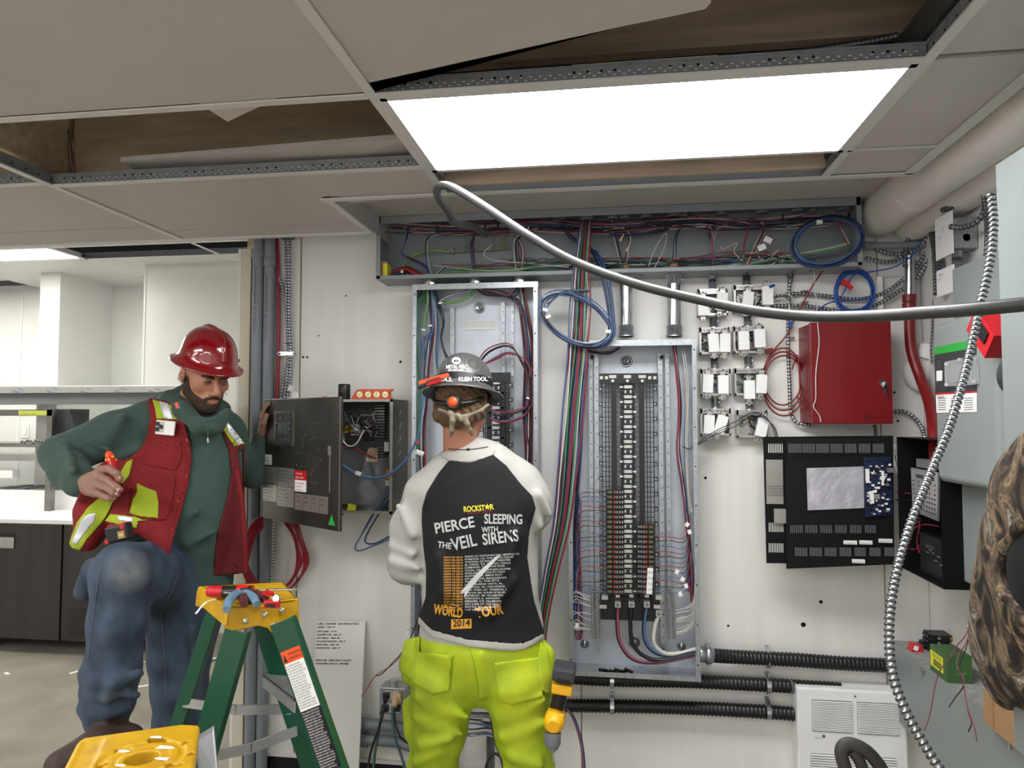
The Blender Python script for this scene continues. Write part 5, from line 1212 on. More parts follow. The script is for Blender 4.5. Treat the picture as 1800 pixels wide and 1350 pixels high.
# hanging hoses in the foreground
m = MB(); pts = [P(855,412,2.6), P(830,398,2.45), P(800,392,2.3), P(786,370,2.2), P(772,350,2.12), P(768,334,2.05), P(778,326,2.0), P(800,332,1.98), P(850,362,1.95), P(930,415,1.92), P(1010,460,1.9), P(1120,500,1.85), P(1230,527,1.8), P(1330,547,1.72), P(1420,556,1.65), P(1520,556,1.55), P(1620,550,1.45), P(1720,543,1.36), P(1830,532,1.28)]
m.tube(cr(pts, 8), .0125, 14); solo('power_cable', m, mat('cable_jacket', (58,58,58), .38, var=.2, vs=30, bump=.2, bs=90), 'thick dark cable sagging across the room from the ceiling light', 'cable')
m = MB(); m.flex([P(1742,340,1.6), P(1746,400,1.6), P(1738,470,1.6), P(1722,540,1.6), P(1700,640,1.58), P(1672,740,1.55), P(1640,820,1.53), P(1608,900,1.5), P(1582,980,1.48), P(1566,1060,1.46), P(1563,1130,1.44), P(1570,1190,1.42), P(1592,1250,1.40), P(1625,1310,1.38), P(1670,1380,1.36)], .0092, .0108, 12, .38, True)
solo('armoured_whip', m, ['zinc', 'dgrey'], 'bright armoured cable hanging in a long curve before the right wall', 'cable')
# black handle in the corner of the frame
m = MB(); m.tube(cr([P(1560,1375,1.35), P(1545,1345,1.35), P(1520,1318,1.34), P(1490,1308,1.34), P(1479,1325,1.34), P(1492,1370,1.34)], 8), .0115, 12); m.tube(cr([P(1497,1318,1.34), P(1512,1340,1.34), P(1525,1380,1.35)], 8), .010, 12)
solo('cart_handle', m, mat('rubber', (52,50,48), .6, bump=.3, bs=60), 'dark curved rubber grip at the bottom edge before the heater', 'handle')
# ================================================================ left of the panels
# grey pvc pipes and cables running down the wall end
for k, (px, yy, r, cp_) in enumerate(((455, 2.905, .0235, 447), (475, 2.915, .0235, 462))):
    a = P(px, 410, yy); t = thing('pvc_pipe', 'grey plastic pipe running down the end of the wall, %s of two' % ('left' if k == 0 else 'right'), 'pipe', (a.x, yy, 0), 'grey pipes at the wall end')
    m = MB(); m.cyl((a.x, yy, .02), (a.x, yy, ZC+.1), r, 24); part('pipe', m, 'pvc', t)
    c = P(px, cp_, yy).z; m = MB(); m.lathe([(r,-.02),(r+.004,-.018),(r+.004,.018),(r,.02)], (a.x, yy, c), (0,0,1), 24, caps=False); part('coupling', m, 'pvc', t)
    m = MB(); m.text('ROYAL PIPE SYSTEMS  DB2 75 MM   ES-2  PVC  DUCT  C22.2', .011, (a.x-.004, yy-r-.0012, c-.06), ux=(0,0,-1), uz=(1,0,0)); part('print', m, 'print_', t)
t = thing('red_cable', 'smooth crimson cable running down beside the right grey pipe', 'cable', P(489, 560, 2.93)); m = MB(); m.tube(cr([P(486,405,2.93), P(489,470,2.93), P(490,560,2.93), P(489,640,2.93), P(486,720,2.93), P(484,800,2.93)], 6), .0075, 10); part('cable', m, 'crim', t)
for k, pts in enumerate(([(487,412),(488,450),(489,480),(500,520),(504,560),(506,610),(503,650),(495,690),(490,720)], [(502,412),(503,480),(504,560),(508,620),(504,660),(500,700)], [(509,412),(509,480),(508,560),(511,620),(510,660),(505,700)])):
    mc('armoured_cable', [P(a, b, 2.93-.004*k) for a, b in pts], 'armoured cable clipped to the wall right of the grey pipes, %s of three' % ['leftmost','middle','rightmost'][k], 'cable', .0068, 'galv', 'three armoured cables beside the grey pipes')
for py, x0, x1, nn in ((420, 498, 518, 'upper'), (622, 491, 519, 'lower')):
    a, b = P(x0, py, 2.922), P(x1, py, 2.922); m = MB(); m.box(a.x, b.x, 2.915, 2.92, a.z-.008, a.z+.008); m.mi = 1
    for q in (a, b): m.cyl((q.x, 2.915, q.z), (q.x, 2.908, q.z), .006, 8)
    solo('cable_clamp', m, ['zinc', 'galvd'], 'zinc strap holding the armoured cables, %s one' % nn, 'strap', 'straps on the armoured cables')
m = MB(); a = P(507,603,2.91); m.obox(a, .03, .012, .004); solo('cable_tie', m, 'wblack', 'black tie around the armoured cables', 'tie')
m = MB(); c = P(507, 697, 2.90); m.lathe([(.024,0),(.028,.004),(.028,.010),(.018,.016),(0,.018)], (c.x, D-.001, c.z), (0,-1,0), 24); c2 = P(512, 683, 2.90); wd = solo('white_detector', m, 'white', 'white round sensor with a paper flag above the stainless door', 'sensor')
m = MB(); m.obox(c2, .03, .003, .022, Matrix.Rotation(.4,3,'Y')); part('paper_flag', m, 'paper', wd)
# stainless control box with open door
Yf = 2.735; bx0, bx1 = P(470,800,2.70).x, P(690,800,Yf).x; zt_ = P(640,702,Yf).z; zb_ = P(640,903,Yf).z
t = thing('control_box', 'open stainless steel control box with its scratched door swung out', 'control box', ((bx0+bx1)/2, D, zb_))
m = MB(); m.box(bx0, bx1, D-.006, D-.002, zb_, zt_); m.mi = 1; m.box(bx0+.01, bx1-.01, D-.012, D-.006, zb_+.01, zt_-.01)
m.mi = 0
for q in ((bx0,bx0+.002,zb_,zt_),(bx1-.002,bx1,zb_,zt_),(bx0,bx1,zb_,zb_+.002),(bx0,bx1,zt_-.002,zt_)): m.box(q[0], q[1], Yf, D-.003, q[2], q[3])
m.box(bx1-.012, bx1, Yf-.001, Yf, zb_, zt_); m.box(bx0, bx1, Yf-.001, Yf, zt_-.010, zt_); m.box(bx0, bx1, Yf-.001, Yf, zb_, zb_+.012)
m.mi = 1
for k in range(5): z = zt_-.05-.055*k; m.prism([(bx1+.0004, 2.82, z-.012), (bx1+.0004, 2.86, z-.012), (bx1+.0004, 2.84, z+.010)], (.003,0,0))
part('box_body', m, ['steel', 'mgrey'], t)
dA = P(463, 810, 2.70); dB = P(597, 810, 2.41); du = Vector((dB.x-dA.x, dB.y-dA.y, 0)); W = du.length; du.normalize(); dn = Vector((du.y, -du.x, 0))
if dn.y > 0: dn = -dn
dz0, dz1 = P(597,935,2.41).z, P(597,697,2.41).z
def dp(u, v, o=0.): return Vector((dA.x, dA.y, 0))+du*(W*u)+Vector((0,0,dz1+(dz0-dz1)*v))+dn*o
def dbox(m, u0, u1, v0, v1, o0, o1): m.prism([dp(u0,v0,o0), dp(u1,v0,o0), dp(u1,v1,o0), dp(u0,v1,o0)], dn*(o1-o0))
m = MB(); dbox(m, 0, 1, 0, 1, -.014, 0)
part('door', m, mat('stainless_door', (112,110,104), .34, .9, var=.5, vs=2.2, stretch=(2,2,.8), bump=.1, bs=60), t, bev=.003)
m = MB(); rr_ = random.Random(3)
for k in range(60):
    u, v = rr_.gauss(.62,.16), rr_.uniform(.05,.8); u = min(.97,max(.03,u)); l = rr_.uniform(.004,.02); dbox(m, u, u+.006, v, min(.97, v+l), .0002, .0006)
dbox(m, .86,.90,.37,.44,.0002,.0007); dbox(m, .88,.892,.44,.72,.0002,.0006)
part('plaster_splash', m, 'mgrey', t)
m = MB(); dbox(m, .17,.42,.105,.385,0,.006); m.mi = 1; dbox(m, .19,.40,.12,.37,.006,.0075); m.mi = 2; dbox(m, .235,.36,.20,.29,.0075,.0082)
m.mi = 3
for u, v in ((.26,.16),(.34,.16),(.26,.33),(.34,.33),(.21,.2),(.21,.25),(.385,.2),(.385,.25)): m.cyl(dp(u,v,.0075), dp(u,v,.010), .0028, 8)
part('display', m, ['steel', 'dgrey', mat('lcd', (74,86,82), .2), 'steell'], t)
def dlabel(u0, u1, v0, v1, m_, rows, name='label', head=None, o=.001):
    m = MB(); dbox(m, u0, u1, v0, v1, .0003, o); m.mi = 1
    v = v0+.02
    for s_ in rows:
        hgt = .009 if len(s_) < 16 else .006; m.text(s_, hgt, dp(u0+.012, v+.012, o+.0004), ux=du, width=(u1-u0)*W*.86*min(1, .5+len(s_)/40)); v += (v1-v0)/(len(rows)+.5)
    part(name, m, m_, t)
dlabel(.005,.125,.465,.55, ['paper','print_'], ['PART NO 1148','SERIAL 2019','120 V 60 HZ'])
g_ = ['steell','dgrey']
dlabel(.005,.20,.565,.70, g_, ['WARNING','DISCONNECT POWER BEFORE','SERVICING THE UNIT','AVERTISSEMENT','COUPER LE COURANT'])
dlabel(.21,.44,.565,.715, g_, ['CAUTION','RISK OF ELECTRIC SHOCK','USE COPPER WIRE ONLY','ATTENTION','RISQUE DE CHOC'])
dlabel(.005,.20,.71,.85, g_, ['CONTROL PANEL','VOLTAGE 120','AMPS 15','HZ 60','PHASE 1'])
dlabel(.21,.44,.72,.875, g_, ['MODEL','FAN 1  SUPPLY','FAN 2  EXHAUST','LIGHTS 14 A','FUSE 15 A'])
dlabel(.45,.60,.575,.65, ['tool','white'], ['FACTORY','DIRECT PARTS']); dlabel(.45,.60,.65,.74, ['white','tool'], ['CALL OR ONLINE','PARTS','SERVICE'])
for k in range(4): dlabel(.455+.105*k,.555+.105*k,.755,.885, g_, ['WIRING','MANUAL','']*1)
m = MB(); m.prism([dp(.88,.96,.001), dp(.96,.96,.001), dp(.92,.88,.001)], dn*.001); part('earth_mark', m, 'lime2', t)
# interior
Yi = 2.90
m = MB(); a = P(662,712,Yi); b = P(678,772,Yi)
for k in range(24):
    z = a.z+(b.z-a.z)*k/24; m.mi = k % 2; m.box(a.x, b.x, Yi-.02, Yi+.03, z-.0035, z)
a2 = P(664,786,Yi); b2 = P(678,808,Yi)
for k in range(9):
    z = a2.z+(b2.z-a2.z)*k/9; m.mi = k % 2; m.box(a2.x, b2.x, Yi-.02, Yi+.03, z-.0035, z)
part('terminal_strip', m, ['steell', 'dgrey'], t)
m = MB(); a = P(622,746,Yi); b = P(636,765,Yi); m.box(a.x, b.x, Yi-.03, Yi+.03, b.z, a.z); m.mi = 1; 
for k in range(4): m.cyl((a.x+.006+.007*k, Yi-.03, b.z+.008), (a.x+.006+.007*k, Yi-.033, b.z+.008), .0028, 6)
m.mi = 2; c = P(612,752,Yi); m.box(c.x-.012, c.x+.008, Yi-.02, Yi+.02, c.z-.02, c.z+.014)
m.mi = 0; c = P(601,755,Yi); m.box(c.x-.015, c.x+.004, Yi-.03, Yi+.03, c.z-.05, c.z+.04); c = P(684,785,Yi); m.box(c.x-.012,c.x+.008,Yi-.03,Yi,c.z-.02,c.z+.02); c = P(686,848,Yi); m.box(c.x-.012,c.x+.006,Yi-.03,Yi,c.z-.012,c.z+.012); m.mi = 2; c = P(686,832,Yi); m.box(c.x-.008,c.x+.004,Yi-.03,Yi,c.z-.02,c.z+.02)
part('contactor', m, ['white', 'dgrey', 'dewalt'], t)
for k in range(26):
    xs = R.uniform(600,650); pts = [(xs, R.uniform(715,760)), (xs+R.uniform(5,20), R.uniform(720,770)), (R.uniform(640,660), R.uniform(730,775)), (662, R.uniform(716,770))]
    wire(t, pw(pts, R.uniform(2.82,2.88)), R.choice(['black','black','white','dblue','black','red']), .0018, 5, seg=5)
for k in range(6): wire(t, pw([(664,790+k*3),(650-k,788+k*2),(645,800+k*2),(655,806+k),(664,800+k*2)], 2.85), 'tan', .0016, 5, seg=5)
wire(t, pw([(600,772),(612,784),(626,780),(640,756)], 2.8), 'white', .004); wire(t, pw([(600,778),(618,787),(630,776),(640,758)], 2.81), 'black', .003)
wire(t, pw([(600,785),(620,788),(640,796),(662,806)], 2.84), 'red', .003)
for q, (pts, c, r) in enumerate((([(590,802),(610,824),(640,838),(672,838),(700,822),(722,795),(736,760),(742,720),(750,660)],'blue',.0042),([(596,812),(625,830),(660,839),(690,832),(718,802),(734,768)],'blue',.0030))):
    tb = MB(); tb.tube(cr([P(a, b, 2.70+(.004*q)) for a, b in pts], 8), r, 8); solo('blue_cable', tb, 'blue', 'blue cable sagging across the open control box, %s' % ('thicker one' if q == 0 else 'thinner one'), 'cable', 'blue cables across the control box')
m = MB(); m.obox(P(630,832,2.69), .022, .012, .014, Matrix.Rotation(.3,3,'Y')); m.obox(P(738,796,2.69), .032, .006, .018, Matrix.Rotation(.35,3,'Y')); m.mi = 1; m.obox(P(734,778,2.69), .01, .01, .012, Matrix.Rotation(-.4,3,'Y')); m.mi = 2; m.text('75 WIRE', .009, P(731,797,2.684), ux=(.94,0,-.34)); solo('cable_tag', m, ['white', 'tool', 'print_'], 'white written tags on the blue cable left of the shirted man', 'tag')
m = MB(); gx = 18; vs = []; rr = np.random.RandomState(9); c0 = P(603,900,2.80); c1 = P(688,806,2.80)
for j in range(gx):
    for i in range(gx):
        u, v = i/(gx-1), j/(gx-1); wd = 1-.55*v; vs.append((c0.x+(c1.x-c0.x)*(.5+(u-.5)*wd+.12*(v)), 2.80+.05*(2*u-1)**2+.016*math.sin(9*u+6*v)+.010*math.sin(17*v-11*u)+rr.rand()*.006, c0.z+(c1.z-c0.z)*v))
m.add(vs, [(j*gx+i, j*gx+i+1, (j+1)*gx+i+1, (j+1)*gx+i) for j in range(gx-1) for i in range(gx-1)], True); solo('plastic_bag', m, 'film', 'crumpled clear plastic bag lying in the bottom of the control box', 'bag')
m = MB(); c = P(618,893,2.79); m.obox(c, .035, .003, .03, Matrix.Rotation(.2,3,'Y')); m.mi = 1; c = P(600,903,2.78); m.obox(c, .018, .004, .012); solo('small_tags', m, ['byel', 'tool'], 'yellow tag in front of the plastic bag in the control box', 'tag')
# on top of the control box
m = MB(); c = P(605,702,2.83); m.lathe([(.024,0),(.025,.001),(.025,.062),(.0225,.066),(0,.066)], (c.x, 2.83, zt_+.0005), (0,0,1), 24); solo('round_canister', m, 'black', 'black round canister standing on the control box left of the level', 'cap')
a = P(618,702,2.80); b = P(690,684,2.80); zz1 = b.z
m = MB(); m.prism([(a.x,2.79,zt_+.001),(b.x-.003,2.79,zt_+.001),(b.x-.003,2.79,zt_+.008),(b.x-.010,2.79,zt_+.009),(b.x-.010,2.79,zz1-.008),(b.x,2.79,zz1-.007),(b.x,2.79,zz1),(a.x+.028,2.79,zz1),(a.x+.006,2.79,zt_+.014)], (0,.024,0)); m.mi = 1
lv = []
for k in range(4):
    c = P(632+15*k, 693.5, 2.79); m.mi = 1; m.lathe([(.0125,0),(.0125,.001),(0,.0012)], (c.x, 2.79, c.z), (0,-1,0), 18); m.mi = 2; m.obox((c.x, 2.7882, c.z), .022, .0016, .008, Matrix.Rotation([-.8,-.8,1.57,0][k], 3, 'Y')); m.mi = 3; m.obox((c.x, 2.787, c.z), .001, .001, .007)
solo('torpedo_level', m, [mat('level_orange', (196,74,28), .4), 'white', 'byel', 'print_'], 'orange level with four round vials on top of the control box', 'level', bev=.001)
m = MB(); c = P(571,698,2.75); m.box(c.x-.01, c.x+.01, 2.74, 2.76, zt_+.001, zt_+.012); solo('red_button', m, 'tool', 'tiny red piece on top of the control box behind the door', 'button')
# crimson cables
t = thing('cable_coil', 'big loop of crimson cables hanging below the control box door', 'coil', P(520, 980, 2.88))
for k in range(9):
    o = k*3.2; wire(t, [P(500+o*.9,918,2.86), P(516+o*.7+R.uniform(-5,5),945,2.86+R.uniform(-.01,.01)), P(522+o*.8,985,2.87), P(512+o*.6+R.uniform(-4,4),1018+R.uniform(-5,5),2.87+R.uniform(-.01,.01)), P(490+o*.3,1034+o*.4,2.87), P(462,1030+o*.8,2.87), P(442-o*.1,1008+o*.9,2.86), P(432-o*.2,980+o,2.85)], 'crim', .0036, 7, name='cable', seg=6)
for k in range(7):
    wire(t, [P(463,908+k*3,2.80), P(448,915+k*5,2.79), P(438,930+k*8,2.78), P(430,955+k*10,2.78)], 'crim', .004, 7, name='cable', seg=5)
for q, pts in enumerate(([(692,862),(672,880),(645,925),(625,960),(632,968),(660,958),(692,945)], [(694,868),(672,895),(650,930),(642,952),(660,955),(694,938)], [(700,858),(680,872),(655,905),(630,950)])):
    m = MB(); m.tube(cr([P(a, b, 2.80+.01*q) for a, b in pts], 8), .0036, 7); solo('loose_cable', m, ['blue','dblue','black'][q] if q != 0 else 'blue', 'loose %s cable looping down below the control box' % ['light blue','dark blue','short dark'][q], 'cable', 'cables looping below the control box') if q < 2 else solo('loose_cable', m, 'wblack', 'short black cable beside the blue loops below the control box', 'cable')
mc('armoured_cable', [P(483,915,2.9), P(481,960,2.9), P(478,1010,2.9), P(474,1060,2.9)], 'bright thin armoured cable hanging under the control box door', 'cable', .005, 'steell')
# written board leaning on the wall
tl, trr, br, bl = P(557,1093,2.925), P(642,1093,2.925), P(630,1362,2.82), P(540,1362,2.82); 
t = thing('note_board', 'narrow white board with handwritten circuit notes leaning on the wall', 'board', bl)
m = MB(); m.prism([tl, trr, br, bl], (0,.010,0)); part('board', m, 'paper', t)
ux = (trr-tl).normalized(); uz = (tl-bl).normalized(); m = MB(); nn = -(br-tl).cross(trr-tl).normalized(); nn = nn if nn.y < 0 else -nn
for k, (s_, u, w_, y) in enumerate((('UPS - CHANGE   30A SINGLE POLE',.03,.84,1098),('SIGN - 15A 1P',.03,.36,1104),('HOT LINE - 15 1P',.02,.4,1112),('WATER HTR - 20A 1P',.02,.5,1118),('KIT MAU - 20A 2P',.02,.48,1124),('KIT HOOD EXHAUST - 30A 1P',.02,.6,1130),('MTD FAN - 20A 1P',.02,.46,1136),('STAFF BTH - 20A 1P',.02,.5,1142),('SPICE RM - MINI SPLIT DRAIN',.02,.74,1164),('COUNTER TOP 2A - DISTRIB',.02,.68,1170))):
    v = (y-1093)/(1362-1093); c = tl.lerp(bl, v)+(trr-tl)*u; m.text(s_, .0085, c+nn*.0012, ux=ux, uz=uz, width=w_*(trr-tl).length, shear=.2, bold=.0003)
part('handwriting', m, 'print_', t)
# outlet box, plugs, bottom pipes
t = thing('outlet_box', 'grey metal outlet box with four cords plugged in low on the wall', 'outlet', P(690,1235,2.9)); a = P(667,1208,2.87); b = P(712,1258,2.87)
m = MB(); m.box(a.x, b.x, 2.87, D-.002, b.z, a.z); part('body', m, 'galv', t, bev=.003)
m = MB(); c = P(691,1208,2.90); m.cyl((c.x,2.905,a.z), (c.x,2.905,a.z+.022), .019, 18); part('hub', m, 'steell', t)
for dx in (-.012, .022):
    for dz in (.028, -.022): m = MB(); c = P(687,1235,2.868); m.box(c.x+dx-.014, c.x+dx+.014, 2.866, 2.87, c.z+dz-.018, c.z+dz+.018); part('socket', m, 'white', t, bev=.001)
def plug(p0, p1, r, m_, label, cord, cm, cr_):
    t = thing('power_plug', label, 'plug', p0); m = MB(); m.cyl(p0, p1, r, 10, r*.6); m.obox(p0, r*2.2, .02, r*2.2); part('plug_body', m, m_, t, bev=.002); wire(t, [p1]+[P(*c) for c in cord], cm, cr_, 8, name='cord', seg=8)
plug(P(679,1223,2.855), P(677,1236,2.82), .012, 'black', 'black plug at the upper left socket of the outlet box', [(672,1260,2.80),(662,1290,2.78),(650,1330,2.7),(646,1380,2.6)], 'black', .0045)
plug(P(697,1226,2.855), P(692,1242,2.81), .017, 'tan', 'yellow plug at the upper right socket of the outlet box', [(690,1262,2.80),(694,1295,2.78),(706,1330,2.76),(716,1370,2.7)], mat('cord_teal',(52,92,96),.5), .0055)
plug(P(677,1245,2.855), P(670,1255,2.82), .012, 'dgrey', 'dark grey plug at the lower left socket of the outlet box', [(665,1290,2.79),(658,1330,2.76),(655,1380,2.7)], mat('cord_green',(66,96,72),.5), .0058)
plug(P(698,1245,2.855), P(693,1250,2.83), .010, 'black', 'small black plug half hidden behind the yellow one', [(696,1275,2.80),(706,1298,2.80),(724,1310,2.82)], 'black', .0035)
for k, (py, l) in enumerate(((1275,'upper'),(1302,'lower'))):
    a = P(628, py-3, 2.915-.01*k); m = MB(); m.tube(cr([a, P(660,py-1,2.90), P(700,py+3,2.90), P(740,py+16,2.90), P(790,py+30,2.9)], 6), .022, 18); m.cyl(a+Vector((-.005,0,0)), a+Vector((.05,0,-.004)), .027, 18)
    solo('pvc_pipe', m, 'pvc', 'grey plastic pipe running along the wall foot behind the shirted man, %s one' % l, 'pipe', 'grey pipes at the wall foot')
t = thing('thin_wires', 'thin twisted red and black wires hanging to the left of the lime trousers', 'wires', P(690,1180,2.6))
wire(t, [P(742,1040,2.7), P(736,1080,2.65), P(722,1120,2.6), P(704,1150,2.6), P(690,1165,2.6), P(672,1184,2.6), P(660,1188,2.6)], 'black', .0020)
wire(t, [P(744,1060,2.7), P(737,1085,2.645), P(720,1125,2.6), P(705,1152,2.6), P(685,1172,2.6), P(660,1188,2.6), P(642,1215,2.6), P(635,1224,2.6)], 'pink', .0018)
m = MB(); m.obox(P(717,1111,2.6), .012, .01, .016, Matrix.Rotation(.3,3,'Y')); part('white_splice', m, 'white', t)
t = thing('floor_wires', 'bunch of grey, white and blue wires behind the legs of the lime trousers', 'wires', P(840,1260,2.8))
for k in range(16): wire(t, [P(R.uniform(790,810),1245+k*3.4,2.85), P(830,1248+k*3+R.uniform(-5,5),2.82), P(860,1254+k*2.6,2.82), P(895,1262+k*3,2.84)], R.choice(['white','mgrey','black','blue','white','black']), .0035, 6, seg=5)
m = MB(); m.tube(cr([P(865,1262,2.78), P(872,1300,2.76), P(886,1345,2.74), P(890,1400,2.7)], 6), .010, 8); m.tube(cr([P(880,1330,2.72), P(868,1325,2.7), P(855,1345,2.7), P(850,1400,2.7)], 6), .005, 8); part('drop_cable', m, 'dgrey', t)
m = MB(); a = P(862,1290,2.88); m.box(a.x-.012, a.x+.012, 2.86, 2.92, .01, a.z); solo('steel_strut', m, 'galvd', 'upright steel strut behind the legs of the lime trousers', 'strut')
for c, pts in (('black', [(990,1160,2.9),(985,1145,2.88),(975,1150,2.88),(982,1180,2.88)]),):
    m = MB(); m.tube(cr([P(*q) for q in pts], 6), .003, 6); 
t = thing('thin_wires', 'red and blue wires hanging to the floor right of the cordless drill', 'wires', P(1010,1270,2.7))
for k, c in enumerate(('red','blue','black')): wire(t, [P(996+k,1246,2.85), P(1006+k*2,1262,2.8), P(1016+k*2,1290,2.75), P(1022+k*2,1320,2.7), P(1026+k*2,1370,2.65)], c, .0026)
# ---------------------------------------------------------------- kitchen equipment in the far room
Yk = 4.30; zc = P(60,912,Yk).z; zf = P(60,1124,Yk).z; kx0, kx1 = -5.4, P(245,1000,Yk).x
t = thing('prep_fridge', 'low stainless refrigerator counter with dark doors along the left edge', 'fridge', ((kx0+kx1)/2, Yk+.35, 0))
m = MB(); m.box(kx0, kx1, Yk+.03, Yk+.78, zf, zc-.03); part('body', m, 'dgrey', t)
xd = P(108,1000,Yk).x; xe = P(0,1000,Yk).x
for a, b, nm in ((xe-1.0, xe-.58, 0), (xe-.57, xd-.006, 1), (xd+.010, kx1, 2)):
    m = MB(); m.box(a, b, Yk, Yk+.04, zf, P(60,921,Yk).z)
    m.mi = 1
    if nm == 2:
        for r_ in range(8):
            for c_ in range(12):
                c = P(121+c_*5.0+(r_ % 2)*2.5, 1073+r_*6.6, Yk-.001); m.obox(c, .0055, .003, .028, Matrix.Rotation(.7,3,'Y'))
    if nm == 1:
        q0, q1 = P(-8,937,Yk), P(27,965,Yk); m.box(q0.x, q1.x, Yk-.0015, Yk, q1.z, q0.z); m.mi = 2; m.box(q0.x, q1.x-.012, Yk-.003, Yk-.0015, q1.z+.004, P(0,944,Yk).z)
    part('door' if nm < 2 else 'vent_panel', m, ['fridge', 'black', 'steell'], t, bev=.003)
m = MB(); m.box(kx0-.02, kx1+.02, Yk-.03, Yk+.80, zc-.028, zc+.0); part('cutting_board', m, 'white', t, bev=.003)
m = MB(); m.box(kx0, kx1, Yk-.005, Yk+.78, P(60,921,Yk).z, zc-.028); part('top_rail', m, 'steel', t)
Yr_ = Yk+.46; m = MB(); m.box(kx0, kx1-.1, Yr_, Yr_+.34, zc, P(60,862,Yr_).z); m.mi = 1; m.box(kx0, kx1-.1, Yr_+.02, Yr_+.32, P(60,862,Yr_).z, P(60,862,Yr_).z+.004); m.mi = 2
for k in range(7): x = P(5+34*k, 850, Yr_).x; m.box(x-.10, x+.0, Yr_+.03, Yr_+.3, P(60,862,Yr_).z+.004, P(60,862,Yr_).z+.012)
part('pan_rail', m, ['white', 'steell', 'mgrey'], t)
for px in (-30, 230):
    m = MB(); x = P(px, 1100, Yk).x; m.cyl((x, Yk+.08, .0), (x, Yk+.08, zf), .03, 12); part('foot', m, 'black', t)
Ys = Yk+.42; sx1 = P(340,690,Ys).x
t = thing('over_shelf', 'stainless steel overshelf still in blue printed film above the fridge counter', 'shelf', ((kx0+sx1)/2, Ys, zc))
m = MB(); m.box(kx0, sx1, Ys, Ys+.38, P(60,691,Ys).z, P(60,679,Ys).z); part('shelf_board', m, 'steell', t, bev=.002)
m = MB(); m.box(kx0, P(282,700,Ys).x, Ys+.03, Ys+.08, P(60,711,Ys).z, P(60,691,Ys).z); part('shelf_rail', m, 'mgrey', t)
m = MB()
for k in range(7): m.text('NOVAK', .024, P(22+60*k, 689, Ys)+Vector((0,-.002,0)), ux=(.9,0,-.28)); m.text('INOX', .018, P(32+60*k, 684, Ys)+Vector((0,-.002,0)), ux=(.9,0,-.28))
part('film_print', m, 'blue', t)
m = MB(); x = P(225,750,Ys).x; m.box(x-.02, x+.02, Ys+.1, Ys+.13, zc, P(225,700,Ys).z); m.box(kx0+.3, kx0+.34, Ys+.1, Ys+.13, zc, P(225,700,Ys).z); part('post', m, 'steel', t)
t = thing('ticket_frame', 'steel frame with a yellow green label standing on the fridge counter', 'frame', P(50, 860, Ys-.05)); yy = Ys-.06
m = MB(); m.box(kx0, P(93,725,yy).x, yy, yy+.05, P(50,731,yy).z, P(50,720,yy).z); m.box(P(82,750,yy).x, P(91,750,yy).x, yy, yy+.05, zc+.0, P(50,720,yy).z); m.mi = 1; a = P(33,725,yy); b = P(82,729,yy); m.box(a.x, b.x, yy-.002, yy, P(50,730,yy).z, P(50,722,yy).z)
m.mi = 2; m.text('HOT PART 22    SIDE A', .012, P(36,729,yy-.003), width=.13); part('frame', m, ['steel', mat('label_olive',(176,182,70),.6), 'print_'], t)
m = MB(); m.box(kx0, P(82,781,yy).x, yy+.0, yy+.3, P(50,786,yy).z, P(50,779,yy).z); m.mi = 1
for k in range(9): c = P(38+5*k, 776+R.uniform(-2,2), yy-.01); m.ball(c, .012)
part('tray', m, ['steel', 'mgrey'], t)
m = MB(); a = P(92,719,yy+.08); b = P(121,790,yy+.08); m.box(a.x, b.x, yy+.08, yy+.28, b.z-.15, a.z); m.prism([(b.x, yy+.08, a.z-.02), (b.x+.09, yy+.08, b.z+.02), (b.x, yy+.08, b.z-.1)], (0,.15,0)); solo('black_dispenser', m, 'dgrey', 'dark box shaped appliance on the fridge counter behind the shoulder of the green hoodie', 'appliance', bev=.004)
m = MB(); a = P(22,836,Yr_+.2); m.box(P(-20,830,Yr_).x, P(26,830,Yr_).x, Yr_-.02, Yr_+.05, P(20,840,Yr_).z, P(20,826,Yr_).z); solo('white_tray', m, 'white', 'small white tray on the pan rail at the left edge', 'tray', bev=.002)
m = MB(); m.box(P(10,812,Ys).x-1.0, P(90,812,Ys).x, Ys+.12, Ys+.4, P(20,812,Ys).z, P(20,800,Ys).z); solo('steel_ledge', m, 'steell', 'stainless ledge behind the pan rail', 'ledge')
m = MB(); c = PZ(75,892,zc+.002); m.obox(c, .20, .10, .003); solo('dark_sheet', m, 'mgrey', 'thin dark card lying on the white fridge counter', 'card')
# cable lying on the floor
m = MB(); m.flex([PZ(238,1160,.01), PZ(300,1172,.01), PZ(370,1160,.01), PZ(425,1140,.01)], .010, .014, 8); solo('floor_cable', m, 'steell', 'bright armoured cable lying on the concrete floor behind the man', 'cable')
m = MB(); 
for px, py in ((252,1206),(12,1184),(130,1182)): c = PZ(px, py, .003); m.obox(c, .05, .02, .004, Matrix.Rotation(px,3,'Z'))
solo('paper_scraps', m, 'paper', 'pale scraps lying on the concrete floor', 'scraps')['kind'] = 'stuff'
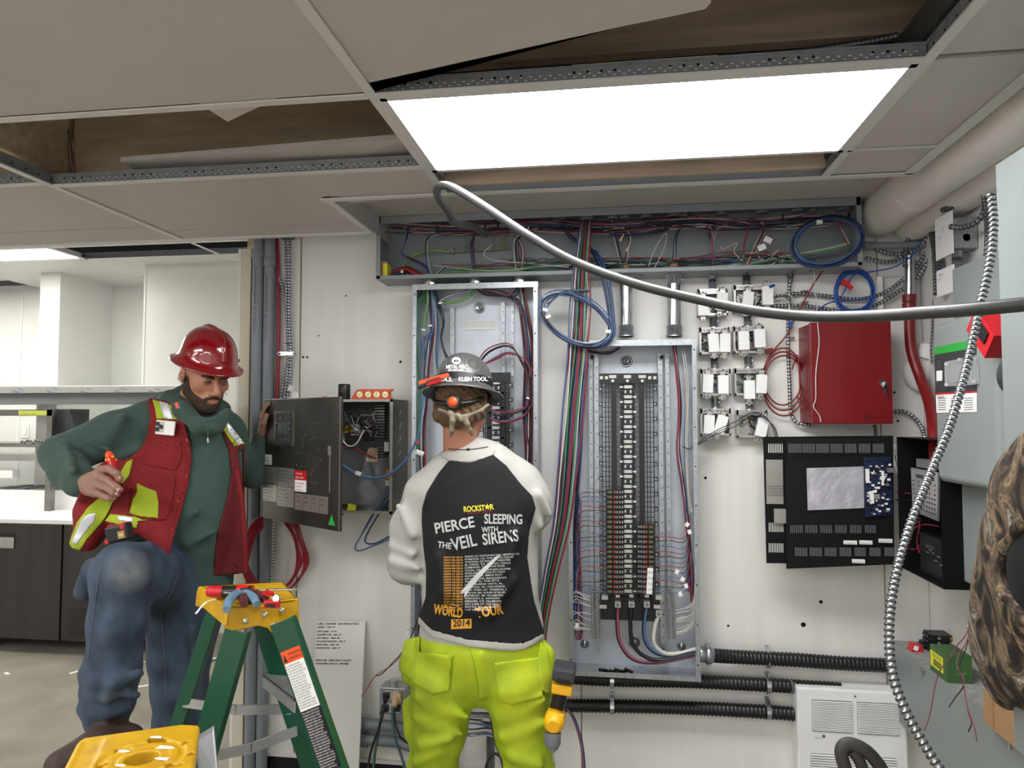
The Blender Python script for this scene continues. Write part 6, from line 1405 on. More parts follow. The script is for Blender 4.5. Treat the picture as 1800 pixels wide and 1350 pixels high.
# ---------------------------------------------------------------- green step ladder
zl = H-.502
N1, N2, F1, F2 = [PZ(a, b, zl) for a, b in ((397,1066),(522,1052),(352,1030),(498,1022))]
t = thing('step_ladder', 'green fibreglass step ladder with a yellow top carrying hand tools', 'ladder', ((N1.x+N2.x+F1.x+F2.x)/4, (N1.y+F1.y)/2, 0))
dx_ = (N2-N1).normalized(); dyv = ((F1+F2)-(N1+N2)).normalized()
m = MB()
def gp(u, v, dz): p = (N1.lerp(N2, u)).lerp(F1.lerp(F2, u), v); return Vector((p.x, p.y, zl+dz))
rim = [(0,0),(1,0),(1,1),(0,1)]
m.prism([gp(*c, 0) for c in rim], (0,0,-.012))
prof = [(0,0),(1,0),(1.02,-.075),(.86,-.122),(.74,-.112),(.58,-.072),(.44,-.062),(.10,-.068),(-.03,-.056),(-.02,-.02)]
for v, s_ in ((0,1),(1,-1)):
    pts = [gp(u, v, dz) for u, dz in prof]; m.prism(pts, (0,.012*s_,0))
m.prism([gp(0,0,-.0), gp(0,1,-.0), gp(-.03,1,-.05), gp(-.03,0,-.05)], (.010,0,0)); m.prism([gp(1,0,0), gp(1,1,0), gp(1.02,1,-.07), gp(1.02,0,-.07)], (-.010,0,0))
m.box(*sorted((gp(.1,.05,0).x, gp(.9,.05,0).x)), gp(0,.02,0).y, gp(0,.1,0).y, zl, zl+.006)
part('top_cap', m, 'yellow', t, bev=.004)
m = MB()
for u, dz in ((.27,-.045),(.54,-.034),(.78,-.028),(.66,-.066)): p = gp(u, 0, dz); m.lathe([(.0085,0),(.008,.003),(.004,.005),(0,.0055)], p, (0,-1,0), 14)
part('rivet', m, 'steell', t)['kind'] = 'stuff'
def leg(pxt, pyt, pxb, pyb, Yt, Yb, wd, th, name='rail'):
    a = P(pxt, pyt, Yt); b = P(pxb, pyb, Yb); k = (a.z-0)/(a.z-b.z); e = a.lerp(b, k); d = a-e; m = MB()
    m.obox((a+e)/2, wd, .006, d.length, uz=d, ux=(1,0,0)) 
    ux = Vector((1,0,0))-d.normalized()*d.normalized().x; ux.normalize()
    for s_ in (-1,1): m.obox((a+e)/2+ux*(s_*(wd/2-.003))+Vector((0,.012,0)), .005, th, d.length, uz=d, ux=(1,0,0))
    m.mi = 1; m.obox(e+Vector((0,0,.02)), wd+.01, th+.02, .04, uz=d, ux=(1,0,0)); part(name, m, ['fgreen', 'black'], t, bev=.0015); return a, e
yn, yf = N1.y+.014, F1.y-.03
l1 = leg(373,1078,312,1270, yf, yf+.02, .040, .03); l3 = leg(458,1090,545,1350, yf, yf+.02, .055, .03)
l2 = leg(416,1108,348,1350, yn, yn-.02, .066, .03); l4 = leg(494,1092,583,1350, yn, yn-.02, .066, .03)
for zs in (.82-.10, .42, .14):
    def at(l, z): return l[0].lerp(l[1], (l[0].z-z)/l[0].z)
    zz_ = zs+.10; a, b = at(l4, zz_), at(l3, zz_); m = MB(); m.prism([a+Vector((-.045,.01,0)), a+Vector((.03,.01,0)), b+Vector((.03,-.01,0)), b+Vector((-.045,-.01,0))], (0,0,-.006)); m.prism([a+Vector((-.045,.01,0)), b+Vector((-.045,-.01,0)), b+Vector((-.045,-.01,-.035)), a+Vector((-.045,.01,-.035))], (.004,0,0))
    for k in range(8): o = -.04+.008*k; m.prism([a+Vector((o,.01,0)), a+Vector((o+.003,.01,0)), b+Vector((o+.003,-.01,0)), b+Vector((o,-.01,0))], (0,0,.002))
    part('step', m, 'alu', t)
for (la_, lb2, z) in ((l2, l3, .66), (l1, l3, .72), (l2, l4, .54)):
    a, b = at(la_, z), at(lb2, z-.0); m = MB(); d = b-a; mid = (a+b)/2+Vector((0,0,-.012)); 
    for p0, p1 in ((a, mid), (mid, b)): e = p1-p0; m.obox((p0+p1)/2, .028, .005, e.length+.004, uz=e, ux=(0,0,1) if abs(e.z) < .5*e.length else (1,0,0))
    part('spreader', m, 'alu', t)
# warning label on the near front rail
d4 = (l4[0]-l4[1]).normalized(); u4 = (Vector((1,0,0))-d4*d4.x).normalized()
def rl(u, s_): return P(494,1092,yn)+(l4[1]-P(494,1092,yn)).normalized()*s_+u4*u+Vector((0,-.0036,0))
m = MB(); w_ = .028
for s0, s1, k in ((.075,.108,0),(.108,.235,1),(.235,.395,2)):
    m.mi = k; m.prism([rl(-w_,s0), rl(w_,s0), rl(w_,s1), rl(-w_,s1)], (0,-.0006,0))
m.mi = 3; m.text('WARNING', .011, rl(-.010,.090)+Vector((0,-.001,0)), ux=u4, uz=d4, width=.036); m.text('ADVERTENCIA', .011, rl(-.012,.102)+Vector((0,-.001,0)), ux=u4, uz=d4, width=.038)
m.prism([rl(-.026,.104)+Vector((0,-.001,0)), rl(-.016,.104)+Vector((0,-.001,0)), rl(-.021,.082)+Vector((0,-.001,0))], (0,-.0004,0))
for k in range(17): m.mi = 3; m.text(R.choice(['INSPECT THE LADDER BEFORE USE','DO NOT STAND ON THE TOP CAP','KEEP BODY CENTERED ON LADDER','FACE LADDER WHEN CLIMBING','SET ON FIRM LEVEL GROUND']), .0058, rl(-.026,.117+.007*k)+Vector((0,-.001,0)), ux=u4, uz=d4, width=R.uniform(.04,.05))
for k in range(22): m.mi = 4; m.text(R.choice(['METAL CONDUCTS ELECTRICITY','LADDER MUST BE FULLY OPEN','SPREADERS LOCKED IN PLACE','NEVER LEAVE LADDER ALONE','STORE IN A DRY PLACE']), .0056, rl(-.026,.243+.007*k)+Vector((0,-.001,0)), ux=u4, uz=d4, width=R.uniform(.04,.05))
part('warning_label', m, ['orange', 'white', 'black', 'print_', 'white'], t)
# tools on the ladder top
zt2_ = zl+.0065
def tp(px, py, dz=0.): return PZ(px, py, zt2_+dz)
t = thing('screwdriver', 'red and black screwdriver with a long steel shaft lying on the ladder top', 'screwdriver', tp(400,1040))
a, b = tp(362,1040,.016), tp(444,1038,.016); m = MB(); m.lathe([(.004,0),(.013,.004),(.0165,.02),(.015,.05),(.0125,.07),(.016,.085),(.015,(b-a).length)], a, b-a, 16); part('handle', m, 'tool', t)
m = MB(); m.lathe([(.0166,.045),(.0160,.06),(.0165,.085),(.0162,(b-a).length+.001)], a+Vector((0,0,-.0012)), b-a, 16, caps=False); part('grip', m, 'black', t)
m = MB(); m.cyl(b, b+(b-a).normalized()*.11, .0032, 10); m.cyl(b+(b-a).normalized()*.11, b+(b-a).normalized()*.122, .0036, 8, .001); part('shaft', m, 'zinc', t)
m = MB(); m.text('Milwaukee', .008, a.lerp(b,.45)+Vector((0,-.0172,-.003)), ux=(b-a)); part('lettering', m, 'white', t)
def pliers(pts1, pts2, head, m1, m2, label):
    t = thing('pliers', label, 'pliers', tp(*head)); m = MB(); m.mi = 0
    for pts in (pts1, pts2): q = cr([tp(a, b, c) for a, b, c in pts], 5); n_ = len(q); m.tube(q, .01, 10, rs=[.006+.006*math.sin(math.pi*min(1,i/(n_-1)*.75+.2)) for i in range(n_)])
    part('handles', m, m1, t); m = MB(); c = tp(*head, .012); m.obox(c, .035, .018, .014, Matrix.Rotation(.3,3,'Z')); m.cyl(c+Vector((0,0,-.009)), c+Vector((0,0,.010)), .007, 12); part('head', m, m2, t)
pliers([(398,1072,.004),(402,1058,.012),(412,1046,.014),(425,1040,.014)], [(452,1062,.004),(446,1052,.012),(436,1044,.014),(425,1040,.014)], (424,1040), 'toolb', 'galvd', 'worn blue handled pliers lying open on the ladder top')
pliers([(430,1062,.006),(428,1052,.01),(436,1046,.012)], [(462,1052,.008),(450,1044,.012),(440,1042,.012)], (440,1044), mat('grip_brown',(84,36,34),.5), 'dgrey', 'dark red handled pliers behind the blue handled ones')
t = thing('utility_cutter', 'red and black cutter with a chrome wheel at the right end of the ladder top', 'cutter', tp(478,1055)); m = MB(); m.obox(tp(478,1062,.010), .040, .018, .018, Matrix.Rotation(.15,3,'Z')); m.obox(tp(465,1048,.012), .045, .014, .016, Matrix.Rotation(-.8,3,'Z')); m.obox(tp(474,1042,.020), .04, .010, .010, Matrix.Rotation(-.7,3,'Z')); part('body', m, 'tool', t, bev=.002)
m = MB(); m.obox(tp(466,1050,.0215), .03, .010, .004, Matrix.Rotation(-.8,3,'Z')); m.obox(tp(478,1063,.012)+Vector((0,-.0095,0)), .026, .002, .008); part('grip', m, 'black', t)
m = MB(); c = tp(486,1052,.024); m.lathe([(.009,-.004),(.010,0),(.009,.004)], c, (0,-1,.3), 12); m.cyl(tp(478,1050,.022), tp(490,1050,.022), .004, 8); part('wheel', m, 'zinc', t)
m = MB(); m.tube(cr([tp(352,1075,-.01)+Vector((0,-.02,0)), tp(358,1062,.004), tp(368,1056,.004), tp(378,1054,.003)], 6), .003, 6, flat=.5); solo('white_string', m, 'white', 'strip of white tape curling over the left end of the ladder top', 'tape')
# ---------------------------------------------------------------- yellow stool ladder in the lower left corner
zs = .816; AG = .50; cxx, cyy_ = -1.046, 1.462; hw, hd = .130, .155; CA, SA = math.cos(AG), math.sin(AG)
def sr(dx, dy, z=0.): return Vector((cxx+dx*CA-dy*SA, cyy_+dx*SA+dy*CA, z))
def rbox(c, hx, hy, hz, r, k=.004, m_=0, ang=0.):
    ca, sa = math.cos(ang), math.sin(ang)
    def f(X, Y, Z):
        x0, y0 = X-c[0], Y-c[1]; x = x0*ca+y0*sa; y = -x0*sa+y0*ca
        qx, qy, qz = np.abs(x)-hx+r, np.abs(y)-hy+r, np.abs(Z-c[2])-hz+r
        return np.sqrt(np.maximum(qx,0)**2+np.maximum(qy,0)**2+np.maximum(qz,0)**2)+np.minimum(np.maximum(qx, np.maximum(qy, qz)), 0)-r
    b = max(hx, hy)*1.1; return (f, np.array([c[0]-b, c[1]-b, c[2]-hz]), np.array([c[0]+b, c[1]+b, c[2]+hz]), k, m_)
def vcyl(c, r, hz, k, sx=1.):
    f = lambda X, Y, Z: np.maximum((np.sqrt(((X-c[0])/sx)**2+(Y-c[1])**2)-r), np.abs(Z-c[2])-hz)
    return (f, np.array([c[0]-r*max(1,sx)-.02, c[1]-r-.02, c[2]-hz]), np.array([c[0]+r*max(1,sx)+.02, c[1]+r+.02, c[2]+hz]), k, 0)
def ring(c, r, w_, dz, k):
    f = lambda X, Y, Z: np.sqrt((np.sqrt((X-c[0])**2+(Y-c[1])**2)-r)**2+(Z-c[2])**2)-w_
    return (f, np.array([c[0]-r-.02, c[1]-r-.02, c[2]-w_]), np.array([c[0]+r+.02, c[1]+r+.02, c[2]+w_]), k, 0)
cc = tuple(sr(.02, -.005, zs))
prims = [rbox((cxx, cyy_, zs-.022), hw, hd, .022, .008, ang=AG), ring(cc, .082, .007, 0, -.003), ring(cc, .052, .004, 0, -.003),
 vcyl((cc[0], cc[1], zs), .034, .08, -.003)]
for dx, dy, sx in ((-.075,-.005,1.3),(-.045,.055,1.9),(.02,.085,2.4),(.085,.045,.6),(.07,-.06,1.8),(-.05,-.08,1.8),(.10,-.02,.8)): prims.append(vcyl(tuple(sr(.02+dx, dy, zs)), .010, .05, -.003, sx))
prims += [rbox(tuple(sr(-hw+.035, 0, zs+.006)), .022, hd-.02, .014, .006, k=-.004, ang=AG)]
ax = axes_for(prims, .0035, lo=[cxx-.24, cyy_-.24, zs-.06], hi=[cxx+.24, cyy_+.24, zs+.03]); pos, q, _ = nets(sdf_eval(prims, ax), ax)
t = thing('stool_ladder', 'low ladder with a worn yellow moulded top in the lower left corner', 'ladder', (cxx, cyy_, 0))
link_me('top_cap', mesh_np(pos, q, ['yellow'], name='top_cap'), t)
m = MB()
for dx, dy, s_ in ((.02,.05,.02),(.05,.0,.016),(.085,-.05,.026),(-.03,.095,.014),(-.06,.02,.014),(-.02,-.04,.012)):
    c = Vector((cc[0]+dx, cc[1]+dy, zs+.0004)); m.prism([c+Vector((math.cos(a)*s_*(1+.3*math.sin(a*3+dx*90)), math.sin(a)*s_*.5*(1+.3*math.cos(a*2)), 0)) for a in [i/10*6.283 for i in range(10)]], (0,0,.0008))
part('paint_spot', m, 'white', t)['kind'] = 'stuff'
for sx in (-1, 1):
    for sy in (-1, 1):
        a = sr(sx*(hw-.03), sy*(hd-.035), zs-.04); e = sr(sx*(hw+.04), sy*(hd+.72 if sy > 0 else hd+.10), 0); d = a-e
        m = MB(); m.obox((a+e)/2, .03, .055, d.length, uz=d, ux=(CA,SA,0)); part('rail', m, 'fgreen', t, bev=.002)
for z, nm in ((.492, 0), (.30, 0)):
    k = (zs-.04-z)/(zs-.04); y = hd-.035+(.755)*k; m = MB(); m.prism([sr(-hw-.04,y-.04,z), sr(hw+.01,y-.04,z), sr(hw+.01,y+.13,z), sr(-hw-.04,y+.13,z)], (0,0,-.028)); part('step', m, 'alu', t, bev=.002)
m = MB(); m.prism([sr(hw-.01,hd-.07,zs-.01), sr(hw+.03,hd-.03,zs-.005), sr(hw+.045,hd-.10,zs-.10), sr(hw+.01,hd-.12,zs-.11)], (0,.004,0)); part('hinge_bracket', m, 'alu', t)
# ================================================================ people
def frame_from(f, up=(0,0,1), roll=0.):
    f = Vector(f).normalized(); u = Vector(up); u = (u-f*u.dot(f)).normalized(); x = f.cross(u)
    if roll: q = Matrix.Rotation(roll, 3, f); u = q@u; x = q@x
    return Matrix((x, f, u)).transposed()      # columns: person's right, forward, up
def head_prims(face=True, neck=(0,-.055,-.19)):
    s = [ell((0,-.012,.038), .0755,.097,.086), ell((0,.028,-.032), .058,.060,.080, k=.04), cap((0,-.035,-.05),neck,.054,.058,k=.03)]
    for q in (-1, 1):
        s += [cap((q*.050,.004,-.058),(q*.016,.068,-.098),.022,.019,k=.03), ell((q*.044,.060,-.024),.020,.016,.018,k=.02)]
        s += [ell((q*.079,-.012,-.006),.009,.019,.031,k=.008), ell((q*.086,-.006,-.003),.005,.010,.018,k=-.006)]
    s += [ell((0,.074,-.103),.022,.018,.016,k=.025)]
    if face:
        s += [cap((-.034,.077,.020),(.034,.077,.020),.012,.012,k=.018), cap((0,.086,.010),(0,.109,-.034),.0075,.0115,k=.014), ell((0,.106,-.039),.013,.011,.009,k=.008)]
        for q in (-1, 1):
            s += [ell((q*.0135,.097,-.042),.0085,.009,.007,k=.006), ell((q*.031,.098,.001),.0165,.016,.0095,k=-.012), ell((q*.031,.076,-.001),.0155,.0145,.0125,k=.006)]
        s += [ell((0,.083,-.066),.026,.016,.016,k=.02), cap((-.014,.0915,-.0660),(.014,.0915,-.0660),.0034,.0034,k=.004,m=1), cap((-.013,.0915,-.0740),(.013,.0915,-.0740),.0040,.0040,k=.004,m=1), ell((0,.102,-.070),.020,.008,.0012,k=-.002)]
    return s
def to_world(pos, Mx, o): return pos@np.array(Mx).T+np.array(o)
def local_part(prims, Mx, o, h, mats, name, parent, region=None, off=0., thick=None, disp=None, label=None, sm=2, want=False):
    ax = axes_for(prims, h); D_ = sdf_eval(prims, ax, disp=disp)-off
    if region is not None: D_ = np.maximum(D_, sdf_eval(region, ax))
    D_[0] = D_[-1] = .1; D_[:, 0] = D_[:, -1] = .1; D_[:, :, 0] = D_[:, :, -1] = .1
    pos, q, _ = nets(D_, ax); o_ = link_me(name, mesh_np(to_world(pos, Mx, o), q, mats, name=name), parent, label); smooth_mod(o_, sm); return o_
def merge(name, pieces, mats, parent):
    P_, Q_, L_ = [], [], []; n = 0
    for pos, q, lab in pieces: P_.append(pos); Q_.append(q+n); L_.append(lab); n += len(pos)
    return link_me(name, mesh_np(np.concatenate(P_), np.concatenate(Q_), mats, np.concatenate(L_), name), parent)
def piece(prims, h, disp=None, Mx=None, o=None, remap=None, lo=None, hi=None):
    ax = axes_for(prims, h, lo=lo, hi=hi); D_, Lb = sdf_eval(prims, ax, True, disp); pos, q, lab = nets(D_, ax, Lb); lab = lab.astype(np.int32)
    if remap is not None: lab = np.array(remap)[lab]
    if Mx is not None: pos = to_world(pos, Mx, o)
    return pos, q, lab
def hand_prims(w, d, n, side, curl=.5, s=1., m=0):
    """w wrist, d towards the fingers, n out of the back of the hand, side +1/-1 where the thumb leaves"""
    w = Vector(w); d = Vector(d).normalized(); n = Vector(n); n = (n-d*n.dot(d)).normalized(); t = d.cross(n)*side
    pr = [cap(w-d*.03, w+d*.02, .026*s, .024*s, n, .8, .012, m)]
    for i, (o, L) in enumerate(((.028,.072),(.010,.080),(-.009,.074),(-.027,.058))):
        k0 = w+(d*.085+t*o)*s; pr.append(cap(w+(d*.015+t*o*.6)*s, k0, .0135*s, .0115*s, None, 1, .012, m))
        dd = d.copy(); p = k0; r = .0095*s; ang = 0
        for j, fr in enumerate((.45,.32,.23)):
            ang += curl*(.7 if j == 0 else 1.); v = d*math.cos(ang)-n*math.sin(ang); q = p+v*L*fr*s*1.05; pr.append(cap(p, q, r, r*.92, None, 1, .004, m)); p = q; r *= .92
    b = w+(d*.03+t*.022)*s; k1 = b+(d*.030+t*.024-n*.012)*s; k2 = k1+(d*.030+t*.004-n*.012)*s
    return pr+[cap(b-d*.01, k1, .014*s, .012*s, None, 1, .012, m), cap(k1, k2, .0115*s, .0095*s, None, 1, .005, m)]
def hardhat(parent, Mx, o, shell, rx, ry, bx, by, h, zb, ridge=True, under='dgrey', name='hard_hat'):
    Mx = Matrix(Mx); o = Vector(o); X = lambda x, y, z: o+Mx@Vector((x, y, z)); m = MB(); n = 48; rows = []
    prof = [(1.0,0.0,1)]
    def ringp(sx, sy, z, drop=0.):
        return [X(sx*math.cos(2*math.pi*j/n), sy*math.sin(2*math.pi*j/n)-.004, z-drop*(math.sin(2*math.pi*j/n)**2)) for j in range(n)]
    rings = [ringp(bx-.001, by-.001, zb-.008), ringp(bx, by, zb-.004), ringp(bx-.003, by-.003, zb-.0015), ringp(bx-.012, by-.014, zb+.002), ringp(rx+.008, ry+.010, zb+.010), ringp(rx+.002, ry+.003, zb+.018)]
    for k in range(1, 11):
        a = k/10*math.pi/2; rings.append(ringp(max(.0005, rx*math.cos(a)**.82), max(.0005, ry*math.cos(a)**.82), zb+.018+(h-.018)*math.sin(a)**1.02))
    vs = [v for r_ in rings for v in r_]; K = len(rings)
    m.add(vs, [(a*n+i, a*n+(i+1) % n, (a+1)*n+(i+1) % n, (a+1)*n+i) for a in range(K-1) for i in range(n)], True)
    m.mi = 1; ins = [ringp(bx-.002, by-.002, zb-.009), ringp(rx-.002, ry-.002, zb-.001)]
    for k in range(1, 8): a = k/7*math.pi/2; ins.append(ringp(max(.0005,(rx-.004)*math.cos(a)), max(.0005,(ry-.004)*math.cos(a)), zb+(h-.006)*math.sin(a)))
    vs = [v for r_ in ins for v in r_]; m.add(vs, [(a*n+i, (a+1)*n+i, (a+1)*n+(i+1) % n, a*n+(i+1) % n) for a in range(len(ins)-1) for i in range(n)], True)
    o_ = part(name, m, [shell, under], parent)
    def surf(th, el, off=.0):   # point on the dome; th around, el 0..1
        a = el*math.pi/2; sx, sy = rx*math.cos(a)**.82+off, ry*math.cos(a)**.82+off; return X(sx*math.cos(th), sy*math.sin(th)-.004, zb+.018+(h-.018+off)*math.sin(a)**1.02)
    if ridge:
        m = MB(); pts = [surf(math.pi/2, e/8) for e in range(1, 9)]+[surf(-math.pi/2, e/8) for e in range(7, 1, -1)]; m.tube(cr(pts, 4), .0085, 10, rs=None); r2 = part('ridge', m, shell, parent); r2.parent = o_; r2.location = (0,0,0)
    return o_, surf
# ---------------------------------------------------------------- man in the red vest
p1 = thing('person', 'person in red hard hat, red vest and green hoodie with one foot on a ladder', 'person', (P(313,1500,2.5).x, 2.45, 0))
q = lambda x, y, Y: P(x, y, Y)
hoodie = limb([(q(352,735,2.50), .075), (q(345,790,2.50), .158), (q(332,860,2.47), .178), (q(322,920,2.45), .182), (q(312,975,2.46), .176), (q(318,1010,2.47), .160), (q(335,1030,2.48), .146)], .05, 0, (.4,-.9,0), .72)
hoodie += limb([(q(275,745,2.49), .088), (q(340,735,2.5), .085), (q(398,757,2.54), .066)], .05, 0)
hoodie += limb([(q(262,748,2.47), .092), (q(195,765,2.38), .080), (q(112,800,2.27), .072)], .03, 0)
hoodie += limb([(q(108,800,2.27), .070), (q(122,828,2.22), .062), (q(140,845,2.19), .050), (q(148,850,2.18), .043)], .02, 0)
hoodie += limb([(q(402,766,2.55), .062), (q(425,808,2.64), .054), (q(445,836,2.70), .048)], .03, 0)+limb([(q(445,836,2.70), .048), (q(456,800,2.72), .044), (q(461,772,2.72), .038)], .02, 0)
# sleeve folds
for k in range(6):
    a = q(112+k*5, 790+k*9, 2.27-.018*k); hoodie.append(cap(a+Vector((-.05+.004*k,0,-.02)), a+Vector((.045-.004*k,-.05,.02)), .013, .012, None, 1, .02, 0))
for a, b in (((215,735,2.33),(165,800,2.30)),((245,790,2.38),(200,810,2.33)),((150,775,2.22),(190,790,2.26)),((330,955,2.335),(375,935,2.365)),((290,930,2.325),(345,900,2.335))): hoodie.append(cap(q(*a), q(*b), .009, .009, None, 1, .05, 0))
# hood around the neck
hood = limb([(q(285,706,2.56), .03), (q(300,700,2.47), .030), (q(322,722,2.40), .030), (q(350,748,2.36), .028), (q(378,748,2.38), .026), (q(398,728,2.44), .024)], .02, 0)+limb([(q(290,708,2.58), .04), (q(330,698,2.64), .05), (q(390,720,2.60), .035)], .03, 0)
jeans = limb([(q(318,1045,2.49), .136), (q(318,1055,2.49), .140)], .04, 1, (.3,-.95,0), .8)
jeans += limb([(q(290,1030,2.42), .115), (q(250,1010,2.22), .105), (q(218,1008,2.09), .090)], .04, 1)
jeans += limb([(q(214,1005,2.08), .088), (q(208,1092,2.09), .082), (q(197,1180,2.11), .080), (q(190,1235,2.13), .074), (q(184,1262,2.13), .060)], .03, 1)
jeans += limb([(q(340,1050,2.50), .125), (q(322,1100,2.50), .122), (q(316,1155,2.49), .106), (q(316,1213,2.48), .092), (q(315,1270,2.49), .086), (q(314,1400,2.51), .078), (q(313,1475,2.52), .072)], .03, 1)
for a, b, r in (((148,1184,2.08),(175,1196,2.035),.013),((175,1196,2.035),(205,1200,2.03),.012),((205,1200,2.03),(243,1184,2.07),.014),((200,1214,2.04),(240,1222,2.07),.013),((145,1246,2.10),(180,1254,2.055),.012),((180,1254,2.055),(222,1244,2.09),.012),((150,1215,2.08),(190,1228,2.04),.009),((262,960,2.15),(280,1020,2.2),.015),((190,1030,2.02),(200,1080,2.02),.010),((280,1120,2.42),(300,1200,2.42),.010),((340,1110,2.40),(345,1200,2.41),.009),((165,1000,2.1),(150,1038,2.16),.035)): jeans.append(cap(q(*a), q(*b), r, r, None, 1, .035, 1))
ZSO = .495
def fz(px, py, Y, z): v = q(px, py, Y); return Vector((v.x, v.y, z))
boots = limb([(q(186,1265,2.12), .050), (q(196,1290,2.10), .050)], .02, 2)+limb([(fz(228,1318,2.10,ZSO+.055), .044), (fz(170,1318,2.02,ZSO+.065), .048), (fz(108,1328,1.94,ZSO+.045), .044)], .03, 2)+[cap(fz(225,1338,2.10,ZSO+.015), fz(102,1345,1.92,ZSO+.015), .036, .040, (0,0,1), .38, .01, 3)]
boots += limb([(q(313,1478,2.52), .052), (q(313,1500,2.50), .052), (q(300,1518,2.38), .046)], .02, 2)+[cap(Vector((q(313,1500,2.52).x, 2.55, .018)), Vector((q(300,1518,2.36).x, 2.30, .018)), .045, .045, (0,0,1), .4, .01, 3)]
body1 = hoodie+hood+jeans+boots
pcs = [piece(body1, .0065, fold_noise(.0016, 30, 1), lo=[-1.98,1.76,-.01], hi=[-.78,2.80,1.72])]
f1 = (math.sin(math.radians(57))*math.cos(math.radians(20)), -math.cos(math.radians(57))*math.cos(math.radians(20)), -math.sin(math.radians(20)))
M1 = frame_from(f1); O1 = q(361, 659, 2.45); HP = head_prims()
pcs.append(piece(HP, .0022, None, M1, O1, remap=[4, 5]))
# right hand holding the screwdriver
def fg(pts, r0, r1, m=0): n_ = len(pts); return [cap(q(*pts[i]), q(*pts[i+1]), r0+(r1-r0)*i/(n_-1), r0+(r1-r0)*(i+1)/(n_-1), None, 1, .0025, m) for i in range(n_-1)]
hr = limb([(q(138,846,2.185), .030), (q(155,848,2.165), .030)], .01)+[cap(q(160,842,2.155), q(176,830,2.13), .024, .016, None, 1, .012), cap(q(160,848,2.155), q(174,842,2.13), .024, .016, None, 1, .012), cap(q(158,854,2.155), q(172,856,2.13), .024, .015, None, 1, .012), cap(q(155,860,2.158), q(170,868,2.135), .022, .014, None, 1, .012)]
hr += fg([(176,826,2.13),(192,824,2.105),(204,832,2.095),(211,842,2.10)], .0145, .0105)+fg([(172,837,2.13),(190,844,2.10),(204,856,2.095),(211,861,2.10)], .0145, .0100)+fg([(170,850,2.13),(187,857,2.105),(199,866,2.10),(206,869,2.105)], .0140, .0095)+fg([(166,864,2.135),(180,871,2.12),(192,876,2.115),(199,876,2.12)], .0125, .0088)
hr += [cap(q(165,838,2.16), q(185,842,2.155), .016, .014, None, 1, .006), cap(q(185,842,2.155), q(203,848,2.14), .013, .010, None, 1, .004)]
pcs.append(piece(hr, .0022, remap=[6]))
hl = hand_prims(q(462,766,2.715), Vector((.05,-.12,1)), Vector((-1,-.3,0)), 1, .45); pcs.append(piece(hl, .003, remap=[6]))
b1 = merge('body', pcs, ['hoodie','denim','boot','sole','skin','lip','skind'], p1)
# nails
m = MB()
for a in ((210,840,2.086),(209,860,2.087),(205,868,2.094)): m.ball(q(*a), .0062, 8, 1.1, .5, .8)
part('nails', m, mat('nail', (172,134,122), .35), p1)
# face details
def L1(x, y, z): return Vector(O1)+M1@Vector((x, y, z))
for s_ in (-1, 1):
    m = MB(); n_ = 12
    for mi, (dx, w_, hh, dy) in enumerate(((0,.0115,.0036,.0898),(.001,.0048,.0036,.0912))):
        m.mi = mi; m.add([L1(s_*.0315+dx+w_*math.cos(a), dy-.003*(abs(math.cos(a))), -.0030+hh*math.sin(a)) for a in [i/n_*6.283 for i in range(n_)]], [tuple(range(n_))])
    e = part('eye', m, ['white', 'print_'], p1)
    m = MB(); m.tube(cr([L1(s_*.0195,.0885,-.001), L1(s_*.031,.0925,.0018), L1(s_*.045,.0850,-.0020)], 5), .0017, 6); m.tube(cr([L1(s_*.0195,.0880,-.003), L1(s_*.031,.0905,-.0075), L1(s_*.043,.0855,-.0035)], 5), .0007, 6); part('eyelashes', m, 'brow', p1)
    local_part([cap((s_*.014,.0915,.0150),(s_*.031,.0915,.0205),.0050,.0064,None,1,.004), cap((s_*.031,.0915,.0205),(s_*.050,.0775,.0185),.0064,.0040,None,1,.004)], M1, O1, .0014, ['brow'], 'eyebrow', p1, disp=fold_noise(.0003, 700, 4))
reg = []
for s_ in (-1, 1): reg += [cap((s_*.074,.014,-.012),(s_*.066,.012,-.060),.008,.024,None,1,.01), cap((s_*.066,.012,-.060),(s_*.040,.056,-.090),.027,.026,None,1,.01), cap((s_*.040,.056,-.092),(0,.080,-.108),.028,.030,None,1,.01), cap((s_*.028,.088,-.072),(s_*.030,.075,-.088),.009,.014,None,1,.008), cap((s_*.002,.1,-.0565),(s_*.026,.092,-.064),.0058,.0058,None,1,.004)]
reg += [ell((0,.096,-.0705),.0145,.012,.0048,k=-.003)]
local_part(HP, M1, O1, .0020, ['beard'], 'beard', p1, region=reg, off=.0022, disp=fold_noise(.0005, 420, 5))
local_part([ell((0,-.014,.038),.0785,.100,.088)], M1, O1, .0035, ['beard'], 'hair', p1, region=[cap((-.078,-.015,.05),(-.060,-.09,.01),.030,.05), cap((.078,-.015,.05),(.060,-.09,.01),.030,.05), cap((-.072,.026,.04),(-.074,.016,-.005),.020,.012), ell((0,-.08,.0),.07,.05,.06)], disp=fold_noise(.0006, 300, 6))
hat1, sf1 = hardhat(p1, M1, O1, 'hatred', .098, .120, .124, .152, .135, .046)
m = MB(); m.lathe([(.007,0),(.007,.004),(.004,.005)], sf1(math.radians(150), .08, .001), sf1(math.radians(150), .08, .01)-sf1(math.radians(150), .08, 0), 10); nb = part('hat_stud', m, 'hatred', p1)
m = MB(); m.tube(cr([q(325,655,2.36), q(315,658,2.36), q(313,668,2.36), q(320,662,2.36), q(318,680,2.36), q(310,690,2.35), q(313,712,2.33)], 8), .0010, 5); m.mi = 1; m.cyl(q(310,708,2.31), q(313,718,2.31), .007, 10); m.mi = 2; m.cyl(q(314,712,2.31), q(317,719,2.31), .005, 8)
part('earplug_cord', m, ['dblue', 'orange', 'blue'], p1)
m = MB()
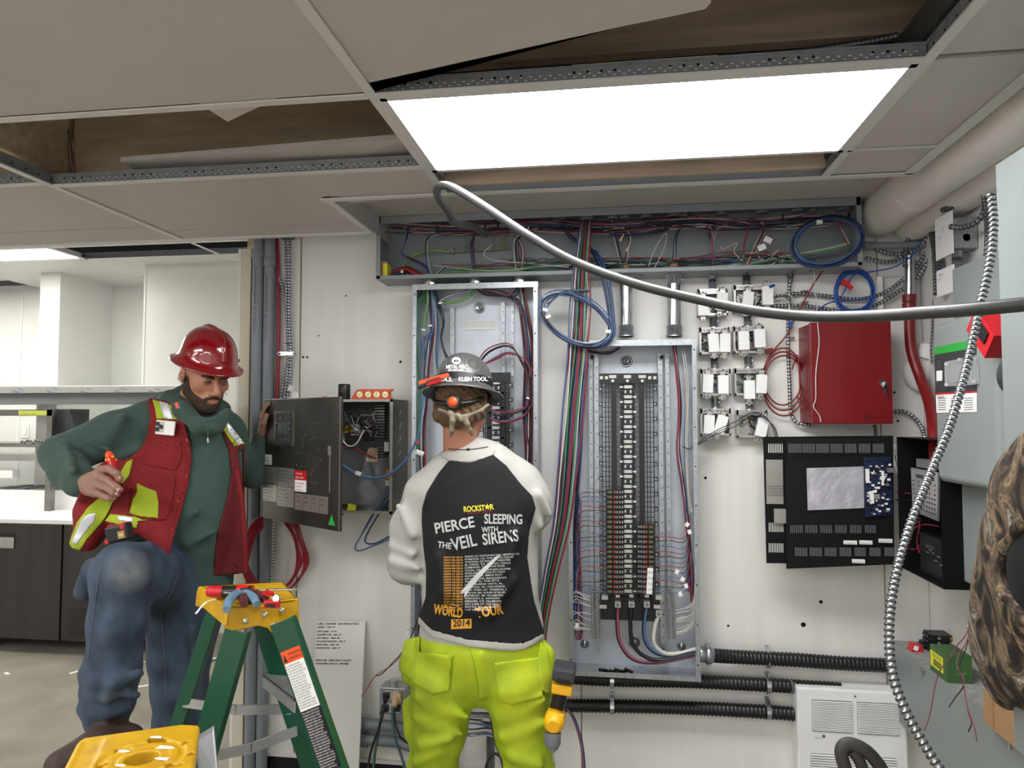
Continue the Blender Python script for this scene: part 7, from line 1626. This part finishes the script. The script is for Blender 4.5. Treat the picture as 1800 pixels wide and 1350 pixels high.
for pts in ([(364,738,2.325),(366,752,2.31),(365,772,2.31)], [(378,737,2.34),(386,727,2.35)], ): m.tube(cr([q(*a) for a in pts], 5), .0028, 6)
m.mi = 1; m.cyl(q(365,770,2.308), q(366,778,2.308), .0034, 8); part('drawstring', m, ['hoodie', 'steell'], p1)
# vest
ext = limb([(q(222,832,2.37), .055), (q(178,890,2.30), .060), (q(152,945,2.26), .036)], .05)+limb([(q(270,850,2.36), .07), (q(245,915,2.28), .065), (q(240,955,2.24), .050)], .05)+limb([(q(285,930,2.28), .05), (q(288,965,2.26), .04)], .05)
bv = hoodie
polyR = [(262,699),(300,706),(318,722),(327,747),(335,778),(337,809),(331,855),(318,902),(306,943),(298,975),(285,978),(272,972),(255,950),(242,940),(200,948),(190,962),(160,971),(118,965),(122,908),(138,871),(160,828),(190,806),(222,808),(247,790),(259,765),(264,734),(260,706)]
vfn = fold_noise(.0014, 34, 2)
def vp(name, poly, off, m_, thick=.010, ex=ext, ymin=2.0, ymax=2.52, h=.0045, label=None, par=None, sm=3):
    exx = None if ex is None else [(e[0], e[1], e[2], e[3], e[4]) for e in ex]
    o = patch(name, bv+(exx or []), poly, off, [m_], p1, h, ymax, ymin, disp=vfn, label=label, thick=thick, sm=sm)
    if par is not None and o is not None: o.parent = par; o.location = (0,0,0)
    return o
vest = vp('vest_front', polyR, .013, 'vest', .012)
ext2 = limb([(q(392,748,2.50), .035), (q(412,800,2.50), .040), (q(416,870,2.50), .045), (q(408,930,2.50), .060), (q(405,1005,2.50), .062)], .03, 0, (.3,-1,0), .45)
polyL = [(383,735),(396,737),(430,777),(428,792),(418,790),(424,830),(430,880),(433,930),(436,1008),(376,1012),(379,960),(388,915),(401,868),(407,830),(402,792),(392,762),(385,748)]
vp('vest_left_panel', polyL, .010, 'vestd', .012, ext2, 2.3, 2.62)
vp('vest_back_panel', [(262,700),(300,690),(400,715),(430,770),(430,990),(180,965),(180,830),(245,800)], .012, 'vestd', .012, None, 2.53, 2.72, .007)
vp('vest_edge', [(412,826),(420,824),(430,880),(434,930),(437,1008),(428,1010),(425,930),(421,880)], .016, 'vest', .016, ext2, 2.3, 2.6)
vp('front_placket', [(303,708),(318,722),(327,747),(335,778),(337,809),(331,855),(318,902),(306,943),(298,975),(290,976),(299,940),(310,900),(321,855),(326,809),(324,778),(317,750)], .0175, 'vest', .006, par=vest)
for poly, m_, n_, o_ in (([(267,701),(284,706),(309,715),(317,738),(275,737),(272,718)],'lime','shoulder_stripe',.017),([(279,704),(296,709),(306,737),(288,736)],'refl','reflective_tape',.020),
  ([(172,876),(200,878),(190,902),(180,918),(153,949),(141,968),(119,961),(135,918),(153,893)],'lime','side_stripe',.017),([(144,911),(156,903),(169,902),(168,914),(153,933),(134,958),(125,954)],'refl','reflective_tape',.020),
  ([(222,812),(234,806),(228,835),(216,850),(200,850)],'lime','side_stripe',.016),
  ([(232,822),(250,832),(309,836),(306,870),(293,914),(250,914),(226,903),(232,870)],'vest','chest_pocket',.020),([(240,848),(255,856),(275,863),(279,885),(278,911),(250,909),(227,903),(232,880),(240,865)],'lime','pocket_flap',.0245),
  ([(262,770),(318,775),(322,800),(310,828),(250,816)],'vest','upper_pocket',.018),([(194,903),(243,908),(280,912),(243,917),(240,930),(184,916)],'lime','waist_stripe',.018),([(206,905),(235,909),(232,920),(208,915)],'refl','reflective_tape',.021)):
    vp(n_, poly, o_, m_, .006, par=vest, h=.0036, sm=2)
vp('shoulder_stripe', [(385,730),(398,737),(432,780),(412,786),(392,756)], .016, 'lime', .006, ext2, 2.3, 2.62, .004); vp('reflective_tape', [(394,738),(402,742),(430,779),(418,783),(400,760)], .019, 'refl', .006, ext2, 2.3, 2.62, .004)
m = MB()
for px, py in ((327,775),(327,836),(313,882),(302,930),(261,853)):
    r_ = ray(px, py); 
    best = None
    bvh = None
VB = BVHTree.FromPolygons([v.co[:] for v in vest.data.vertices], [tuple(f.vertices) for f in vest.data.polygons]) if vest else None
BB = BVHTree.FromPolygons([v.co[:] for v in b1.data.vertices], [tuple(f.vertices) for f in b1.data.polygons])
for px, py, r_ in ((327,775,.0065),(327,836,.004),(313,882,.005),(302,930,.004),(261,853,.006)):
    h_ = VB.ray_cast(Vector((0,0,H)), ray(px, py)); c = h_[0] if h_[0] else q(px, py, 2.28); m.lathe([(r_,0),(r_,.003),(r_*.55,.0035),(r_*.5,0)], c+Vector((0,.002,0)), (0,-1,0), 12)
part('snap_buttons', m, 'brass', p1)
# worn knees as a decal of the cloth: pale rubbed patch
def worn(mt, c, r, col):
    nt = M[mt].node_tree; N = nt.nodes; L = nt.links; b = N['Principled BSDF']; src = b.inputs['Base Color'].links[0].from_socket
    tc = N.new('ShaderNodeTexCoord'); vd = N.new('ShaderNodeVectorMath'); vd.operation = 'DISTANCE'; vd.inputs[1].default_value = c; L.new(tc.outputs['Object'], vd.inputs[0])
    ns = N.new('ShaderNodeTexNoise'); ns.inputs['Scale'].default_value = 30; L.new(tc.outputs['Object'], ns.inputs['Vector'])
    mr = N.new('ShaderNodeMapRange'); mr.inputs['From Min'].default_value = r; mr.inputs['From Max'].default_value = r*.15; mr.inputs['To Max'].default_value = .95; L.new(vd.outputs['Value'], mr.inputs['Value'])
    mu = N.new('ShaderNodeMath'); mu.operation = 'MULTIPLY'; L.new(mr.outputs[0], mu.inputs[0]); L.new(ns.outputs[0], mu.inputs[1])
    m2 = N.new('ShaderNodeMath'); m2.operation = 'MULTIPLY'; m2.inputs[1].default_value = 1.7; m2.use_clamp = True; L.new(mu.outputs[0], m2.inputs[0])
    mx = N.new('ShaderNodeMix'); mx.data_type = 'RGBA'; L.new(m2.outputs[0], mx.inputs[0]); L.new(src, mx.inputs[6]); mx.inputs[7].default_value = (*lin(col), 1); L.new(mx.outputs[2], b.inputs['Base Color'])
worn('denim', q(236,1000,2.0), .105, (118,120,118)); worn('denim', q(200,1225,2.04), .05, (96,104,112))
m = MB()
for pts in ([(182,975),(174,1010),(168,1060),(160,1110),(156,1160)], [(283,1076),(286,1110),(290,1160),(291,1230)], [(312,1012),(302,1040),(284,1068)]):
    c = []
    for a in resample([Vector((x, y, 0)) for x, y in pts], 6): h_ = BB.ray_cast(Vector((0,0,H)), ray(a.x, a.y)); c.append(h_[0]+Vector((0,-.001,0)) if h_[0] else None)
    c = [x for x in c if x]; m.tube(cr(c, 2), .0016, 5)
part('seam', m, 'denimw', p1)
# phone, tape measure, screwdriver in hand
h_ = VB.ray_cast(Vector((0,0,H)), ray(295, 752)); c = (h_[0] if h_[0] else q(295,752,2.28))+Vector((0,-.014,.0)); rot = Matrix.Rotation(.08, 3, 'Y')@Matrix.Rotation(-.12, 3, 'Z')
t = thing('phone', 'white phone with three camera lenses clipped at the top of the red vest', 'phone', c); m = MB(); m.obox(c, .080, .008, .052, rot); part('body', m, 'white', t, bev=.003)
m = MB(); m.obox(c+rot@Vector((-.020,-.005,.003)), .034, .003, .038, rot); part('camera_plate', m, 'steell', t, bev=.001)
for a, b in ((-.028,.012),(-.028,-.007),(-.012,.003)): m = MB(); m.lathe([(.0078,0),(.0078,.003),(.006,.0035),(.006,.002),(0,.002)], c+rot@Vector((a,-.0065,b)), (0,-1,0), 16); part('camera_lens', m, ['dgrey'], t)
c = q(210, 937, 2.135); rot = Matrix.Rotation(-.22, 3, 'Y'); t = thing('tape_measure', 'black tape measure with red corners clipped at the vest hem above the knee', 'tape measure', c)
m = MB(); m.obox(c, .080, .038, .056, rot); part('case', m, 'black', t, bev=.008)
m = MB(); m.obox(c+rot@Vector((0,-.0,.0285)), .06, .030, .004, rot); m.obox(c+rot@Vector((-.036,0,-.02)), .012, .042, .014, rot); m.obox(c+rot@Vector((.026,0,.020)), .014, .042, .020, rot); part('bumper', m, 'tool', t, bev=.002)
m = MB(); m.obox(c+rot@Vector((.022,-.021,-.006)), .024, .004, .024, rot); m.mi = 1; m.obox(c+rot@Vector((.022,-.0235,-.006)), .018, .001, .008, rot); part('badge', m, ['brass', 'steell'], t)
t = thing('insulated_screwdriver', 'orange and red insulated screwdriver held in the right hand', 'screwdriver', q(200,840,2.12)); a, b, e = q(190,794,2.145), q(203,832,2.12), q(207,864,2.085)
m = MB(); m.lathe([(.003,0),(.009,.003),(.0125,.012),(.0135,.024)], a, b-a, 14); part('end_cap', m, 'orange', t)
m = MB(); m.lathe([(.0135,.024),(.014,.034),(.0125,.048),(.010,.058),(.0125,.066),(.011,.075)], a, b-a, 14, caps=False); part('grip', m, 'tool', t)
m = MB(); d = (b-a).normalized()
for k in range(6): an = k*1.05; s_ = d.orthogonal().normalized(); s2 = d.cross(s_); m.ball(a+d*(.030+.008*(k % 2))+(s_*math.cos(an)+s2*math.sin(an))*.0125, .0052)
part('grip_dots', m, 'dewalt', t)
m = MB(); m.cyl(b, b.lerp(e,.86), .0042, 10); m.mi = 1; m.cyl(b.lerp(e,.86), e, .0042, 10, .002); part('shaft', m, ['tool', 'tan'], t)
# ---------------------------------------------------------------- man seen from behind
p2 = thing('person', 'person seen from behind in carbon hard hat, black and white shirt and lime trousers', 'person', (P(845,1400,2.3).x, 2.3, 0))
YP = 2.30
top = limb([(q(824,822,YP+.02), .068), (q(838,850,YP), .150), (q(845,900,YP), .182), (q(842,960,YP), .176), (q(843,1030,YP), .178), (q(846,1100,YP+.01), .200)], .05, 0, (0,1,0), .66)
top += limb([(q(778,842,YP), .066), (q(824,830,YP+.01), .056), (q(872,834,YP), .066)], .05, 0)
top += limb([(q(748,868,YP), .072), (q(724,930,YP), .064), (q(716,985,YP), .058)], .04, 0)+limb([(q(716,995,YP), .060), (q(735,985,YP+.12), .054), (q(765,950,YP+.33), .045)], .03, 0)
top += limb([(q(915,852,YP), .072), (q(930,880,YP), .064), (q(936,898,YP+.02), .058)], .04, 0)+limb([(q(936,898,YP+.02), .058), (q(938,880,YP+.16), .050), (q(925,850,YP+.34), .042)], .03, 0)
for a, b, r in (((690,960,YP-.05),(725,975,YP-.07),.010),((695,1010,YP-.04),(735,1020,YP-.05),.011),((688,985,YP-.06),(735,1000,YP-.07),.008),((700,890,YP-.07),(725,940,YP-.08),.008),((950,870,YP-.07),(968,905,YP-.05),.009),((925,880,YP-.06),(950,925,YP-.05),.009),((780,1040,YP-.12),(840,1075,YP-.13),.008),((900,1020,YP-.12),(860,1080,YP-.13),.008),((770,980,YP-.12),(790,1040,YP-.13),.007),((905,940,YP-.12),(890,1000,YP-.13),.007)): top.append(cap(q(*a), q(*b), r, r*.7, None, 1, .03, 0))
pants = limb([(q(845,1100,YP+.01), .185), (q(845,1128,YP+.01), .205)], .03, 1, (0,1,0), .66)
pants += limb([(q(782,1195,YP), .112), (q(770,1290,YP), .086), (q(759,1350,YP), .078), (q(755,1400,YP-.02), .085), (q(750,1480,YP), .080), (q(748,1555,YP+.02), .082)], .025, 1)
pants += limb([(q(906,1195,YP), .112), (q(920,1290,YP), .086), (q(931,1350,YP), .076), (q(934,1400,YP-.02), .085), (q(940,1480,YP), .080), (q(943,1555,YP+.02), .082)], .025, 1)
for a, b, r in (((722,1150,YP),(716,1190,YP),.028),((720,1240,YP),(722,1290,YP),.024),((958,1150,YP),(962,1210,YP),.030),((735,1225,YP-.09),(820,1260,YP-.08),.010),((730,1260,YP-.08),(810,1290,YP-.07),.009),((770,1320,YP-.08),(730,1340,YP-.08),.010),((880,1260,YP-.08),(955,1230,YP-.08),.010),((885,1295,YP-.08),(960,1270,YP-.07),.009),((900,1330,YP-.08),(950,1345,YP-.08),.010),((845,1150,YP-.13),(848,1225,YP-.10),.006),((790,1300,YP-.09),(740,1310,YP-.09),.008)): pants.append(cap(q(*a), q(*b), r, r*.8, None, 1, .03, 1))
bt = []
for px, dx in ((748,-.02),(943,.03)):
    c = q(px, 1560, YP+.02); bt += limb([(c, .062), (Vector((c.x, c.y, .07)), .056), (Vector((c.x+dx, c.y+.14, .055)), .046)], .03, 2)+[cap(Vector((c.x, c.y-.04, .018)), Vector((c.x+dx, c.y+.16, .018)), .05, .046, (0,0,1), .38, .01, 3)]
M2 = frame_from((.10,1,-.10)); O2 = q(814, 704, 2.31)
pcs = [piece(top+pants+bt, .0062, fold_noise(.0017, 28, 8), lo=[-.86,2.05,-.01], hi=[-.02,2.76,1.50]), piece(head_prims(True, (-.005,.014,-.185)), .003, None, M2, O2, remap=[4,5])]
pcs.append(piece(hand_prims(q(768,946,2.65), Vector((.1,1,.15)), Vector((-.3,0,1)), 1, .5), .003, remap=[6])); pcs.append(piece(hand_prims(q(924,848,2.66), Vector((0,1,.2)), Vector((.3,0,1)), -1, .5), .003, remap=[6]))
b2 = merge('body', pcs, ['shirtw','hivis','boot','sole','skin','lip','skind'], p2)
B2 = BVHTree.FromPolygons([v.co[:] for v in b2.data.vertices], [tuple(f.vertices) for f in b2.data.polygons])
polyB = [(789,809),(828,813),(867,799),(890,818),(915,850),(936,872),(942,893),(931,933),(927,980),(939,1056),(957,1112),(953,1118),(920,1134),(894,1134),(821,1127),(760,1110),(735,1086),(748,1050),(749,1005),(744,960),(741,914),(742,892),(750,865),(770,832)]
sd = fold_noise(.0017, 28, 8)
shp = patch('shirt_panel', top+pants, polyB, .0075, ['shirt'], p2, .005, 2.34, 2.0, disp=sd, thick=.012)
patch('shirt_hem', top+pants, [(735,1080),(760,1106),(821,1122),(894,1129),(920,1129),(954,1112),(957,1122),(922,1143),(894,1145),(821,1137),(757,1120),(731,1092)], .008, ['shirtw'], p2, .0045, 2.36, 2.0, disp=sd, thick=.012)
patch('collar', top+[cap(q(818,770,2.33), q(824,808,2.32), .060, .074, None, 1, .02)], [(772,800),(785,792),(820,796),(858,786),(872,792),(868,800),(828,814),(790,811)], .005, ['shirtw'], p2, .004, 2.40, 2.1, disp=sd, thick=.008)
patch('back_pocket', top+pants, [(868,1165),(948,1155),(955,1225),(900,1240),(875,1232)], .009, ['hivis'], p2, .0045, 2.34, 2.0, disp=sd, thick=.012)
patch('back_pocket', top+pants, [(728,1145),(795,1152),(790,1215),(760,1222),(722,1200)], .009, ['hivis'], p2, .0045, 2.34, 2.0, disp=sd, thick=.012)
patch('side_pocket', top+pants, [(712,1125),(738,1118),(736,1190),(722,1196),(702,1180),(701,1165)], .010, ['hivis'], p2, .0045, 2.4, 2.0, disp=sd, thick=.03, extra=limb([(q(722,1130,YP),.03),(q(716,1185,YP),.034)],.02))
patch('side_pocket', top+pants, [(950,1128),(962,1140),(972,1200),(968,1222),(952,1214),(944,1160)], .010, ['hivis'], p2, .0045, 2.4, 2.0, disp=sd, thick=.03, extra=limb([(q(955,1140,YP),.03),(q(960,1205,YP),.034)],.02))
# trouser seams
m = MB()
SB2 = B2
for pts in ([(826,1138),(834,1170),(842,1225)], [(797,1152),(792,1215)], [(870,1165),(878,1232)], [(735,1110),(722,1170),(724,1250),(726,1340)], [(950,1140),(958,1200),(960,1340)]):
    c = []
    for a in resample([Vector((x, y, 0)) for x, y in pts], 5): h_ = B2.ray_cast(Vector((0,0,H)), ray(a.x, a.y)); c.append(h_[0]+Vector((0,-.0015,0)) if h_[0] else None)
    c = [x for x in c if x]
    if len(c) > 2: m.tube(cr(c, 2), .0016, 5)
part('seam', m, mat('seam_lime', (140,180,30), .8), p2)
# shirt print, projected on the back
SHB = BVHTree.FromPolygons([v.co[:] for v in shp.data.vertices], [tuple(f.vertices) for f in shp.data.polygons])
def onback(p):
    px, py, fw = project(p); h_ = SHB.ray_cast(Vector((0,0,H)), ray(px, py)); c = h_[0] if h_[0] else P(px, py, 2.17)
    return c-ray(px, py)*.0022
def prt(rows, m_, name='shirt_print'):
    m = MB()
    for s_, x0, y0, x1, y1, hpx, bold in rows:
        a, b = P(x0, y0, 2.17), P(x1, y1, 2.17); ux = (b-a).normalized(); uz = Vector((0,0,1)); uz = (uz-ux*uz.dot(ux)).normalized()
        m.text(s_, pxm(hpx, 2.17)/.72, a, ux=ux, uz=uz, width=(b-a).length, fn=onback, bold=bold)
    return part(name, m, m_, p2)
prt([('ROCKST',815,900,852,897,10,.0006),('R',861,896,868,895.5,10,.0006)], 'pyel'); prt([('ENERGY DRINK',821,904.5,866,901,5,0)], 'redm')
m = MB(); c = P(856.5, 891, 2.17); m.add([onback(c+Vector((math.sin(a)*rr_, 0, math.cos(a)*rr_))) for a, rr_ in [(i*math.pi/5, .0105 if i % 2 == 0 else .0045) for i in range(10)]], [tuple(range(10))]); part('star', m, 'pyel', p2)
prt([('PIERCE',765,938,834,926,19,.001),('THE',769,962,793,965,11,.0006),('VEIL',796,968,840,958,22,.001),('SLEEPING',851,920,918,921,17,.001),('WITH',847,936,876,935,10,.0006),('SIRENS',849,958,912,950,20,.001)], 'silver')
cities = ['FRESNO, CA. WOODWARD PARK AMPHITHEATER','POMONA, CA. THE GLASS HOUSE','TUCSON, AZ RIALTO THEATRE','EL PASO, TX. TRICKY FALLS','LUBBOCK, TX. LONE STAR','TULSA, OK. CAINS BALLROOM','DALLAS, TX. SOUTH SIDE','AUSTIN, TX. EMOS EAST','ATLANTA, GA. MASQUERADE','TAMPA, FL. THE RITZ','LAKE BUENA VISTA, FL.','NORFOLK, VA. THE NORVA','NEW YORK, NY. TERMINAL 5','BOSTON, MA. HOUSE OF BLUES','DETROIT, MI. FILLMORE','CHICAGO, IL. ARAGON','DENVER, CO. FILLMORE','SALT LAKE, UT. THE GREAT','SEATTLE, WA. SHOWBOX','LAS VEGAS, NV.']
rw_, rg = [], []
for k, s_ in enumerate(cities):
    y = 980+k*4.9; rg.append(('NOV-%02d-2014' % (5+k), 780, y+1, 813, y+1, 3.1, .0001)); rw_.append((s_, 817, y, 817+min(96-k*1.9, 3.2*len(s_)), y-5+k*.3, 3.1, .0001))
prt(rg, 'gold'); prt(rw_, 'silver')
m = MB(); pts = [(792,1062),(810,1040),(838,1008),(872,978),(880,976),(850,1008),(826,1036),(806,1066)]; part_pts = [onback(P(x, y, 2.17)) for x, y in pts]; m.add(part_pts, [(0,1,6,7),(1,2,5,6),(2,3,4,5)]); part('print_streak', m, 'silver', p2)
prt([('WORLD',762,1078,813,1086,17,.0012),('TOUR',838,1086,886,1078,17,.0012)], 'gold')
m = MB(); quad = [(793,1089),(829,1087),(829,1103),(793,1106)]; g = [[P(quad[0][0]+(quad[1][0]-quad[0][0])*i/4, quad[0][1]+(quad[3][1]-quad[0][1])*j/2-i*.4, 2.17) for i in range(5)] for j in range(3)]
m.add([onback(g[j][i]) for j in range(3) for i in range(5)], [(j*5+i, j*5+i+1, (j+1)*5+i+1, (j+1)*5+i) for j in range(2) for i in range(4)]); part('date_patch', m, 'gold', p2)
m = MB()
a, b = P(796,1102,2.17), P(826,1100,2.17); m.text('2014', pxm(12,2.17)/.72, a, ux=(b-a), uz=(0,0,1), width=(b-a).length, fn=lambda p: onback(p)-ray(*project(p)[:2])*.001, bold=.0006); part('date', m, 'print_', p2)
# hair, ears, bandana, hat
hp = [ell((0,-.026,.02),.081,.092,.085), ell((-.045,-.062,-.045),.036,.036,.042,k=.03), ell((.045,-.062,-.045),.036,.036,.042,k=.03), ell((0,-.085,-.060),.045,.030,.045,k=.03), ell((.070,-.02,-.03),.016,.03,.04,k=.02)]
local_part(hp, M2, O2, .0032, ['hair'], 'hair', p2, disp=lambda X, Y, Z: .0024*np.sin(210*X+60*Y+14*np.sin(18*Z))+.0010*np.sin(520*X+90*Z*.2), sm=1)
M2h = M2@Matrix.Rotation(-.10, 3, 'X')
hat2, sf2 = hardhat(p2, M2h, O2, 'carbon', .098, .118, .134, .150, .135, .022, ridge=False, under='black')
def L2(x, y, z): return Vector(O2)+M2@Vector((x, y, z))
m = MB(); m.tube(cr([L2(.075,-.05,.0), L2(.05,-.10,-.018), L2(0,-.118,-.024), L2(-.05,-.10,-.018), L2(-.075,-.05,.0)], 6), .016, 10, flat=.5); part('suspension_band', m, 'black', p2)
m = MB(); c = L2(.012,-.128,-.022); m.lathe([(.024,0),(.024,.010),(.020,.014)], c, M2@Vector((0,-1,0)), 20); m.mi = 1; m.lathe([(.0155,.012),(.0155,.017),(0,.0175)], c, M2@Vector((0,-1,0)), 16); part('ratchet_knob', m, ['black', 'orange'], p2)
kn = limb([(q(793,727,2.165),.007),(q(797,740,2.155),.009),(q(795,756,2.16),.008),(q(793,767,2.17),.004)],.006)+limb([(q(815,733,2.155),.006),(q(822,745,2.15),.009),(q(826,756,2.16),.007),(q(830,765,2.17),.004)],.006)+limb([(q(772,720,2.19),.005),(q(795,729,2.165),.008),(q(815,733,2.155),.007),(q(845,722,2.18),.005),(q(858,712,2.2),.004)],.008)+limb([(q(806,732,2.15),.008),(q(810,738,2.15),.007)],.006)
ax = axes_for(kn, .0025); pos, qq, _ = nets(sdf_eval(kn, ax, disp=fold_noise(.0015, 120, 3)), ax); o = link_me('bandana', mesh_np(pos, qq, [mat('bandana', (126,116,98), .9, var=.3, vs=40, bump=.3, bs=200)], name='bandana'), p2); smooth_mod(o, 1)
m = MB(); c = []
for k in range(17): px = 788+k*4.4; h_ = B2.ray_cast(Vector((0,0,H)), ray(px, 789+3*math.sin(k/16*math.pi)-k*.25)); c.append((h_[0] if h_[0] else P(px,790,2.22))+Vector((0,-.002,0)))
m.tube(c, .0014, 6); m.obox(c[8], .01, .004, .008); part('necklace', m, 'black', p2)
m = MB(); n_ = 60
vs = []
for k in range(n_):
    th = -math.pi*1.02+math.pi*1.04*k/(n_-1); vs += [sf2(th, .035, .0035), sf2(th, .15, .0035), sf2(th, .15, .001), sf2(th, .035, .001)]
m.add(vs, [(4*i+j, 4*i+4+j, 4*i+4+(j+1) % 4, 4*i+(j+1) % 4) for i in range(n_-1) for j in range(4)]); part('hat_strap', m, 'black', p2)
HB_ = BVHTree.FromPolygons([v.co[:] for v in hat2.data.vertices], [tuple(f.vertices) for f in hat2.data.polygons])
def onhat(p, o_=.008): px, py, fw = project(p); h_ = HB_.ray_cast(Vector((0,0,H)), ray(px, py)); c = h_[0] if h_[0] else P(px, py, 2.2); return c-ray(px, py)*o_*.5
def hattext(s_, x0, y0, x1, y1, hpx, m_, bold=.0004, name='hat_lettering', oo=.009):
    m = MB(); a, b = P(x0, y0, 2.2), P(x1, y1, 2.2); ux = (b-a).normalized(); uz = Vector((0,0,1)); uz = (uz-ux*uz.dot(ux)).normalized(); m.text(s_, pxm(hpx,2.2)/.72, a, ux=ux, uz=uz, width=(b-a).length, fn=lambda p: onhat(p, oo), bold=bold); return part(name, m, m_, p2)
hattext('KLEIN TOOLS.', 806, 670, 862, 669.5, 7.5, 'white', oo=.014); hattext('OLS.', 774, 669.5, 795, 670.5, 7.5, 'white', oo=.014)
hattext('METAL', 784, 648, 804, 647, 6.5, 'white'); hattext('ARC', 806, 647, 822, 648, 6.5, 'white'); hattext('403-877-1000', 787, 652.5, 815, 652.5, 4, 'white', .0002)
m = MB(); c = P(802,634,2.2); m.add([onhat(c+Vector((math.cos(a)*.0145, 0, math.sin(a)*.0115))) for a in [i/20*6.283 for i in range(20)]], [tuple(range(20))]); m.mi = 1; m.add([onhat(c+Vector((x, 0, z)), .010) for x, z in ((-.010,-.004),(-.004,.005),(0,-.001),(.004,.005),(.010,-.004),(.006,-.004),(.003,0),(0,-.005),(-.003,0),(-.006,-.004))], [tuple(range(10))]); part('hat_emblem', m, ['white', 'print_'], p2)
m = MB(); a, b = q(738,673,2.19), q(788,659,2.17); m.obox((a+b)/2, (b-a).length, .014, .012, ux=(b-a)); m.mi = 1; m.obox((a+b)/2+Vector((0,-.0075,-.002)), (b-a).length*.5, .001, .004, ux=(b-a)); solo('orange_knife', m, ['orange', 'black'], 'orange knife tucked under the strap of the carbon hard hat', 'knife', bev=.002)
m = MB(); a, b = q(736,682,2.19), q(776,669,2.17); m.cyl(a, a.lerp(b,.4), .005, 10); m.mi = 1; m.cyl(a.lerp(b,.4), b, .0055, 10); solo('marker_pen', m, ['black', 'tool'], 'black marker pen with a red cap under the strap of the carbon hard hat', 'pen')
# cordless drill hung from the right pocket
t = thing('cordless_drill', 'yellow and black cordless drill hanging upside down at the right hip', 'drill', q(985,1240,2.22)); Yd = 2.20
m = MB(); m.obox(q(992,1180,Yd), .068, .09, .040, Matrix.Rotation(.12,3,'Y')); part('battery', m, 'dgrey', t, bev=.007)
m = MB(); m.obox(q(989,1205,Yd), .062, .085, .030, Matrix.Rotation(.12,3,'Y')); part('foot_band', m, 'dewalt', t, bev=.006)
m = MB(); m.obox(q(990,1198,Yd-.045), .04, .004, .012, Matrix.Rotation(.12,3,'Y'), ); m.tube(cr([q(987,1210,Yd), q(982,1232,Yd), q(976,1256,Yd+.01)], 5), .022, 12); part('grip', m, 'black', t)
m = MB(); m.lathe([(.018,0),(.028,.01),(.032,.04),(.030,.07),(.026,.09)], q(972,1278,Yd-.06), (.05,1,.1), 18); m.obox(q(977,1262,Yd-.01), .045, .05, .05, Matrix.Rotation(.2,3,'Y')); part('motor_housing', m, 'dewalt', t, bev=.004)
m = MB(); m.lathe([(.026,0),(.024,.03),(.016,.045)], q(971,1288,Yd-.04), (.02,-.2,-1), 18); part('gearbox', m, 'mgrey', t)
m = MB(); m.lathe([(.010,0),(.009,.02),(.004,.024)], q(972,1308,Yd-.045), (.02,-.1,-1), 12); m.cyl(q(972,1318,Yd-.045), q(973,1340,Yd-.045), .0026, 6); part('chuck', m, 'steell', t)
m = MB(); m.obox(q(972,1264,Yd-.035), .016, .006, .02, Matrix.Rotation(.1,3,'Y')); part('trigger', m, 'black', t)

# joined pieces too small to pick apart
for o in list(bpy.data.objects):
    if o.parent is not None and o.name.split('.')[0] in ('screw_hole','cable_tie','wire_tag','snap_buttons','nails','board_components','knockout','box_screw','window_screw','bracket','bolt','wire_end','neutral_bar','ground_bar','terminal_strip','loose_filler_plates','grip_dots','film_print','plaster_splash','seam','tape_wrap','contactor','eyelashes','main_tee','cross_tee'): o['kind'] = 'stuff'
